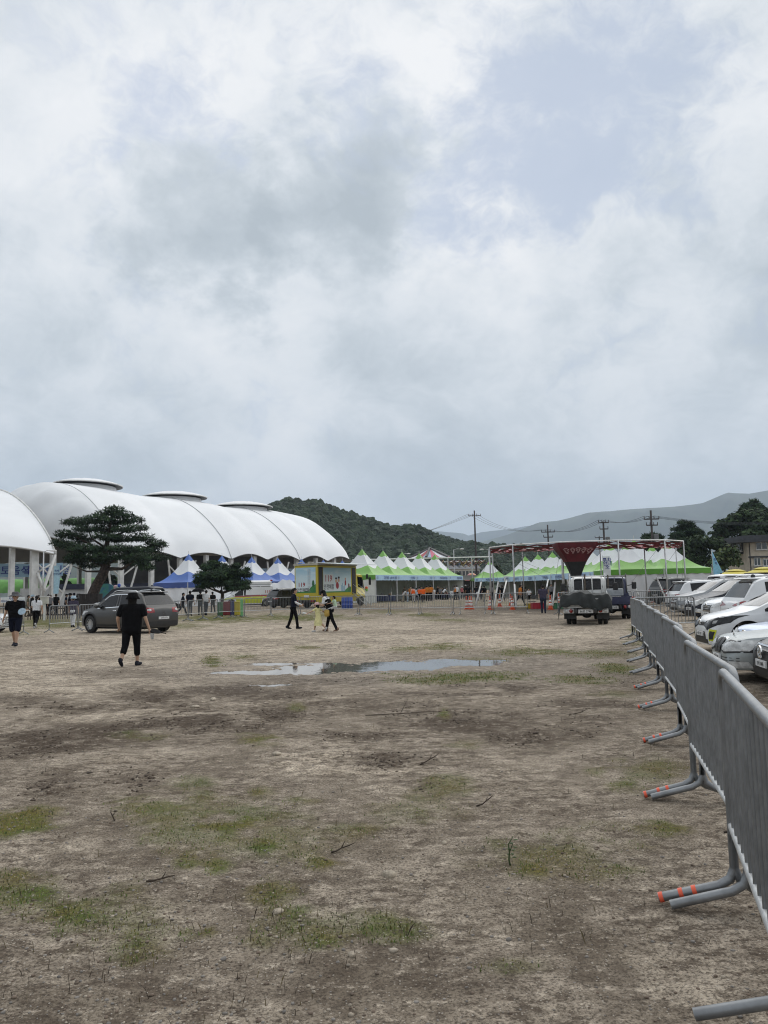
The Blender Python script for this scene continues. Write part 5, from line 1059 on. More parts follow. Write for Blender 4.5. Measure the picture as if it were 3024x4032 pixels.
    for pl in (tl, mir(tl)):
        decal('tail_light', pl, '-x', bv, LRED, o, .009, .05); cx_, cz_ = sum(p[0] for p in pl)/len(pl), sum(p[1] for p in pl)/len(pl)
        decal('reverse_lamp', [(cx_+.085*math.cos(a), cz_+.045*math.sin(a)) for a in [2*PI*i/10 for i in range(10)]], '-x', bv, LMP, o, .015, .04)
    for sd_ in ('+y', '-y'):
        if kind != 'van': decal('tail_light', [(-h+.04, zt2-.06), (-h+.36, zt2-.02), (-h+.42, zt2+.08), (-h+.04, zt2+.10)], sd_, bv, LRED, o, .009, .06)
        if grille != 'ring': decal('headlight', [(h-.62, zl+.15), (h-.40, zl+.05), (h-.12, zl-.02), (h-.06, zl+.06), (h-.22, zl+.15)], sd_, bv, LMP if head == 'clear' else LMPD, o, .012, .05)
    decal('rear_bumper', [(-WH*.95, zs+.03), (WH*.95, zs+.03), (WH*.93, zs+.24), (-WH*.93, zs+.24)], '-x', bv, BLK, o, .008, .08)
    plate(o, -h-.02 if kind != 'van' else -h-.02, .60*s, rtxt or ptxt, -1)
    q = MB(); q.lathe([(.05, -.012), (.05, .012)], (-h-.0, 0, .80*s), 14, axis='X'); q.build('emblem', CHR, o)
    # mirrors, rails, wheels
    for sg in (-1, 1):
        q = MB(); q.ell((fb-.28, sg*(WH+.10), B(fb-.3)+.11), (.09, .13, .085), 12); q.box((fb-.26, sg*(WH-.01), B(fb-.3)+.06), (.05, .16, .03)); q.build('mirror', col, o, smooth=True)
        if roofrail and kind in ('suv', 'mpv'):
            q = MB(); N = 12; q.tube([(lerp(ft-.1, rt+.05, i/N), sg*WH*.68, T(lerp(ft-.1, rt+.05, i/N))+(.045 if 0 < i < N else -.02)) for i in range(N+1)], .018, 6); q.build('roof_rail', trim or ALU, o, smooth=True)
        for x in wx: wheel(o, x, sg*(WH-.13), wheel_r, .22)
    q = MB(); q.box((0, 0, .24), (L*.8, W*.7, .14)); q.build('underbody', BLK, o)
    q = MB(); q.ell((-h+.75, 0, T(-h+.8)+.05), (.07, .03, .06), 8); q.build('antenna', BLK, o, smooth=True)
    if extra: extra(o, bv, h, WH, T, B, s)
    DW[0] = None
    return o
GREY = paint('taupe_grey', (.05, .049, .047), .35, .35); WHT = paint('white', (.66, .675, .69)); SLV = mat('paint_silver', (.30, .315, .33), .38, metal=.4, vary=.03, coat=.2); SLV2 = mat('paint_pale_silver', (.33, .36, .365), .38, metal=.35, vary=.03, coat=.15); NAV = mat('paint_blue_black', (.010, .013, .022), .4, vary=.03, coat=.12, spec=.3); BLKP = mat('paint_black', (.005, .006, .007), .35, vary=.03, coat=.15, spec=.35); LBL = paint('pale_blue', (.42, .50, .66), .3); DGRN = paint('dark_green', (.018, .024, .026))
YEL = mat('lime_trim', (.55, .58, .02), .5, vary=.03)
PG = 'cars parked behind the barriers'
# the grey SUV beside the arena
a = gp(338, 2486); b_ = gp(625, 2484)
def suv_extra(o, bv, h, WH, T, B, s):
    q = MB(); q.box((-h+1.2, -.0, T(0)+.14), (.9, 1.0, .12)); q.tube([(-h+.75, -.5, T(0)+.05), (-h+.75, .5, T(0)+.05)], .02, 6); q.bbox((-h+1.3, 0, T(0)+.22), (1.3, .8, .16), .05); 
    q.build('roof_box', BLK, o, smooth=True, sharp=40)
SUVC = Vector(((gp(505, 2450).x), 28.4, 0))
ang_ = R(147)
c_ = pin(503, 32.3)
car('dark grey SUV with silver window trim, behind the person in black', front=c_+Vector((math.cos(ang_), math.sin(ang_), 0))*2.22, ang=ang_, col=GREY, L=4.43, W=1.81, H=1.70, name='parked_car', ptxt='53마 8779', trim=CHR, tail=[(WH_*.905, zz_) for WH_, zz_ in ((.50, .83), (.97, .80), (.995, 1.0), (.80, 1.03), (.52, 1.0))], extra=None)
# the car row behind the near barriers, nearest first
YA = R(183)
car('black car with chrome ring emblem nearest on the right edge', front=pin(3006, 12.6), ang=R(170), col=BLKP, L=4.5, W=1.82, H=1.50, kind='sedan', grille='ring', head='dark', ptxt='10라 0485', clad=False, roofrail=False, group=PG)
car('silver sedan with twin black grille and winged hood ornament', front=pin(2830, 14.4), ang=R(169), col=SLV2, L=4.9, W=1.83, H=1.45, kind='sedan', grille='twin', ptxt='52가 5204', clad=False, roofrail=False, group=PG)
car('pale blue car mostly hidden behind the silver sedan', front=pin(2935, 16.7), ang=R(182), col=LBL, L=4.3, W=1.72, H=1.48, kind='sedan', grille='slim', ptxt='31다 7702', clad=False, roofrail=False, group=PG)
car('white people carrier with yellow fog lamp trim and smoked headlights', front=pin(2762, 19.7), ang=R(173), col=WHT, L=4.53, W=1.81, H=1.61, kind='mpv', grille='slim', head='dark', fog=YEL, ptxt='48두 2071', clad=False, group=PG)
car('white SUV backed in with its dark red tail light towards the barriers', rear=pin(2876, 22.4), ang=R(-4), col=WHT, L=4.5, W=1.87, H=1.80, kind='suv', rtxt='27허 9310', group=PG, clad=False, tail=[(WH_*.935, zz_) for WH_, zz_ in ((.25, .98), (.75, .95), (.99, .97), (.995, 1.12), (.80, 1.10), (.4, 1.02))])
car('white SUV facing the barriers between the blue-black van and the backed-in white SUV', front=pin(2786, 26.0), ang=R(176), col=WHT, L=4.7, W=1.88, H=1.66, kind='suv', grille='bars', ptxt='63너 1182', group=PG)
car('blue-black van with pale bonnet and chrome-framed bumper vents', front=pin(2716, 31), ang=R(177), col=NAV, L=5.1, W=1.98, H=1.74, kind='mpv', grille='bars', head='clear', fog=CHR, ptxt='35호 4127', group=PG, trim=CHR)
car('silver SUV with four-bar chrome grille at the far end of the row', front=pin(2655, 36), ang=R(177), col=SLV, L=4.7, W=1.88, H=1.66, kind='suv', grille='bars', fog=CHR, ptxt='19조 5540', group=PG)
car('white SUV seen from behind beyond the silver SUV', rear=pin(2644, 40.5), ang=R(4), col=WHT, L=4.5, W=1.82, H=1.62, kind='suv', rtxt='08로 6613', group=PG, clad=False)
car('white van with long dark side window parked beyond the row', rear=pin(2806, 50), ang=R(10), col=WHT, L=5.1, W=1.92, H=1.98, kind='van', cat='van', name='parked_van', rtxt='71서 3028', roofrail=False, clad=False)
car('dark green-black SUV in front of the closed tent wall', rear=pin(2583, 55), ang=R(22), col=DGRN, L=4.7, W=1.86, H=1.86, kind='suv', rtxt='44부 8106')
car('black SUV parked left of the yellow fire truck', rear=pin(1064, 70), ang=R(42), col=BLKP, L=4.6, W=1.85, H=1.72, kind='suv', rtxt='29버 6345', group='cars inside the fence')
car('dark sedan behind the two people in navy by the largest blue tent', front=pin(720, 70), ang=R(12), col=BLKP, L=4.6, W=1.8, H=1.45, kind='sedan', clad=False, ptxt='82수 1940', group='cars inside the fence', roofrail=False)
car('dark van roof showing just above the grey SUV', rear=pin(638, 52), ang=R(170), col=NAV, L=4.8, W=1.9, H=2.06, kind='van', ptxt='16어 7735', group='cars inside the fence', roofrail=False)
car('white sedan with navy side band cut by the left edge', front=pin(25, 34.5), ang=R(-8), col=WHT, L=4.7, W=1.84, H=1.48, kind='sedan', ptxt='90무 2218', clad=False, roofrail=False, group='cars inside the fence', extra=lambda o, bv, h, WH, T, B, s: decal('side_band', [(-h+.2, .55), (h-.25, .55), (h-.25, .75), (-h+.2, .75)], '-y', bv, mat('band_navy', (.02, .035, .16), .4, vary=0), o, .012, .1))
# ambulance
def amb(o, bv, h, WH, T, B, s):
    Ym = mat('ambulance_lime', (.48, .52, .02), .4, vary=.04, coat=.5); Rm = mat('ambulance_red', (.3, .02, .02), .4, vary=.05)
    for sd_ in ('+y', '-y'):
        decal('lime_side', [(-h+.02, .38), (-h+.48, .38), (-h+.55, .82), (-h+1.3, .82), (-h+1.4, .38), (h-1.4, .38), (h-1.3, .82), (h-.5, .8), (h-.1, .7), (h-.3, .92), (h-.9, 1.0), (-h+.02, 1.05)], sd_, bv, Ym, o, .009, .12)
        decal('red_band', [(-h+.02, 1.06), (h-1.2, 1.02), (h-1.2, 1.12), (-h+.02, 1.17)], sd_, bv, Rm, o, .011, .12)
        decal('blank_panel', [(-h+.12, 1.2), (h-2.3, 1.2), (h-2.4, 2.0), (-h+.18, 2.0)], sd_, bv, WHT, o, .012, .12)
    q = MB(); q.text('119', (-h+.75, -WH-.02, 1.5), (1, 0, 0), (0, 0, 1), .42); q.text('119', (-h+.75, WH+.02, 1.5), (-1, 0, 0), (0, 0, 1), .42); q.build('lettering', Rm, o)
    q = MB(); q.bbox((-h+1.9, 0, T(0)+.22), (3.2, 1.55, .5), .14); q.build('high_roof', WHT, o, smooth=True, sharp=40)
    q = MB(); q.bbox((h-2.0, 0, T(0)+.24), (.3, 1.3, .2), .06); q.build('warning_light', LRED, o, smooth=True); q = MB(); q.bbox((-h+.3, 0, T(0)+.46), (.24, 1.3, .16), .05); q.build('warning_light', LRED, o, smooth=True)
car('lime yellow and white ambulance with red stripe behind the small pine', front=pin(872, 77.5), ang=R(199), col=WHT, L=5.3, W=1.95, H=2.2, kind='van', cat='ambulance', name='ambulance', grille='slim', roofrail=False, clad=False, extra=amb, ptxt='998가 0119', group=None)

# ---------------------------------------------------------------- small trucks seen from behind
def cab_shell(o, x0, x1, W, z0, H, m):
    L_ = x1-x0; top = [(x0, 1.4), (x0+.03, H-.35), (x0+.14, H-.05), (x0+.4, H), (x1-.75, H-.02), (x1-.5, H-.1), (x1-.18, 1.3), (x1-.08, 1.15), (x1, .8)]
    belt = [(x0, 1.18), (x1-.2, 1.12), (x1, .75)]; hw = [(x0, .95), (x0+.1, .99), (x0+.3, 1), (x1-.4, 1), (x1-.15, .95), (x1, .82)]
    return shell(o, top, belt, hw, W, z0, m, tumble=.13, n=22)
def small_truck(label, rear, ang, colr, tarp, ptxt, bedm):
    d = Vector((math.cos(ang), math.sin(ang), 0)); o = empty('small_truck', Vector((rear.x, rear.y, 0)), ang, label, 'truck', 'small trucks parked by the fabric walkway')
    W = 1.70; BL = 2.75; H = 1.88
    cab = cab_shell(o, BL+.1, BL+2.0, W*.98, .42, H, colr); bv = BVHTree.FromObject(cab, bpy.context.evaluated_depsgraph_get()); WH = W/2
    rw = [(-WH*.66, 1.33), (WH*.66, 1.33), (WH*.72, 1.42), (WH*.66, 1.74), (WH*.58, 1.79), (-WH*.58, 1.79), (-WH*.66, 1.74), (-WH*.72, 1.42)]
    decal('rear_window', rw, '-x', bv, CGL, o, .01, .06); decal('windscreen', [(-WH*.85, 1.25), (WH*.85, 1.25), (WH*.75, 1.8), (-WH*.75, 1.8)], '+x', bv, CGL, o, .008)
    for sd_ in ('+y', '-y'): decal('window', [(BL+.35, 1.27), (BL+1.6, 1.22), (BL+1.42, 1.72), (BL+.42, 1.76)], sd_, bv, CGL, o, .008)
    q = MB()
    for k in range(4): y = (-1.5+k)*.38; q.tube([(BL+.05, y, .9), (BL+.05, y, 1.86)], .022, 6)
    q.tube([(BL+.05, -WH*.86, 1.90), (BL+.05, WH*.86, 1.90)], .022, 6)
    for sg in (-1, 1): q.tube([(BL+.06, sg*WH*.86, .9), (BL+.06, sg*WH*.84, 2.02)], .025, 6); 
    q.build('guard_rack', colr if tarp else STD, o, smooth=True)
    q = MB(); q.tube([(BL+.02, .1, 1.0), (BL+.02, .1, 1.98)], .035, 6); q.build('strap_bar', mat('rust_bar', (.10, .08, .06), .8), o)
    b = MB(); b.box((BL/2, 0, .70), (BL, W, .07))
    for sg in (-1, 1): b.box((BL/2, sg*(WH-.025), .86), (BL, .05, .30))
    b.box((.025, 0, .86), (.05, W-.1, .30)); b.box((BL-.03, 0, .90), (.05, W-.1, .40)); b.build('bed', bedm, o)
    b = MB(); b.box((BL/2+.6, -.36, .56), (BL+2.2, .09, .16)); b.box((BL/2+.6, .36, .56), (BL+2.2, .09, .16)); b.box((.3, 0, .50), (.08, 1.5, .12)); b.ell((.95, 0, .40), (.2, .22, .17), 10); b.tube([(.95, -.75, .38), (.95, .75, .38)], .06, 8); b.bbox((1.9, .5, .48), (.6, .35, .3), .04); b.build('chassis', BLK, o)
    for sg in (-1, 1):
        wheel(o, .95, sg*.70, .30, .17, spokes=4); wheel(o, .95, sg*.50, .30, .17, spokes=4); wheel(o, BL+1.25, sg*.72, .33, .19, spokes=4)
        MB().box((.42, sg*.62, .42), (.02, .46, .40)).build('mud_flap', BLK, o)
        lp_ = MB(); lp_.bbox((.02, sg*.64, .55), (.06, .40, .19), .03); lm = lp_.build('tail_lamp', PLW if tarp else mat('navy_plate', (.02, .025, .05), .5), o)
        q = MB(); q.lathe([(.075, -.02), (.06, -.035), (.0, -.04)], (-.005, sg*.55, .55), 14, axis='X'); q.build('brake_light', LRED, lm, smooth=True)
        q = MB(); q.lathe([(.07, -.02), (.055, -.035), (.0, -.04)], (-.005, sg*.73, .55), 14, axis='X'); q.build('indicator', LMP, lm, smooth=True)
        q = MB(); q.tube([(BL+1.65, sg*WH*.95, 1.45), (BL+1.72, sg*(WH+.22), 1.5)], .02, 6); q.bbox((BL+1.72, sg*(WH+.27), 1.45), (.07, .22, .34), .03); q.build('mirror', BLK, o, smooth=True, sharp=40)
    plate(o, -.03, .53, ptxt, -1, w_=.56, h_=.14)
    if tarp:
        q = MB()
        def tp(u, v):
            y = lerp(-WH-.14, WH+.18, u); t = v
            ridge_ = .42*math.exp(-((u-.56)/.15)**2)+.26*math.exp(-((u-.2)/.3)**2)+.30*math.exp(-((u-.8)/.2)**2)
            if t < .5: x = lerp(BL-.05, .06, t/.5); z = 1.06+.62*ridge_*(.55+.45*math.sin(PI*min(1, (t/.5)*.9)))*(1-.35*(t/.5))
            else: x = .06-.20*math.sin((t-.5)*PI); z = lerp(1.06+ridge_*.38, .64-.10*math.sin(u*7)+.12*abs(u-.5), (t-.5)/.5)
            edge = max(0, abs(u-.5)-.445)/.055; z -= edge*(.16+.30*(u > .5)*(t < .9)+.08*t); z += .018*math.sin(u*40+t*9)+.02*math.sin(u*23-t*14); x -= .02*math.sin(u*31+t*5)
            return (x, y, z)
        q.grid(tp, 60, 44); q.build('tarpaulin', mat('tarp_dark', (.011, .014, .0135), .75, vary=.25, scale=3, bump=.3, bscale=15), o, smooth=True)
        q = MB(); q.add([(.0, -WH-.1, .72), (.03, -WH-.18, .6), (.02, -WH-.02, .62)], [(0, 1, 2)]); 
    else:
        q = MB(); q.bbox((BL*.80, 0, 1.16), (BL*.3, 1.1, .34), .03); q.build('cargo_box', mat('cargo_grey', (.34, .36, .37), .6, vary=.1), o)
        q = MB(); q.box((0, -.15, 1.0), (.03, .5, .02)); q.build('latch', CHR, o)
    return o
small_truck('white small truck with dark tarpaulin over its load, parked under the funnel', pin(2309, 29.6), R(73), paint('truck_white', (.58, .585, .57)), True, '86로 2746', paint('truck_white', (.58, .585, .57)))
small_truck('dark blue small truck half hidden right of the white truck', pin(2412, 33.6), R(74), paint('truck_navy', (.018, .024, .075)), False, '80가 7315', paint('truck_navy', (.018, .024, .075)))

# ---------------------------------------------------------------- the yellow fire-safety truck
FT = empty('fire_safety_truck', pin(1250, 66), R(61), 'yellow fire safety education truck with pictured sides and open awning', 'fire truck')
FY = paint('fire_yellow', (.50, .40, .02)); SKYP = bpy.data.materials.new('picture_sky'); SKYP.use_nodes = True; t = SKYP.node_tree; b = t.nodes['Principled BSDF']
g = t.nodes.new('ShaderNodeTexCoord').outputs['Object']; sx_ = t.nodes.new('ShaderNodeSeparateXYZ'); t.links.new(g, sx_.inputs[0]); b.inputs['Roughness'].default_value = .4
zz2 = mth('MULTIPLY_ADD', sx_.outputs[2], .42, -.45, t=t); cl2 = noise(t, vmath('MULTIPLY', g, (1, 1, 3.5), t=t), .8, 3)
t.links.new(mixc(t, ramp(t, cl2, [(.45, 0.0), (.7, .5)]), ramp(t, zz2, [(.05, (.72, .78, .75)), (.55, (.56, .70, .75)), (1.0, (.32, .52, .64))]), (.66, .72, .74)), b.inputs['Base Color'])
BLn, BWd, Z0, Z1 = 6.6, 2.4, .95, 3.7   # local: x along the truck, y = -0..+W to the far side; corner at origin
GRN = mat('picture_green', (.05, .24, .06), .5, vary=.15, scale=1.5); DGR = mat('picture_green_dark', (.025, .12, .05), .5, vary=.1); RDL = mat('letter_red', (.30, .012, .02), .5, vary=0); BLL = mat('letter_black', (.02, .02, .03), .5, vary=0); PCH = mat('sign_white', (.62, .66, .66), .5, vary=.03)
q = MB(); q.bbox((BLn/2, BWd/2, (Z0+Z1)/2), (BLn, BWd, Z1-Z0), .05); q.build('box_body', FY, FT)
q = MB(); q.bbox((BLn/2, BWd/2, .72), (BLn-.1, BWd-.1, .5), .03); q.build('skirt', FY, FT)
q = MB(); q.box((BLn/2, BWd/2, Z1+.09), (BLn+.1, BWd+.1, .16)); q.box((.2, BWd*.3, Z1+.28), (.8, .06, .06)); q.box((.2, BWd*.8, Z1+.28), (.8, .06, .06)); q.build('roof_rim', mat('rim_beige', (.42, .40, .34), .5, vary=.06), FT)
def pic(o, ux, W_, H_, hill, kids=False):
    """picture panel: o = lower-left corner, ux = reading direction"""
    o = Vector(o); ux = Vector(ux); uz = Vector((0, 0, 1)); nn = ux.cross(uz); q = MB(); P = lambda a, b_, k=0: o+ux*a+uz*b_+nn*(.012+.004*k)
    q.add([P(0, 0), P(W_, 0), P(W_, H_), P(0, H_)], [(0, 1, 2, 3)], 0)
    N = 24; hl_ = [P(W_*i/N, H_*float(np.interp(i/N, *hill)), 1) for i in range(N+1)]
    q.add([P(0, 0, 1)]+hl_+[P(W_, 0, 1)], [tuple([0]+list(range(N+2, 0, -1)))[::-1]], 1)
    return q, P
q, P = pic((0, BWd-.14, 1.32), (0, -1, 0), BWd-.28, 2.2, ([0, .3, .62, .8, .9, 1], [.04, .05, .09, .25, .30, .34]))
q.mi(2); q.lathe([(0, 0), (.09, .1), (.14, .3), (.1, .5), (0, .65)], P(1.86, .48, 2), 10, sx=.2)
q.text('119', P(.68, .72, 3), (0, -1, 0), (0, 0, 1), .52, 3); q.text('안전체험', P(.75, .26, 3), (0, -1, 0), (0, 0, 1), .36, 4); q.build('rear_picture', [SKYP, GRN, DGR, RDL, BLL], FT)
q = MB()
for y in (BWd*.38, BWd*.30): q.tube([(-.06, y, 1.4), (-.06, y, 3.4)], .015, 5)
for k in range(7): q.tube([(-.06, BWd*.38, 1.55+k*.3), (-.06, BWd*.30, 1.55+k*.3)], .012, 5)
q.build('ladder', ALU, FT)
q, P = pic((.95, 0, 1.30), (1, 0, 0), 4.6, 2.2, ([0, .45, .72, .85, .93, 1], [.05, .05, .05, .16, .25, .22]))
q.mi(5); q.add([P(.06, .18, 2), P(1.62, .18, 2), P(1.62, 1.62, 2), P(.06, 1.62, 2)], [(0, 1, 2, 3)])
q.mi(6)
for k, (a, h_) in enumerate(((2.9, .55), (3.05, .75), (3.25, .45), (3.42, .62), (3.0, .4))): q.add([P(a, .1, 1.2+k*.05), P(a+.14, .1, 1.2+k*.05), P(a+.14, .1+h_, 1.2+k*.05), P(a, .1+h_, 1.2+k*.05)], [(0, 1, 2, 3)])
q.mi(7); q.add([P(4.08, .42, 2), P(4.32, .42, 2), P(4.32, .72, 2), P(4.20, .82, 2), P(4.08, .72, 2)], [(0, 1, 2, 3, 4)])
# plain stand-ins where the photograph shows cartoon figures
for cx_, cz_, w_, h_, m_ in ((2.25, .62, .50, .62, 3), (2.05, 1.02, .34, .34, 8), (2.47, 1.08, .34, .34, 8), (2.05, 1.25, .36, .2, 4), (2.5, 1.32, .36, .22, 4), (3.62, .85, .26, .5, 3), (3.62, 1.2, .24, .22, 8)):
    q.add([P(cx_+w_/2*math.cos(a), cz_+h_/2*math.sin(a), 2+m_*.2) for a in [2*PI*i/16 for i in range(16)]], [tuple(range(16))], m_)
q.text('119', P(.85, 1.25, 4), (1, 0, 0), (0, 0, 1), .78, 3, squeeze=1.05); q.text('안전체험', P(.86, .52, 4), (1, 0, 0), (0, 0, 1), .50, 4, squeeze=.92)
q.build('side_picture', [SKYP, GRN, DGR, RDL, BLL, PCH, mat('picture_tower', (.30, .48, .60), .5, vary=.05), mat('picture_brick', (.16, .05, .06), .5), mat('picture_skin', (.55, .36, .25), .5, vary=.03)], FT)
for x0_, w_ in ((.22, .62), (5.75, .62)): MB().box((x0_+w_/2, -.01, 2.35), (w_, .06, 2.4)).build('door_opening', mat('doorway_dark', (.02, .018, .025), .6, vary=.2), FT)
q = MB(); q.add([(.1, -.02, Z1+.18), (BLn, -.02, Z1+.18), (BLn+.2, -2.0, Z1+.02), (.1, -2.0, Z1+.02), (.1, -.02, Z1+.24), (BLn, -.02, Z1+.24), (BLn+.2, -2.0, Z1+.08), (.1, -2.0, Z1+.08)], [(3, 2, 1, 0), (4, 5, 6, 7), (0, 1, 5, 4), (1, 2, 6, 5), (2, 3, 7, 6), (3, 0, 4, 7)]); q.build('awning', PCH, FT)
cabm = cab_shell(FT, BLn+.05, BLn+1.95, 2.3, .7, 3.0, FY); cabm.location = (0, BWd/2, 0); bv = BVHTree.FromObject(cabm, bpy.context.evaluated_depsgraph_get())
for nm_, pl, sd_ in (('window', [(BLn+.5, 1.75), (BLn+1.6, 1.6), (BLn+1.45, 2.65), (BLn+.5, 2.75)], '-y'), ('windscreen', [(-.95, 1.5), (.95, 1.5), (.85, 2.7), (-.85, 2.7)], '+x')): dd = decal(nm_, pl, sd_, bv, CGL, FT, .01); dd.location = (0, BWd/2, 0)
q = MB(); q.tube([(BLn+1.75, .05, 2.5), (BLn+1.9, -.3, 2.6)], .03, 6); q.bbox((BLn+1.9, -.32, 2.3), (.12, .26, .75), .05); q.bbox((BLn+1.7, -.14, 2.75), (.12, .26, .4), .05); q.build('mirror', BLK, FT, smooth=True, sharp=40)
for x in (1.6, BLn+.95):
    for y in (.18, BWd-.18): wheel(FT, x, y, .45, .28, spokes=4)
q = MB(); q.box((BLn/2+.6, BWd/2, .55), (BLn+1.2, .9, .22)); q.bbox((-.12, BWd/2, .62), (.2, BWd-.2, .18), .04); q.build('chassis', BLK, FT)
for y in (.35, BWd-.35): MB().bbox((-.24, y, .62), (.05, .4, .13), .02).build('tail_light', LRED, FT)
MB().box((-.06, BWd*.45, 1.02), (.05, .5, .2)).build('number_plate', PLW, FT)
st = MB()
for sg in (0, .9): st.tube([(5.65+sg, -.1, 1.25), (5.65+sg, -1.6, .05)], .035, 6); st.tube([(5.65+sg, -.2, 2.0), (5.65+sg, -1.5, .95)], .025, 6); st.tube([(5.65+sg, -1.5, .95), (5.65+sg, -1.6, .05)], .025, 6)
for k in range(5): st.box((6.1, -.3-k*.28, 1.08-k*.225), (.9, .26, .03))
st.build('entry_steps', ALU, FT)
# ---------------------------------------------------------------- crowd-control barriers
TAPE = mat('orange_tape', (.75, .11, .05), .5, vary=.05); GALVL = mat('galvanised_light', (.50, .51, .51), .5, metal=.55, vary=.1, scale=14, bump=.15, bscale=50)
BAR = {}
def barrier_proto(key, fine):
    o = empty('barrier', (0, 0, 0)); L_ = 2.0; r = .021; n = 12 if fine else 6; H = 1.15
    def arc(cx, cz, rad, a0, a1, k): return [(cx+rad*math.cos(R(lerp(a0, a1, i/k))), 0, cz+rad*math.sin(R(lerp(a0, a1, i/k)))) for i in range(k+1)]
    k = 6 if fine else 3; rc = .09
    q = MB(); q.tube([(r, 0, .17)]+arc(r+rc, H-rc, rc, 180, 90, k)+arc(L_-r-rc, H-rc, rc, 90, 0, k)+[(L_-r, 0, .17)], r, n); q.build('frame', GALV, o, smooth=True, sharp=60)
    q = MB(); q.tube(arc(r+.07, .30, .065, 250, 90, k)+arc(L_-r-.07, .30, .065, 90, -70, k) if False else [(r, 0, .40), (L_-r, 0, .40)], r*.9, n); q.build('bottom_rail', GALVL, o, smooth=True, sharp=60)
    q = MB(); nb = 17
    for i in range(nb): x = L_*(i+1)/(nb+1); q.tube([(x, 0, .40), (x, 0, H-r)], .0095, 8 if fine else 4, cap=False)
    q.build('infill_bars', GALV, o, smooth=True)
    for x, sx in ((r, .03), (L_-r, -.03)):
        for sg in (-1, 1):
            pts = [(x, 0, .36), (x, 0, .20), (x, sg*.022, .145), (x, sg*.075, .11), (x, sg*.36, .024)]
            lg = MB().tube(pts, r*1.05, n).build('leg', GALV, o, smooth=True, sharp=60)
            if fine and sg > 0 and x > 1 and key == 'near':
                for t_ in (.40, .62, .95):
                    a = Vector(pts[3]).lerp(Vector(pts[4]), t_-.035); b_ = Vector(pts[3]).lerp(Vector(pts[4]), t_+.035); MB().tube([a, b_], r*1.16, n).build('tape', TAPE, lg, smooth=True, sharp=60)
    BAR[key] = o; return o
_used = set()
def barrier(key, a, b_, lab, group, z=0.0):
    o = BAR[key] if key not in _used else copy_tree(BAR[key]); _used.add(key); d = b_-a
    o.location = (a.x, a.y, z); o.rotation_euler = (0, 0, math.atan2(d.y, d.x)); o.scale = (d.length/2.0, 1, 1); tag(o, lab, 'barrier', group)
barrier_proto('near', True); barrier_proto('far', False)
J = [(1.69, 3.85), (2.25, 5.73), (2.90, 7.68), (3.53, 9.75), (4.08, 11.6), (4.62, 13.5), (5.20, 15.5), (5.84, 17.5), (6.42, 19.7), (6.98, 21.8)]
OR = ['nearest steel barrier whose bars fill the right edge', 'second steel barrier from the viewer, rail just left of the silver sedan bumper', 'third steel barrier from the viewer, below the white people carrier', 'fourth steel barrier from the viewer', 'fifth steel barrier from the viewer', 'sixth steel barrier from the viewer', 'seventh steel barrier from the viewer', 'eighth steel barrier from the viewer', 'ninth steel barrier from the viewer, next to the corner', 'tenth steel barrier from the viewer']
GB = 'steel barriers along the car row'
barrier_proto('nearplain', True); nearJ = [(1.00, 1.92)]+J
for i in range(len(nearJ)-1):
    a, b_ = Vector((*nearJ[i], 0)), Vector((*nearJ[i+1], 0)); d = (b_-a).normalized(); off = Vector((d.y, -d.x, 0))*.028
    barrier('near' if i < 5 else 'nearplain', a-d*.05+off, b_+d*.05-off, OR[i], GB)
a = Vector((1.44, 2.86, 0)); barrier('nearplain', a-Vector((.62, 1.86, 0)), a, 'steel barrier of which only one foot shows at the bottom right corner', GB)
a = Vector((7.05, 22.0, 0)); barrier('nearplain', a, a+Vector((1.95, .4, 0)), 'steel barrier turned across the far end of the car-row line', GB)
GF = 'steel barriers across the field'
FB = [(2410, 39, 2492, 38.6, 'steel barrier just right of the blue truck, red box behind it'), (2497, 38.6, 2640, 39.5, 'steel barrier behind the near end of the row line, left of the white SUV tail'), (2197, 40, 2330, 41, 'steel barrier ending behind the white truck cab'), (1944, 42.5, 2079, 42.6, 'steel barrier left of the gap where the man in purple stands'), (1811, 43.2, 1937, 42.8, 'steel barrier in front of the three clustered cones'), (1786, 44, 1912, 43.6, 'steel barrier doubled up behind the one in front of the three cones'),
    (1657, 44.5, 1782, 43.8, 'steel barrier in front of the people seated in black'), (1537, 45, 1651, 44.6, 'steel barrier in front of the bright orange vests'), (1414, 46, 1531, 45.2, 'steel barrier in front of the empty green tent'), (1296, 47, 1408, 46.2, 'steel barrier behind the toddler, right of the carrying woman'), (1182, 48, 1293, 47.2, 'steel barrier between the man with white sleeves and the carrying woman'), (1069, 48.2, 1178, 48.2, 'steel barrier in front of the black SUV'), (962, 46.8, 1066, 48, 'steel barrier in front of the ambulance rear wheel'),
    (917, 46.6, 960, 46.6, 'narrow-looking steel barrier at the recycling bins'), (862, 45.6, 914, 46.5, 'steel barrier in front of the red bin'), (801, 44.4, 858, 45.5, 'steel barrier in front of the person in white shirt by the small pine'), (741, 43, 798, 44.3, 'steel barrier in front of the second person in navy'), (628, 41, 738, 42.8, 'steel barrier directly right of the grey SUV tail'), (192, 33, 306, 34.2, 'steel barrier directly left of the grey SUV bonnet'), (309, 34.4, 420, 36.5, 'steel barrier partly behind the grey SUV bonnet'), (-30, 31, 94, 32.2, 'steel barrier behind the man in the wide hat at left')]
for px0, y0, px1, y1, lab in FB: barrier('far', pin(px0, y0), pin(px1, y1), lab, GF)
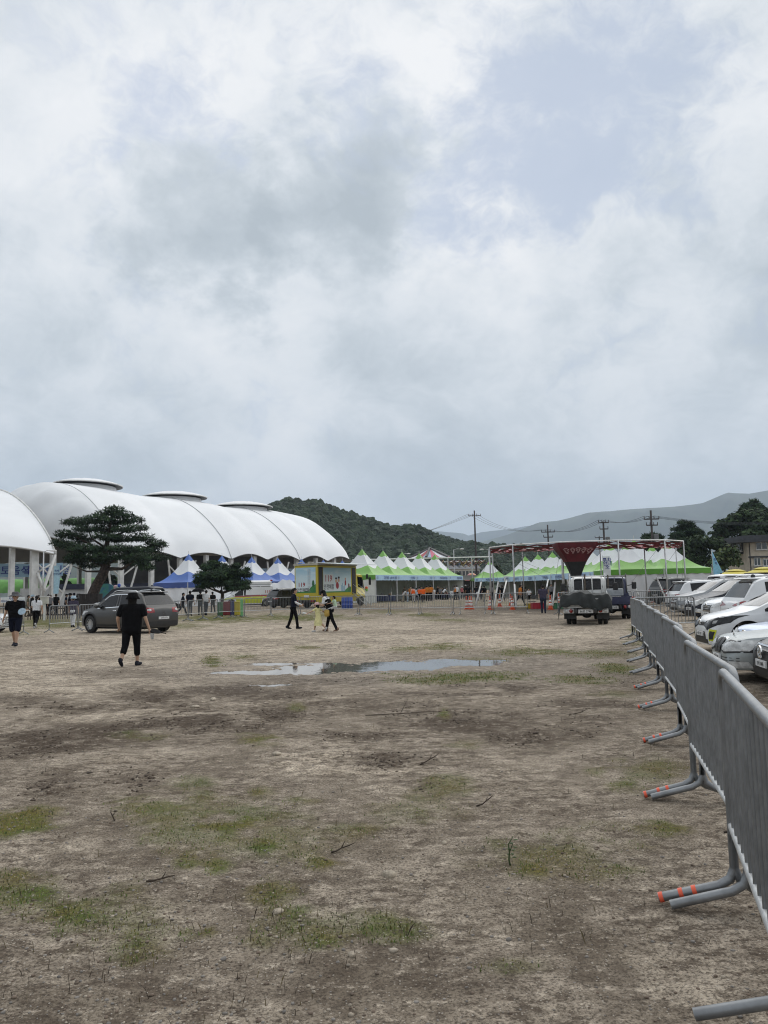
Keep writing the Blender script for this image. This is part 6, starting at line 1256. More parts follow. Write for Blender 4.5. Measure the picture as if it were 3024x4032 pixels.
# low picket fence and control cabinet near the arena
lf = empty('picket_fence', pin(110, 52), R(8), 'low dark picket fence behind the woman in the white t-shirt', 'fence'); q = MB()
for i in range(26): q.box((i*.16, 0, .45), (.05, .04, .9))
q.build('pickets', BARK, lf); q = MB(); q.box((2, .04, .3), (4.2, .03, .07)); q.box((2, .04, .7), (4.2, .03, .07)); q.build('rail', BARK, lf)
cb = empty('control_cabinet', pin(174, 50), 0, 'pale grey control cabinet on a post between the arena columns', 'cabinet'); z = at(174, 2364, 50).z; MB().bbox((0, 0, z), (.46, .3, .46), .02).build('case', mat('cabinet_grey', (.46, .45, .40), .5, vary=.06), cb); MB().box((0, 0, z+.26), (.52, .36, .05)).build('lid', FRW, cb); MB().box((0, 0, z/2-.1), (.12, .1, z-.2)).build('post', STW, cb)
# ---------------------------------------------------------------- flags and banners
def flag(name, lab, base, W_, z0, z1, taper, mats, txt, lean=0.0, sz=.3, cat='flag', rz=0.0):
    o = empty(name, base, rz, lab, cat); q = MB(); q.tube([(0, 0, 0), (lean*.5, 0, z1*.6), (lean, 0, z1+.05)], .02, 6); q.build('pole', PIPE, o)
    q = MB()
    for a in range(3): q.tube([(0, 0, .5), (.35*math.cos(a*2.1), .35*math.sin(a*2.1), .02)], .015, 5)
    q.build('foot', PIPE, o); q = MB()
    def f(u, v): w_ = W_*taper(v); return (.03+lean*(lerp(z0, z1, v)/z1)**1.5+w_*u, .05*math.sin(v*6+u*3)*u, lerp(z0, z1, v))
    q.grid(f, 6, 18); q.mi(1)
    for k, tx in enumerate(txt): p = f(.52, .82-k*.17*sz/.3); q.text(tx, (p[0], p[1]-.04, p[2]), (1, 0, 0), (0, 0, 1), sz, 1)
    q.build('cloth', mats, o, smooth=False); return o
SKB = mat('flag_sky', (.38, .58, .68), .6, vary=.06); SKB2 = mat('flag_blue', (.22, .48, .72), .6, vary=.08)
p = pin(207, 62); flag('feather_flag', 'tall pale blue feather flag on a tripod left of the large pine', p, .46, at(207, 2338, 62).z, at(207, 2228, 62).z, lambda v: .75+.35*math.sin(PI*min(1, v*.8+.1)), [SKB, NVY], ['축제', '한마당'], sz=.2)
p = pin(2815, 62); flag('sail_flag', 'blue sail-shaped flag with slanted edge right of the closed tents', p, .82, at(2815, 2268, 62).z, at(2815, 2172, 62).z, lambda v: 1.02-v*.98, [SKB2, NVY], ['', '축', '제'], sz=.26)
p = pin(2384, 43.5); flag('feather_flag', 'white vertical banner with navy lettering above the blue truck', p, .38, at(2384, 2272, 43.5).z, at(2380, 2191, 43.5).z, lambda v: 1, [PCH, NVY], ['주차', '안내', '소'], sz=.28)
# ---------------------------------------------------------------- cones, crates, bins, chairs
CON = mat('cone_orange', (.62, .09, .025), .55, vary=.08); CNW = mat('cone_white', (.72, .72, .70), .4, vary=.03)
def cone_proto():
    o = empty('traffic_cone', (0, 0, 0)); q = MB(); q.bbox((0, 0, .025), (.38, .38, .05), .03); q.build('base', CON, o)
    q = MB(); P = [(.15, .05), (.125, .2), (.115, .26), (.09, .42), (.082, .48), (.062, .62), (.045, .72), (.03, .75)]
    for i in range(len(P)-1): q.lathe([P[i], P[i+1]], n=16, m=1 if i in (2, 4) else 0)
    q.build('body', [CON, CNW], o, smooth=True); q = MB(); q.lathe([(.03, .75), (.05, .82), (.045, .9), (.0, .92)], n=10); q.build('handle', CON, o, smooth=True); return o
CP = cone_proto()
for i, (px, Yd, lab) in enumerate([(1838, 53, 'leftmost cone of the cluster of three'), (1850, 53.5, 'middle cone of the cluster of three'), (1857, 52.6, 'right cone of the cluster of three'), (1930, 51, 'cone at the foot of the left frame corner'), (1968, 57.5, 'cone behind the barrier between two slanted white pipes'), (2011, 59, 'cone left of the man in orange'), (2018, 50, 'cone at the foot of the second frame post'), (2168, 48.5, 'cone just right of the man in purple'), (2201, 60, 'cone behind the green crate'), (2571, 60, 'cone before the blank tent wall at right'), (2630, 55, 'cone beside the tail of the white SUV')]):
    o = CP if i == 0 else copy_tree(CP); p = pin(px, Yd); o.location = p; tag(o, 'orange traffic cone with white bands, '+lab, 'traffic cone', 'orange traffic cones by the walkway')
def crate(lab, px, Yd, c, w_=.6, d_=.4, h_=.32, z=0.0, rz=.1):
    o = empty('plastic_crate', pin(px, Yd)+Vector((0, 0, z)), rz, lab, 'crate', 'plastic crates by the walkway'); q = MB(); t_ = .03
    for s_ in (-1, 1): q.box((0, s_*(d_/2-t_/2), h_/2), (w_, t_, h_)); q.box((s_*(w_/2-t_/2), 0, h_/2), (t_, d_-2*t_, h_))
    q.box((0, 0, t_/2), (w_-.07, d_-.07, t_)); q.build('tub', c, o); MB().box((0, 0, h_+.012), (w_+.04, d_+.04, .025)).build('rim', c, o)
crate('red plastic crate beside the man in purple', 2116, 51, mat('crate_red', (.36, .012, .03), .5), .78, .5, .38); crate('yellow plastic crate under the dark folding chair', 2089, 52, mat('crate_yellow', (.48, .33, .02), .5), .45, .4, .32); crate('green plastic crate left of the white truck', 2199, 50, mat('crate_green', (.02, .14, .06), .5), .55, .45, .36)
crate('orange-red plastic crate behind the barrier right of the blue truck', 2486, 42, mat('crate_orange', (.55, .06, .02), .5), .36, .36, .5, .3); crate('dark red plastic crate behind the barrier next to the orange-red one', 2464, 43, mat('crate_maroon', (.14, .015, .02), .5), .3, .36, .5, .3)
ch = empty('folding_chair', pin(2096, 53), R(30), 'dark folding chair leaning beside the red crate', 'chair'); MB().box((0, 0, .45), (.42, .42, .04)).build('seat', BLK, ch); MB().box((.2, 0, .75), (.04, .42, .25), ry=.3).build('backrest', BLK, ch)
for sx in (-.18, .18):
    for sy in (-.19, .19): MB().tube([(sx*1.4, sy, 0), (-sx*.6, sy, .45)], .014, 5).build('leg', STD, ch)
for i, (px, lab) in enumerate([(1360, 'left of two blue drums under the fire truck'), (1376, 'right of two blue drums beside the fire truck steps')]):
    o = empty('blue_drum', pin(px, 61), 0, lab, 'drum', 'blue drums by the fire truck'); q = MB(); q.lathe([(.27, 0), (.29, .03), (.29, .3), (.305, .32), (.29, .34), (.29, .6), (.305, .62), (.29, .64), (.29, .86), (.27, .9), (.0, .9)], n=20); q.build('shell', mat('drum_blue', (.02, .06, .32), .45, vary=.06), o, smooth=True, sharp=40); MB().lathe([(.24, .9), (.24, .93), (0, .93)], n=20).build('lid', MATS['drum_blue'], o)
for px, Yd, w_, c, nm_, lab in ((867, 50, .3, (.03, .11, .04), 'green', 'dark green bin'), (895, 51, .52, (.20, .015, .02), 'red', 'wide red bin'), (917, 51, .28, (.02, .03, .16), 'navy', 'navy blue bin'), (936, 50.5, .36, (.42, .33, .02), 'yellow', 'yellow bin')):
    o = empty('recycling_bin', pin(px, Yd), 0, lab+' in the recycling row under the small pine', 'bin', 'recycling bins'); m_ = mat('bin_'+nm_, c, .5, vary=.06); q = MB(); q.bbox((0, 0, .45), (w_, .45, .8), .03); q.build('tub', m_, o); MB().bbox((0, 0, .89), (w_+.05, .5, .08), .02).build('lid', m_, o)
    for s_ in (-1, 1): MB().lathe([(.07, -.02), (.07, .02)], (s_*w_*.35, .2, .07), 10, axis='X').build('wheel', BLK, o)
o = empty('bollard_sign', pin(952, 49), 0, 'slim mint green upright sign right of the yellow bin', 'sign'); MB().bbox((0, 0, .55), (.17, .12, 1.1), .03).build('panel', mat('mint_green', (.16, .42, .17), .5, vary=.1), o); MB().lathe([(.16, 0), (.14, .05)], n=12).build('base', BLK, o)
# ---------------------------------------------------------------- boards, balloons, parasols
def board(name, lab, px, py0, py1, w_, Yd, mats, lines=(), cat='sign', legs=True, rz=0.0):
    p = pin(px, Yd); z0, z1 = at(px, py1, Yd).z, at(px, py0, Yd).z; o = empty(name, p, rz, lab, cat); q = MB(); q.bbox((0, 0, (z0+z1)/2), (w_, .06, z1-z0), .02); q.mi(1)
    for tx, fz, sz in lines: q.text(tx, (0, -.04, lerp(z0, z1, fz)), (1, 0, 0), (0, 0, 1), sz, 1)
    q.build('panel', mats, o)
    if legs:
        for s_ in (-1, 1): MB().box((s_*w_*.4, .05, z0/2+.1), (.06, .05, z0+.2)).build('leg', STD, o)
    return o
board('menu_board', 'white board with purple heading behind the man in the wide hat', 50, 2352, 2374, 2.2, 70, [PCH, NVY], [('차림표', .8, .28), ('메밀국수 · 감자전 · 막국수', .35, .2)])
mb_ = board('mural_board', 'green and blue painted arch board right of the pine trunk', 418, 2340, 2380, 2.0, 68, [mat('mural_green', (.03, .16, .09), .5, vary=.4, scale=2, col2=(.02, .09, .22)), NVY], cat='board')
p = Vector((0, 0, at(418, 2340, 68).z)); MB().lathe([(0, -.05), (.95, -.05), (.95, .05), (0, .05)], (0, 0, p.z), 28, axis='Y', sy=1).build('arch_top', MATS['mural_green'], mb_)
tg = empty('tree_guard', pin(356, 60), 0, 'dark slatted guard around the foot of the large pine', 'tree guard'); q = MB(); z1 = at(356, 2338, 60).z
for k in range(9): q.box((-.62+k*.155, -.5, z1/2), (.13, .05, z1-.02*(k % 2)))
for k in range(7): q.box((-.7, -.4+k*.15, z1/2), (.05, .12, z1)); q.box((.7, -.4+k*.15, z1/2), (.05, .12, z1))
q.build('slats', mat('guard_dark', (.025, .02, .018), .9, vary=.25, scale=5), tg)
for i, (px, py, c, nm_) in enumerate([(454, 2312, (.62, .40, .42), 'pink'), (469, 2306, (.03, .10, .50), 'blue'), (465, 2318, (.30, .50, .45), 'mint'), (481, 2321, (.04, .30, .13), 'green')]):
    p = at(px, py, 66); o = empty('balloon', p, 0, nm_+' balloon floating above the grey SUV bonnet', 'balloon', 'balloons above the grey SUV'); q = MB(); q.lathe([(0, -.20), (.03, -.19), (.09, -.14), (.135, -.04), (.145, .05), (.12, .13), (.06, .17), (0, .18)], n=14); q.build('skin', mat('balloon_'+nm_, c, .3, vary=.02), o, smooth=True); MB().tube([(0, 0, -.2), (.03, 0, -.6), (0, 0, -1.1)], .006, 4).build('string', CNW, o)
for i, (px, py, Yd, c, nm_) in enumerate([(1410+8, 2312, 61, (.6, .15, .02), 'orange'), (1443, 2316, 61, (.62, .12, .03), 'small orange'), (1443, 2322, 61, (.2, .5, .1), 'pale green')][1:]):
    p = at(px, py, 72); o = empty('balloon', p, 0, nm_+' balloon tied by the fire truck cab', 'balloon', 'balloons by the fire truck'); q = MB(); q.lathe([(0, -.20), (.03, -.19), (.09, -.14), (.135, -.04), (.145, .05), (.12, .13), (.06, .17), (0, .18)], n=14); q.build('skin', mat('balloon_'+nm_.replace(' ', '_'), c, .3, vary=.02), o, smooth=True)
YP = mat('parasol_yellow', (.55, .46, .03), .55, vary=.05)
for px, py, Yd, w_, lab in ((2902, 2241, 60, 1.45, 'yellow two-tier parasol showing behind the white van'), (3018, 2232, 58, 1.5, 'yellow two-tier parasol cut by the right edge')):
    z1 = at(px, py, Yd).z; o = empty('parasol', pin(px, Yd), 0, lab, 'parasol', 'yellow parasols'); MB().tube([(0, 0, 0), (0, 0, z1)], .03, 6).build('pole', STD, o); q = MB(); q.lathe([(w_, z1-.42), (w_*.62, z1-.24), (w_*.45, z1-.16)], n=8); q.lathe([(w_*.56, z1-.14), (w_*.3, z1-.04), (.02, z1)], n=8); q.build('canopy', YP, o)
o = empty('bouncy_dome', pin(1860, 140), 0, 'orange inflatable dome far behind the gap between the tent rows', 'inflatable'); z1 = at(1860, 2256, 140).z; q = MB()
q.grid(lambda u, v: ((1.25+.07*abs(math.sin(v*PI*6)))*math.cos(v*2*PI)*math.cos(u*PI/2)*1.0, 1.1*math.sin(v*2*PI)*math.cos(u*PI/2), z1-1.6+1.6*math.sin(u*PI/2)), 8, 36, mf=lambda u, v: int(v*12) % 2); q.build('skin', [mat('dome_orange', (.60, .28, .08), .4), mat('dome_pink', (.55, .2, .25), .4)], o, smooth=True); MB().lathe([(1.25, 0), (1.25, z1-1.6)], n=24).build('wall', mat('dome_blue', (.25, .35, .5), .4), o)
o = empty('storage_tent', pin(1845, 112), 0, 'low dark open-fronted shelter between the two tent rows', 'shelter'); q = MB(); q.prism([(-2.2, 0, 2.5), (-1.5, 2, 3.2), (-2.2, 4, 2.5)], (4.6, 0, 0)); q.build('roof', mat('shelter_grey', (.22, .22, .21), .7, vary=.1), o)
for sx in (-2.1, 2.3):
    for y in (.1, 3.9): MB().box((sx, y, 1.25), (.08, .08, 2.5)).build('post', STD, o)
MB().box((0, 3.95, 1.2), (4.4, .05, 2.4)).build('rear_sheet', STD, o)
# tables and goods under the tents
TBM = mat('table_pale', (.42, .41, .38), .6, vary=.06); 
def table(lab, px, Yd, w_=1.8, cloth=None, goods=0, seed=0, rz=0.0):
    o = empty('folding_table', pin(px, Yd), rz, lab, 'table', 'folding tables under the tents'); MB().box((0, 0, .73), (w_, .7, .04)).build('tabletop', cloth or TBM, o)
    for sx in (-w_*.45, w_*.45):
        for sy in (-.3, .3): MB().box((sx, sy, .355), (.04, .04, .71)).build('leg', STD, o)
    if cloth: MB().grid(lambda u, v: (lerp(-w_/2, w_/2, u), -.36-.02*math.sin(u*30)*v, .73-.6*v), 24, 2).build('cloth_front', cloth, o)
    rg = random.Random(seed)
    for k in range(goods):
        b_ = empty('goods_box', o.location+Vector((-w_*.4+w_*.8*(k+.5)/goods, rg.uniform(-.2, .2), .75)), rg.uniform(-.3, .3), ['small dark box', 'small brown box', 'small blue box'][k % 3]+' on the '+lab, 'box', 'goods on the tables'); q = MB(); h_ = rg.uniform(.14, .3); q.bbox((0, 0, h_/2), (.26, .22, h_), .015); q.build('carton', [STD, mat('carton_brown', (.20, .13, .07), .8), mat('carton_blue', (.03, .06, .2), .6)][k % 3], b_); MB().box((0, 0, h_+.006), (.27, .05, .01)).build('tape', TBM, b_)
NVC = mat('cloth_navy', (.02, .03, .10), .7, vary=.1)
table('table with navy cloth inside the nearest green tent', 1520, 88, 2.2, NVC, 2, 1); table('table inside the second green tent', 1594, 94, 1.8, None, 1, 2); table('dark-clothed table before the people in black', 1740, 101, 2.0, NVC, 2, 3); table('table under the third tent of the right row', 2068, 88, 1.8, None, 2, 4); table('table under the tent above the man in purple', 2150, 80, 1.8, TBM, 2, 5)
sgn = board('shield_sign', 'white shield-shaped sign standing by the orange vest at the tent end', 1782, 2327, 2345, .55, 92, [PCH, NVY], [('안내', .5, .2)])
board('paper_notice', 'white paper notice hanging in the second tent of the right row', 2012, 2268, 2291, 1.6, 95, [PCH, NVY], [('체험 안내', .6, .3)], legs=True)
# ---------------------------------------------------------------- people
SKIN = mat('skin', (.40, .25, .17), .6, vary=.06, scale=8); HAIR = mat('hair_black', (.008, .007, .007), .65, vary=.2, scale=20, spec=.2); EYE = mat('eye_dark', (.02, .015, .012), .3, vary=0); LIP = mat('lip', (.30, .12, .10), .6, vary=0)
CL = {}
def cloth(n_, c): 
    if n_ not in CL: CL[n_] = mat('cloth_'+n_, c, .85, vary=.10, scale=14, bump=.35, bscale=26, spec=.12)
    return CL[n_]
BK = cloth('black', (.004, .004, .005)); NV = cloth('dark_navy', (.007, .009, .02)); WT = cloth('white', (.62, .63, .65)); OV = cloth('hi_vis', (.80, .13, .02)); OS = cloth('orange_shirt', (.50, .17, .03)); PU = cloth('purple_grey', (.055, .048, .075)); DN = cloth('denim', (.022, .028, .05)); PK = cloth('pink', (.36, .12, .13)); LB = cloth('light_blue', (.36, .47, .56)); YE = cloth('pale_yellow', (.66, .62, .32)); MN = cloth('mint', (.40, .52, .38)); BG = cloth('beige', (.34, .29, .22)); GYC = cloth('mid_grey', (.20, .20, .21)); CM = cloth('camo', (.10, .09, .06)); SHO = cloth('shoe_dark', (.02, .022, .03)); SHW = cloth('shoe_white', (.5, .5, .5)); PAL = cloth('pale_grey', (.44, .43, .43))
def rot(p, ax, a):
    return Matrix.Rotation(a, 3, ax) @ Vector(p)
def person(label, loc, yaw, h=1.70, shirt=BK, pants=BK, shoe=SHO, hair=HAIR, sleeve='short', legs='long', pose=None, vox=.022, slim=1.0, hat=None, sleeve_m=None, group=None, fingers=False, longhair=False, dress=None, vest=None, mask=False, child=False, cat='person', hem=None):
    P_ = dict(legL=8, kneeL=4, legR=-8, kneeR=10, armL=10, elbL=12, armR=-6, elbR=14, abL=9, abR=9, lean=3, head=0, turn=0, hipz=None, sit=False, roll=0); P_.update(pose or {})
    s = h/1.70; W_ = slim; hs = 1.22 if child else 1.0
    prim = []   # (p, q, r1, r2, material index)
    MAT = [SKIN, shirt, pants, shoe, hair, sleeve_m or shirt, EYE, LIP, vest or shirt, WT]
    def cap(p, q_, r1, r2, m): prim.append((Vector(p), Vector(q_), r1, r2, m))
    th, sh = .42, .40
    def leg(sg, a, k):
        hip = Vector((sg*.09*W_, 0, .90)); d = rot((0, 0, -1), 'X', R(a)); kn = hip+d*th; d2 = rot((0, 0, -1), 'X', R(a-k)); an = kn+d2*sh; return hip, kn, an, a-k
    Lg = {-1: leg(-1, P_['legL'], P_['kneeL']), 1: leg(1, P_['legR'], P_['kneeR'])}
    low = min(Lg[-1][2].z, Lg[1][2].z)-.075; dz = -low if not P_['sit'] else (.45-.90+.06)
    LM = 2 if legs in ('long',) else 0
    for sg in (-1, 1):
        hip, kn, an, fa = Lg[sg]; fat = 1.0
        if legs == 'long': cap(hip, kn, .092*W_, .070, 2); cap(kn, an, .068, .056, 2); cap(an.lerp(kn, .12), an+Vector((0, 0, -.012)), .054, .056, 2)
        elif legs == 'short': cap(hip, kn, .088*W_, .058, 0); cap(hip+Vector((sg*.012, 0, 0)), hip.lerp(kn, .86)+Vector((sg*.018, 0, 0)), .094*W_, .080*W_, 2); cap(kn, an, .056, .038, 0); cap(kn.lerp(an, .25)+Vector((0, -.02, 0)), kn.lerp(an, .5)+Vector((0, -.015, 0)), .056, .05, 0)
        elif legs == 'crop': cap(hip, kn, .098*W_, .080, 2); cap(kn, kn.lerp(an, .45), .078, .074, 2); cap(kn, an, .055, .038, 0)
        ff = rot((0, 1, 0), 'X', R(min(25, max(-55, fa if fa < -12 else 0)))); hl = an+rot((0, -.045, -.035), 'X', R(fa if fa < -12 else 0)); toe = hl+ff*.20+Vector((sg*.02, 0, 0))
        cap(hl, hl.lerp(toe, .5), .043, .045, 3); cap(hl.lerp(toe, .5), toe, .045, .036, 3); cap(hl+Vector((0, 0, .03)), an+Vector((0, 0, .01)), .042, .044, 3)
    # trunk in its own frame, bent at the hip
    def T(p): return rot(Vector(p)-Vector((0, 0, .93)), 'X', R(-P_['lean']))+Vector((0, 0, .93))
    cap((-.07*W_, 0, .92), (.07*W_, 0, .92), .118*W_, .118*W_, 2); cap((-.05*W_, -.03, .88), (.05*W_, -.03, .88), .11*W_, .11*W_, 2)
    hz_ = .90 if hem is None else hem
    cap(T((-.075*W_, 0, hz_+.06)), T((.075*W_, 0, hz_+.06)), .118*W_, .118*W_, 1); cap(T((-.07*W_, .012, 1.08)), T((.07*W_, .012, 1.08)), .118*W_, .118*W_, 1); cap(T((-.09*W_, .005, 1.22)), T((.09*W_, .005, 1.22)), .117*W_, .117*W_, 1); cap(T((-.115*W_, 0, 1.34)), T((.115*W_, 0, 1.34)), .098*W_, .098*W_, 1)
    cap(T((-.16*W_, -.005, 1.405)), T((.16*W_, -.005, 1.405)), .062, .062, 1); cap(T((-.06, -.008, 1.44)), T((.06, -.008, 1.44)), .052, .052, 1); cap(T((0, 0, .95)), T((0, 0, 1.3)), .12*W_, .115*W_, 1)
    for sg in (-1, 1): cap(T((sg*.072*W_, .004, hz_+.05)), T((sg*.092*W_, .004, 1.24)), .1165*W_, .114*W_, 1); cap(T((sg*.092*W_, .004, 1.24)), T((sg*.12*W_, 0, 1.36)), .114*W_, .085, 1)
    if vest: 
        for z in (1.02, 1.14, 1.26): cap(T((-.082*W_, .0, z)), T((.082*W_, .0, z)), .130*W_, .130*W_, 8)
        cap(T((-.10*W_, -.0, 1.37)), T((.10*W_, -.0, 1.37)), .088, .088, 8)
    cap(T((0, -.005, 1.42)), T((0, .012, 1.52)), .056, .052, 0)
    # arms
    hands = {}
    for sg, k in ((-1, 'L'), (1, 'R')):
        S_ = Vector((sg*.20*W_, 0, 1.395)); d = rot(rot((0, 0, -1), 'Y', R(-sg*P_['ab'+k])), 'X', R(P_['arm'+k])); E_ = S_+d*.285; ax = rot((1, 0, 0), 'Y', R(-sg*P_['ab'+k])); d2 = Matrix.Rotation(R(P_['elb'+k]), 3, ax) @ d
        d2 = rot(d2, 'Z', R(sg*P_.get('tw'+k, 0))); Wr = E_+d2*.25; Ha = Wr+d2*.09
        S_, E_, Wr, Ha = T(S_), T(E_), T(Wr), T(Ha); dh = (Ha-Wr).normalized(); sd_ = Vector((sg, 0, 0)); sd_ = (sd_-dh*sd_.dot(dh)).normalized() if abs(dh.x) < .95 else Vector((0, 1, 0)); nr = dh.cross(sd_)
        am = {'short': 0, 'long': 5, 'none': 0, 'sleeves': 5}[sleeve]
        cap(S_, E_, .050*W_, .041, am); cap(E_, Wr, .041, .030, am)
        if sleeve in ('short', 'sleeves'): cap(S_, S_.lerp(E_, .62), .066*W_, .063*W_, 1)
        if sleeve == 'long': cap(S_, E_, .060*W_, .050, 5); cap(E_, Wr.lerp(E_, .06), .050, .040, 5)
        cap(Wr, Wr+dh*.065, .026, .032, 0)
        if fingers:
            pw = sd_ if abs(sd_.dot(Vector((0, 1, 0)))) > .3 else nr; cu = nr if pw is sd_ else sd_*(-sg)
            for j, (o_, l_) in enumerate(((-.030, .062), (-.010, .076), (.010, .072), (.030, .056))):
                b0 = Wr+dh*.075+pw*o_; b1 = b0+(dh*.85+cu*.35).normalized()*l_*.55; b2 = b1+(dh*.35+cu*.9).normalized()*l_*.55; cap(b0, b1, .0125, .0115, 0); cap(b1, b2, .0115, .010, 0)
            t0 = Wr+dh*.03+pw*-.03; t1 = t0+(dh*.7-pw*.7+cu*.3).normalized()*.04; cap(t0, t1, .0145, .0125, 0); cap(t1, t1+(dh*.9+cu*.4).normalized()*.03, .0125, .011, 0)
        else: cap(Wr+dh*.06, Wr+dh*.135+nr*.02, .034, .024, 0); cap(Wr+dh*.03, Wr+dh*.07+sd_*.045, .016, .013, 0)
        hands[k] = (Wr+dh*.10, dh)
    # head
    hc = T((0, .025, 1.595)); hb = Vector((0, 0, 0))
    def Hd(p): return hc+rot(rot(rot(Vector(p)*hs, 'X', R(-P_['head'])), 'Y', R(P_['roll'])), 'Z', R(P_['turn']))
    cap(Hd((0, -.012, .02)), Hd((0, .008, .028)), .094*hs, .090*hs, 0); cap(Hd((0, .022, -.02)), Hd((0, .030, -.07)), .074*hs, .052*hs, 0); cap(Hd((0, .10, .0)), Hd((0, .112, -.028)), .012*hs, .018*hs, 0)
    for sg in (-1, 1): cap(Hd((sg*.088, -.005, .01)), Hd((sg*.09, -.008, -.022)), .017*hs, .013*hs, 0); cap(Hd((sg*.034, .088, .012)), Hd((sg*.036, .088, .012)), .0125*hs, .0125*hs, 6)
    cap(Hd((-.018, .083, -.062)), Hd((.018, .083, -.062)), .010*hs, .010*hs, 7)
    if mask: cap(Hd((-.03, .072, -.045)), Hd((.03, .072, -.045)), .046, .046, 9)
    cap(Hd((0, -.03, .035)), Hd((0, .005, .062)), .098*hs, .085*hs, 4); cap(Hd((0, -.045, .0)), Hd((0, -.05, -.03)), .080*hs, .066*hs, 4)
    for sg in (-1, 1): cap(Hd((sg*.055, -.02, .04)), Hd((sg*.07, .012, .05)), .045*hs, .032*hs, 4)
    if longhair:
        if longhair == 'bob':
            for sg in (-1, 0, 1): cap(Hd((sg*.05, -.04, .0)), Hd((sg*.055, -.045, -.12)), .062*hs, .05*hs, 4)
        else: cap(Hd((0, -.09, .02)), Hd((0, -.12, -.1)), .045, .042, 4); cap(Hd((0, -.12, -.1)), Hd((0, -.13, -.30)), .042, .018, 4)
    off = Vector((0, 0, dz)); V_, F_, n = [], [], 0
    for p, q_, r1, r2, m in prim:
        d = q_-p; L_ = d.length; d = d/L_ if L_ > 1e-6 else Vector((0, 0, 1)); u = d.orthogonal().normalized(); v_ = d.cross(u); k = 12 if min(r1, r2) > .02 else 8
        ringz = [(-.98, .2), (-.7, .714), (-.3, .954)]; rings = [(p+d*(a*r1), r1*b_) for a, b_ in ringz]+[(p, r1), (q_, r2)]+[(q_+d*(-a*r2), r2*b_) for a, b_ in reversed(ringz)]
        for c, r in rings:
            for j in range(k): a = 2*PI*j/k; V_.append(tuple((c+(u*math.cos(a)+v_*math.sin(a))*r+off)*s))
        for i in range(len(rings)-1):
            for j in range(k): F_.append((n+i*k+j, n+i*k+(j+1) % k, n+(i+1)*k+(j+1) % k, n+(i+1)*k+j))
        F_.append(tuple(n+j for j in reversed(range(k)))); F_.append(tuple(n+(len(rings)-1)*k+j for j in range(k))); n += len(rings)*k
    me = bpy.data.meshes.new('person'); me.from_pydata(V_, [], F_); o = bpy.data.objects.new('person', me); COL.objects.link(o)
    md_ = o.modifiers.new('r', 'REMESH'); md_.mode = 'VOXEL'; md_.voxel_size = vox*s; md_.use_smooth_shade = True
    m3 = o.modifiers.new('s', 'SMOOTH'); m3.factor = .5; m3.iterations = 2 if vox < .015 else 1
    dg = bpy.context.evaluated_depsgraph_get(); m2 = bpy.data.meshes.new_from_object(o.evaluated_get(dg)); o.modifiers.clear(); o.data = m2; m2.name = 'person'
    used = sorted(set(p[4] for p in prim)); mp = {m: i for i, m in enumerate(used)}
    for m in used: m2.materials.append(MAT[m])
    nf = len(m2.polygons); C = np.empty(nf*3); m2.polygons.foreach_get('center', C); C = C.reshape(-1, 3)/s-np.array(off); best = np.full(nf, 9e9); bi = np.zeros(nf, np.int32)
    for p, q_, r1, r2, m in prim:
        a = np.array(p); d = np.array(q_)-a; L2 = d@d; t_ = np.clip(((C-a)@d)/L2, 0, 1) if L2 > 1e-10 else np.zeros(nf); dist = np.linalg.norm(C-(a+t_[:, None]*d), axis=1)-(r1+(r2-r1)*t_); upd = dist < best-1e-5; best[upd] = dist[upd]; bi[upd] = mp[m]
    m2.polygons.foreach_set('material_index', bi); m2.polygons.foreach_set('use_smooth', np.ones(nf, bool)); m2.update()
    o.location = loc; o.rotation_euler = (0, 0, yaw); tag(o, label, cat, group)
    def W(p): return (Vector(p)+off)*s
    if dress:
        q = MB()
        def sk(u, v): a = 2*PI*v; r = lerp(.125, .245, u**.8)*(1+.07*math.sin(a*9)*u); c = T((0, 0, lerp(1.12, .93, min(1, u*3))))*(1 if u < .33 else 1); z = lerp(1.12, dress, u); x0 = T((0, 0, max(z, .93))); return W((x0.x+math.cos(a)*r*1.05, x0.y*.7+math.sin(a)*r*.9, z))
        q.grid(sk, 10, 36); q.build('dress_skirt', shirt, o, smooth=True)
    if hat:
        kind, hm = hat; q = MB(); ctr = Hd((0, -.008, .065)); up = (Hd((0, 0, 1))-Hd((0, 0, 0))).normalized(); fx = (Hd((0, 1, 0))-Hd((0, 0, 0))).normalized(); sx = fx.cross(up)
        def ring(prof, n=28, droop=0.0):
            vs = []
            for r, z in prof:
                for j in range(n): a = 2*PI*j/n; vs.append(W(ctr+sx*(r*hs*math.cos(a))+fx*(r*hs*1.08*math.sin(a))+up*(z*hs-droop*max(0, r-.11)*abs(math.cos(a)))))
            k = len(prof); q.add(vs, [(i*n+j, i*n+(j+1) % n, (i+1)*n+(j+1) % n, (i+1)*n+j) for i in range(k-1) for j in range(n)]+[tuple(range((k-1)*n, k*n))])
        if kind == 'wide': ring([(.20, -.035), (.205, -.03), (.15, -.005), (.112, .0), (.112, .05), (.10, .085), (.06, .10), (.01, .102)], droop=.25)
        elif kind == 'bucket': ring([(.165, -.075), (.17, -.07), (.125, .0), (.112, .055), (.09, .078), (.01, .082)], droop=.1)
        else:
            ring([(.108, -.03), (.110, .0), (.10, .05), (.07, .08), (.01, .09)]); N = 10
            vs = [W(ctr+sx*(.085*hs*math.cos(a))+fx*((.075+rr*.11*math.sin(a))*hs)+up*(-.025*hs-.012*rr)) for rr in (0, .5, 1) for a in [PI*j/N for j in range(N+1)]]; q.add(vs, [(i*(N+1)+j, i*(N+1)+j+1, (i+1)*(N+1)+j+1, (i+1)*(N+1)+j) for i in range(2) for j in range(N)])
        q.build({'wide': 'sun_hat', 'bucket': 'bucket_hat', 'cap': 'cap', 'visor': 'visor'}[kind], hm, o, smooth=True)
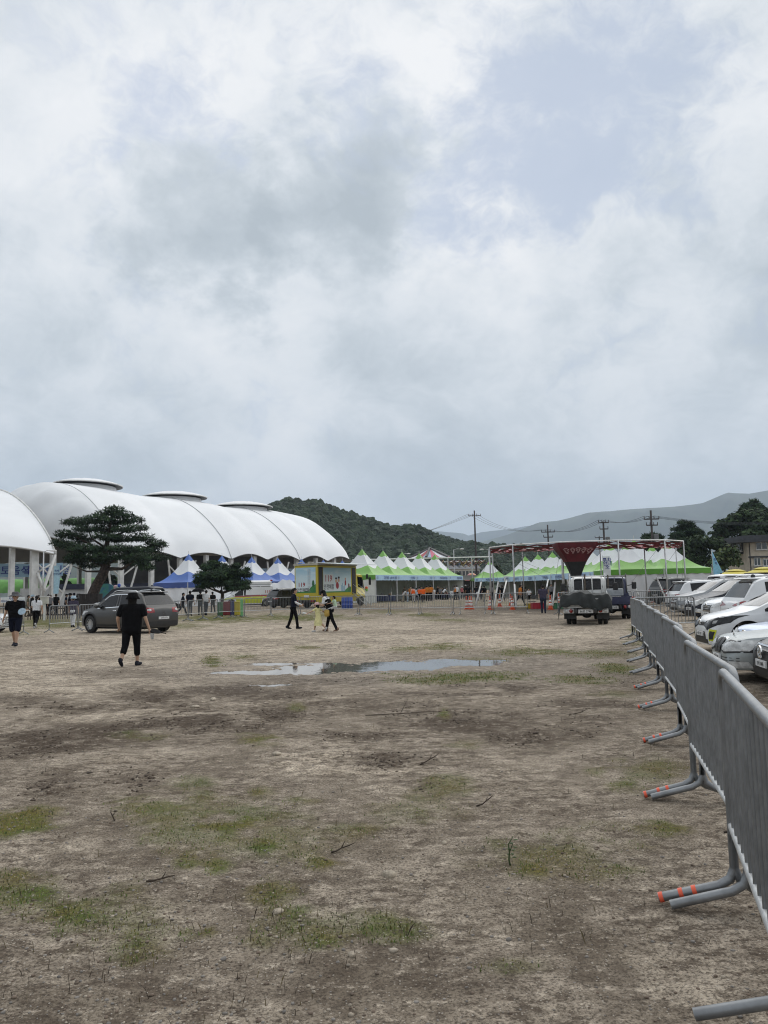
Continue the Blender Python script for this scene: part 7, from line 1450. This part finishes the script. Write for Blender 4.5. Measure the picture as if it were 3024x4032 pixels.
    Mw = Matrix.Translation(Vector(loc)) @ Matrix.Rotation(yaw, 4, 'Z')
    return o, {k: (Mw @ W(v[0]), Mw.to_3x3() @ v[1]) for k, v in hands.items()}
def lone(name, q, mats, lab, cat, loc, rz=0.0, smooth=True):
    o = q.build(name, mats, smooth=smooth); o.location = loc; o.rotation_euler = (0, 0, rz); return tag(o, lab, cat)
def fan(loc, rx, lab, c, c2=None):
    o = empty('hand_fan', loc, 0, lab, 'hand fan'); q = MB(); q.lathe([(0, -.004), (.125, -.004), (.125, .004), (0, .004)], (0, 0, 0), 26, axis='Z', sy=.9); q.build('blade', c, o); MB().tube([(.11, 0, 0), (.24, 0, 0)], .009, 6).build('handle', c2 or CNW, o); o.rotation_euler = rx; return o
# near figures
o, hd = person('man in black shirt and navy shorts with wide grey sun hat walking towards the viewer', gp(58, 2543), R(186), 1.72, BK, NV, legs='short', pose=dict(legL=16, kneeL=6, legR=-14, kneeR=12, armL=30, elbL=62, abL=14, twL=-35, armR=-12, elbR=18, abR=16, lean=2), vox=.011, slim=1.14, hat=('wide', cloth('hat_grey', (.11, .11, .115))), fingers=True)
fan(hd['L'][0]+Vector((-.13, -.08, -.02)), (R(68), R(-8), R(4)), 'light blue round hand fan held by the man in the wide hat', LB, CNW)
lone('water_bottle', MB().lathe([(0, -.1), (.032, -.1), (.034, .04), (.015, .08), (.016, .1), (0, .1)], n=12), CNW, 'small white bottle in the lower hand of the man in the wide hat', 'bottle', hd['R'][0]+Vector((0, 0, -.03)))
o, hd = person('person all in black with floppy black hat walking away, seen from behind', gp(517, 2622), R(-4), 1.60, BK, BK, legs='crop', pose=dict(legL=-14, kneeL=22, legR=8, kneeR=4, armL=-4, elbL=38, abL=20, twL=15, armR=2, elbR=10, abR=17, lean=3), vox=.010, slim=1.22, hat=('bucket', BK), fingers=True, longhair='bob', hem=.80)
fan(hd['R'][0]+Vector((.11, .02, .015)), (R(20), R(15), R(8)), 'black folding fan in the right hand of the person in black', BK, BK)
lone('plastic_cup', MB().lathe([(0, -.07), (.033, -.07), (.045, .06), (.047, .065), (.043, .06), (.031, -.065), (0, -.065)], n=16), mat('clear_plastic', (.62, .64, .66), .15, vary=0, alpha=.55, spec=.7), 'clear plastic cup held under the black fan by the person in black', 'cup', hd['R'][0]+Vector((.05, -.02, -.09)))
person('woman in white t-shirt and black trousers with ponytail walking away at left', gp(142, 2474), R(8), 1.60, WT, BK, shoe=SHW, pose=dict(legL=2, kneeL=2, legR=-14, kneeR=34, armL=18, elbL=55, abL=12, armR=-14, elbR=12, abR=14), vox=.012, slim=1.0, longhair='tail', fingers=True)
o, hd = person('man in navy t-shirt with white arm sleeves striding to the right', gp(1156, 2476), R(-72), 1.68, NV, BK, sleeve='sleeves', sleeve_m=WT, pose=dict(legL=-11, kneeL=10, legR=15, kneeR=8, armL=8, elbL=60, abL=4, armR=10, elbR=62, abR=8, lean=3, head=4), vox=.011, fingers=True)
lone('phone', MB().bbox((0, 0, 0), (.075, .012, .15), .005), BLK, 'dark phone in the hand of the man with white sleeves', 'phone', hd['R'][0]+Vector((.03, -.02, .05)), R(20), False)
person('small girl in pale yellow dress and pink sun visor running to the left', gp(1254, 2488), R(62), 1.10, YE, YE, shoe=SHW, legs='short', sleeve='short', pose=dict(legL=24, kneeL=16, legR=-22, kneeR=28, armL=55, elbL=12, abL=38, armR=-35, elbR=10, abR=40, lean=6), vox=.013, hat=('cap', cloth('pale_pink', (.60, .40, .40))), longhair='bob', dress=.40, child=True, slim=.95)
lone('paper_roll', MB().tube([(-.13, 0, .03), (.13, 0, -.03)], .028, 10), PCH, 'white paper roll held out by the girl in the yellow dress', 'paper roll', gp(1254, 2488)+Vector((-.46, -.05, .70)))
o, hd = person('woman in black with dark cap bending forward while carrying a toddler', gp(1302, 2486), R(70), 1.62, WT, BK, shoe=cloth('sandal', (.22, .14, .10)), sleeve='short', vest=BK, pose=dict(legL=-17, kneeL=10, legR=19, kneeR=6, armL=30, elbL=88, abL=10, armR=35, elbR=80, abR=12, lean=24, head=24), vox=.012, hat=('cap', BK), fingers=True, longhair='bob')
mp_ = gp(1302, 2486)
person('toddler in mint green top held on the arm of the bending woman', mp_+Vector((.20, -.10, .62)), R(78), .82, MN, SHW, shoe=SKIN, legs='short', sleeve='short', pose=dict(legL=65, kneeL=70, legR=75, kneeR=60, armL=55, elbL=30, abL=10, armR=50, elbR=30, abR=10, lean=8), vox=.018, child=True)
lone('tote_bag', MB().bbox((0, 0, 0), (.20, .10, .26), .04), mat('bag_yellow', (.42, .28, .06), .7, vary=.1), 'yellow bag hanging from the hand of the bending woman', 'bag', mp_+Vector((-.12, -.15, .70)))
person('man in purple-grey shirt and dark jeans standing with his back turned by the red crate', gp(2141, 2415), R(-14), 1.56, PU, DN, pose=dict(legL=3, kneeL=2, legR=-2, kneeR=2, armL=14, elbL=50, abL=5, armR=18, elbR=62, abR=6, lean=4, head=22), vox=.013, fingers=True, slim=1.08)
# people around the tents and arena: (px, Y, height, yaw, shirt, pants, extras, label)
def P(px, Yd, h, yaw, sh, pa, lab, **kw): person(lab, pin(px, Yd), R(yaw), h, sh, pa, vox=kw.pop('vox', .026), **kw)
WALK = dict(legL=24, kneeL=6, legR=-26, kneeR=18, armL=-20, elbL=15, armR=22, elbR=20); BEND = dict(lean=38, armL=50, elbL=25, armR=55, elbR=25, head=10); ARMS = dict(armL=30, elbL=70, armR=35, elbR=70)
SIT = dict(sit=True, legL=88, kneeL=88, legR=84, kneeR=86, armL=35, elbL=55, armR=35, elbR=55, lean=12)
P(2050, 60, 1.66, -78, OS, BK, 'man in orange shirt striding to the right behind the barrier', pose=dict(legL=-34, kneeL=10, legR=26, kneeR=6, armL=14, elbL=20, armR=-16, elbR=20), group=None)
GV = 'visitors at the green tents'
for a in [(1594, 92, 1.66, 190, CM, BK, 'person in dark olive with a cap standing inside the second green tent', dict(hat=('cap', CM))), (1588, 84, 1.50, -75, PAL, BG, 'person in pale top bending over at the second green tent', dict(pose=BEND)), (1606, 85, 1.28, -60, LB, LB, 'child in pale blue at the second green tent', {}), (1618, 90, 1.68, 185, OS, BK, 'helper in orange shirt and white mask facing the viewer', dict(mask=True)),
    (1628, 82, 1.64, 10, PAL, PAL, 'helper in hi-vis orange vest and grey trousers, leftmost of the three bright vests', dict(vest=OV, sleeve='long')), (1642, 86, 1.50, 15, LB, NV, 'person in light blue between two bright orange vests', dict(pose=ARMS)), (1653, 81, 1.66, 12, GYC, BK, 'helper in hi-vis orange vest over grey shirt in the middle of the three bright vests', dict(vest=OV, pose=ARMS)), (1667, 80, 1.60, -8, OV, BK, 'helper in hi-vis orange top, rightmost of the three bright vests', dict(pose=dict(legL=12, kneeL=4, legR=-10, kneeR=10))),
    (1683, 86, 1.78, 5, OS, BK, 'tall helper in dull orange shirt, left of a matching pair', {}), (1697, 86, 1.80, -5, OS, BK, 'tall helper in dull orange shirt, right of a matching pair', {}), (1662, 92, 1.62, 180, NV, BK, 'person in navy half hidden behind the bright vests', {}), (1708, 90, 1.45, 170, WT, PAL, 'person in white behind the matching orange pair', {}),
    (1726, 97, 1.66, 160, BK, BK, 'person in black, leftmost at the black-clothed table', {}), (1735, 95, 1.5, 150, GYC, BK, 'person in grey among the people in black at the table', {}), (1745, 93, 1.62, -70, WT, BK, 'person in white leaning among the people in black', dict(pose=BEND)), (1757, 94, 1.70, 100, BK, BK, 'person in black bending over the table on its right side', dict(pose=BEND)), (1762, 95, 1.3, 100, PK, BK, 'person in pink bending behind the person in black', dict(pose=BEND)), (1718, 94, 1.32, -30, BK, BK, 'short person in black at the left end of the table', {}),
    (1793, 90, 1.68, 60, GYC, BK, 'helper in orange vest standing at the tent end', dict(vest=OS)), (1801, 92, 1.72, 40, WT, BK, 'person in white shirt close behind the orange vest at the tent end', {}), (1821, 98, 1.55, 4, PK, BK, 'person in pink shirt and white cap seen from behind', dict(hat=('cap', WT))), (1835, 92, 1.72, 0, BK, BK, 'person in black with white cap, left of a pair in black', dict(hat=('cap', PAL))), (1845, 90, 1.70, -8, BK, BK, 'broad person in black, right of a pair in black', dict(slim=1.15)),
    (1878, 84, 1.62, 10, BK, NV, 'person in black near the white pipes, left of a child in white', {}), (1883, 82, 1.12, 0, WT, PAL, 'child in white between two adults by the lone small tent', dict(child=True)), (1896, 84, 1.64, -10, NV, BK, 'person in navy walking by the lone small tent', dict(pose=WALK)), (1909, 78, 1.60, 20, BK, BG, 'person in black top and beige trousers by the lone small tent', {}), (1935, 84, 1.62, 5, GYC, NV, 'person in grey between the frame corner posts', {}),
    (1962, 88, 1.66, -20, BK, BK, 'person in black at the left end of the right-hand tents', {}), (1980, 74, 1.66, 5, BK, BK, 'person in black walking between two slanted white pipes', dict(pose=WALK)), (2085, 80, 1.55, 160, WT, BK, 'seated person in white under the third tent of the right row', dict(pose=SIT)), (2172, 76, 1.60, 180, GYC, BK, 'person in grey standing inside the tent above the orange cone', {}), (2225, 66, 1.45, 20, PU, BK, 'person in dark purple just left of the white truck cab', {}), (2063, 86, 1.6, 180, BK, BK, 'stallholder in black inside the third tent of the right row', {})]:
    P(*a[:7], group=GV, **a[7])
GA = 'visitors by the arena'
for a in [(108, 60, 1.66, -60, CM, CM, 'person in brown camouflage clothes behind the woman in white', {}), (124, 62, 1.68, -40, BK, BK, 'person in black beyond the woman in white', dict(hat=('bucket', LB))), (151, 61, 1.64, 30, BK, BK, 'person in black with dark visor right of the woman in white', {}), (199, 64, 1.64, 170, GYC, BK, 'person in grey with white mask beside the blue feather flag', dict(mask=True)), (219, 63, 1.72, 20, BK, BK, 'tall person in black right of the blue feather flag', {}), (188, 66, 1.7, 0, BK, NV, 'person in black behind the control cabinet', {}),
    (258, 66, 1.68, -60, NV, BK, 'person in navy with cap, leftmost of the camera crew', dict(hat=('cap', BK))), (272, 64, 1.74, -70, NV, BK, 'person in navy with black hat amid the camera crew', dict(hat=('bucket', BK), pose=ARMS)), (292, 66, 1.74, 70, NV, BK, 'person in navy with cap raising hands at the camera', dict(hat=('cap', NV), pose=ARMS)), (303, 64, 1.55, 60, BK, BK, 'person in black behind the camera tripod', {}), (287, 38.5, 1.54, 4, PU, WT, 'elderly person in purple shirt and light blue sun hat behind the barrier', dict(hat=('bucket', LB), vox=.018, hem=.72)),
    (457, 48, 1.64, 170, BK, BK, 'person in black whose head shows above the grey SUV windows, leftmost', {}), (488, 50, 1.70, 180, BK, BK, 'person in black whose head shows above the grey SUV roof, left of a pair', {}), (502, 50, 1.70, 180, BK, BK, 'person in black whose head shows above the grey SUV roof, right of a pair', {}), (719, 54, 1.62, -70, NV, NV, 'person in navy walking right of the grey SUV, left of a pair', dict(pose=WALK)), (748, 53, 1.70, 10, NV, NV, 'person in navy with white collar right of the grey SUV', {}), (811, 53, 1.72, -10, WT, NV, 'person in white t-shirt standing under the small pine', {}), (789, 54, 1.68, 20, BK, BK, 'person in black beside the dark umbrella under the small pine', {}), (838, 60, 1.6, 40, BK, BK, 'person in black half hidden behind the small pine', {})]:
    P(*a[:7], group=GA, **a[7])
lone('video_camera', MB().bbox((0, 0, 1.62), (.16, .34, .18), .03).tube([(0, 0, 1.5), (0, 0, 1.0)], .03, 6).tube([(0, 0, 1.0), (.3, .2, 0)], .018, 5).tube([(0, 0, 1.0), (-.3, .2, 0)], .018, 5).tube([(0, 0, 1.0), (0, -.35, 0)], .018, 5), BLK, 'black video camera on a tripod right of the people in navy', 'camera', pin(308, 62), R(60), False)
um = empty('umbrella', pin(781, 53)+Vector((0, -.1, 0)), 0, 'dark folded-down umbrella held up under the small pine', 'umbrella'); q = MB(); q.lathe([(.48, 1.62), (.36, 1.78), (.18, 1.87), (0, 1.9)], n=8); q.build('canopy', BK, um); MB().tube([(0, 0, 1.05), (0, 0, 1.9)], .012, 5).build('shaft', STD, um)
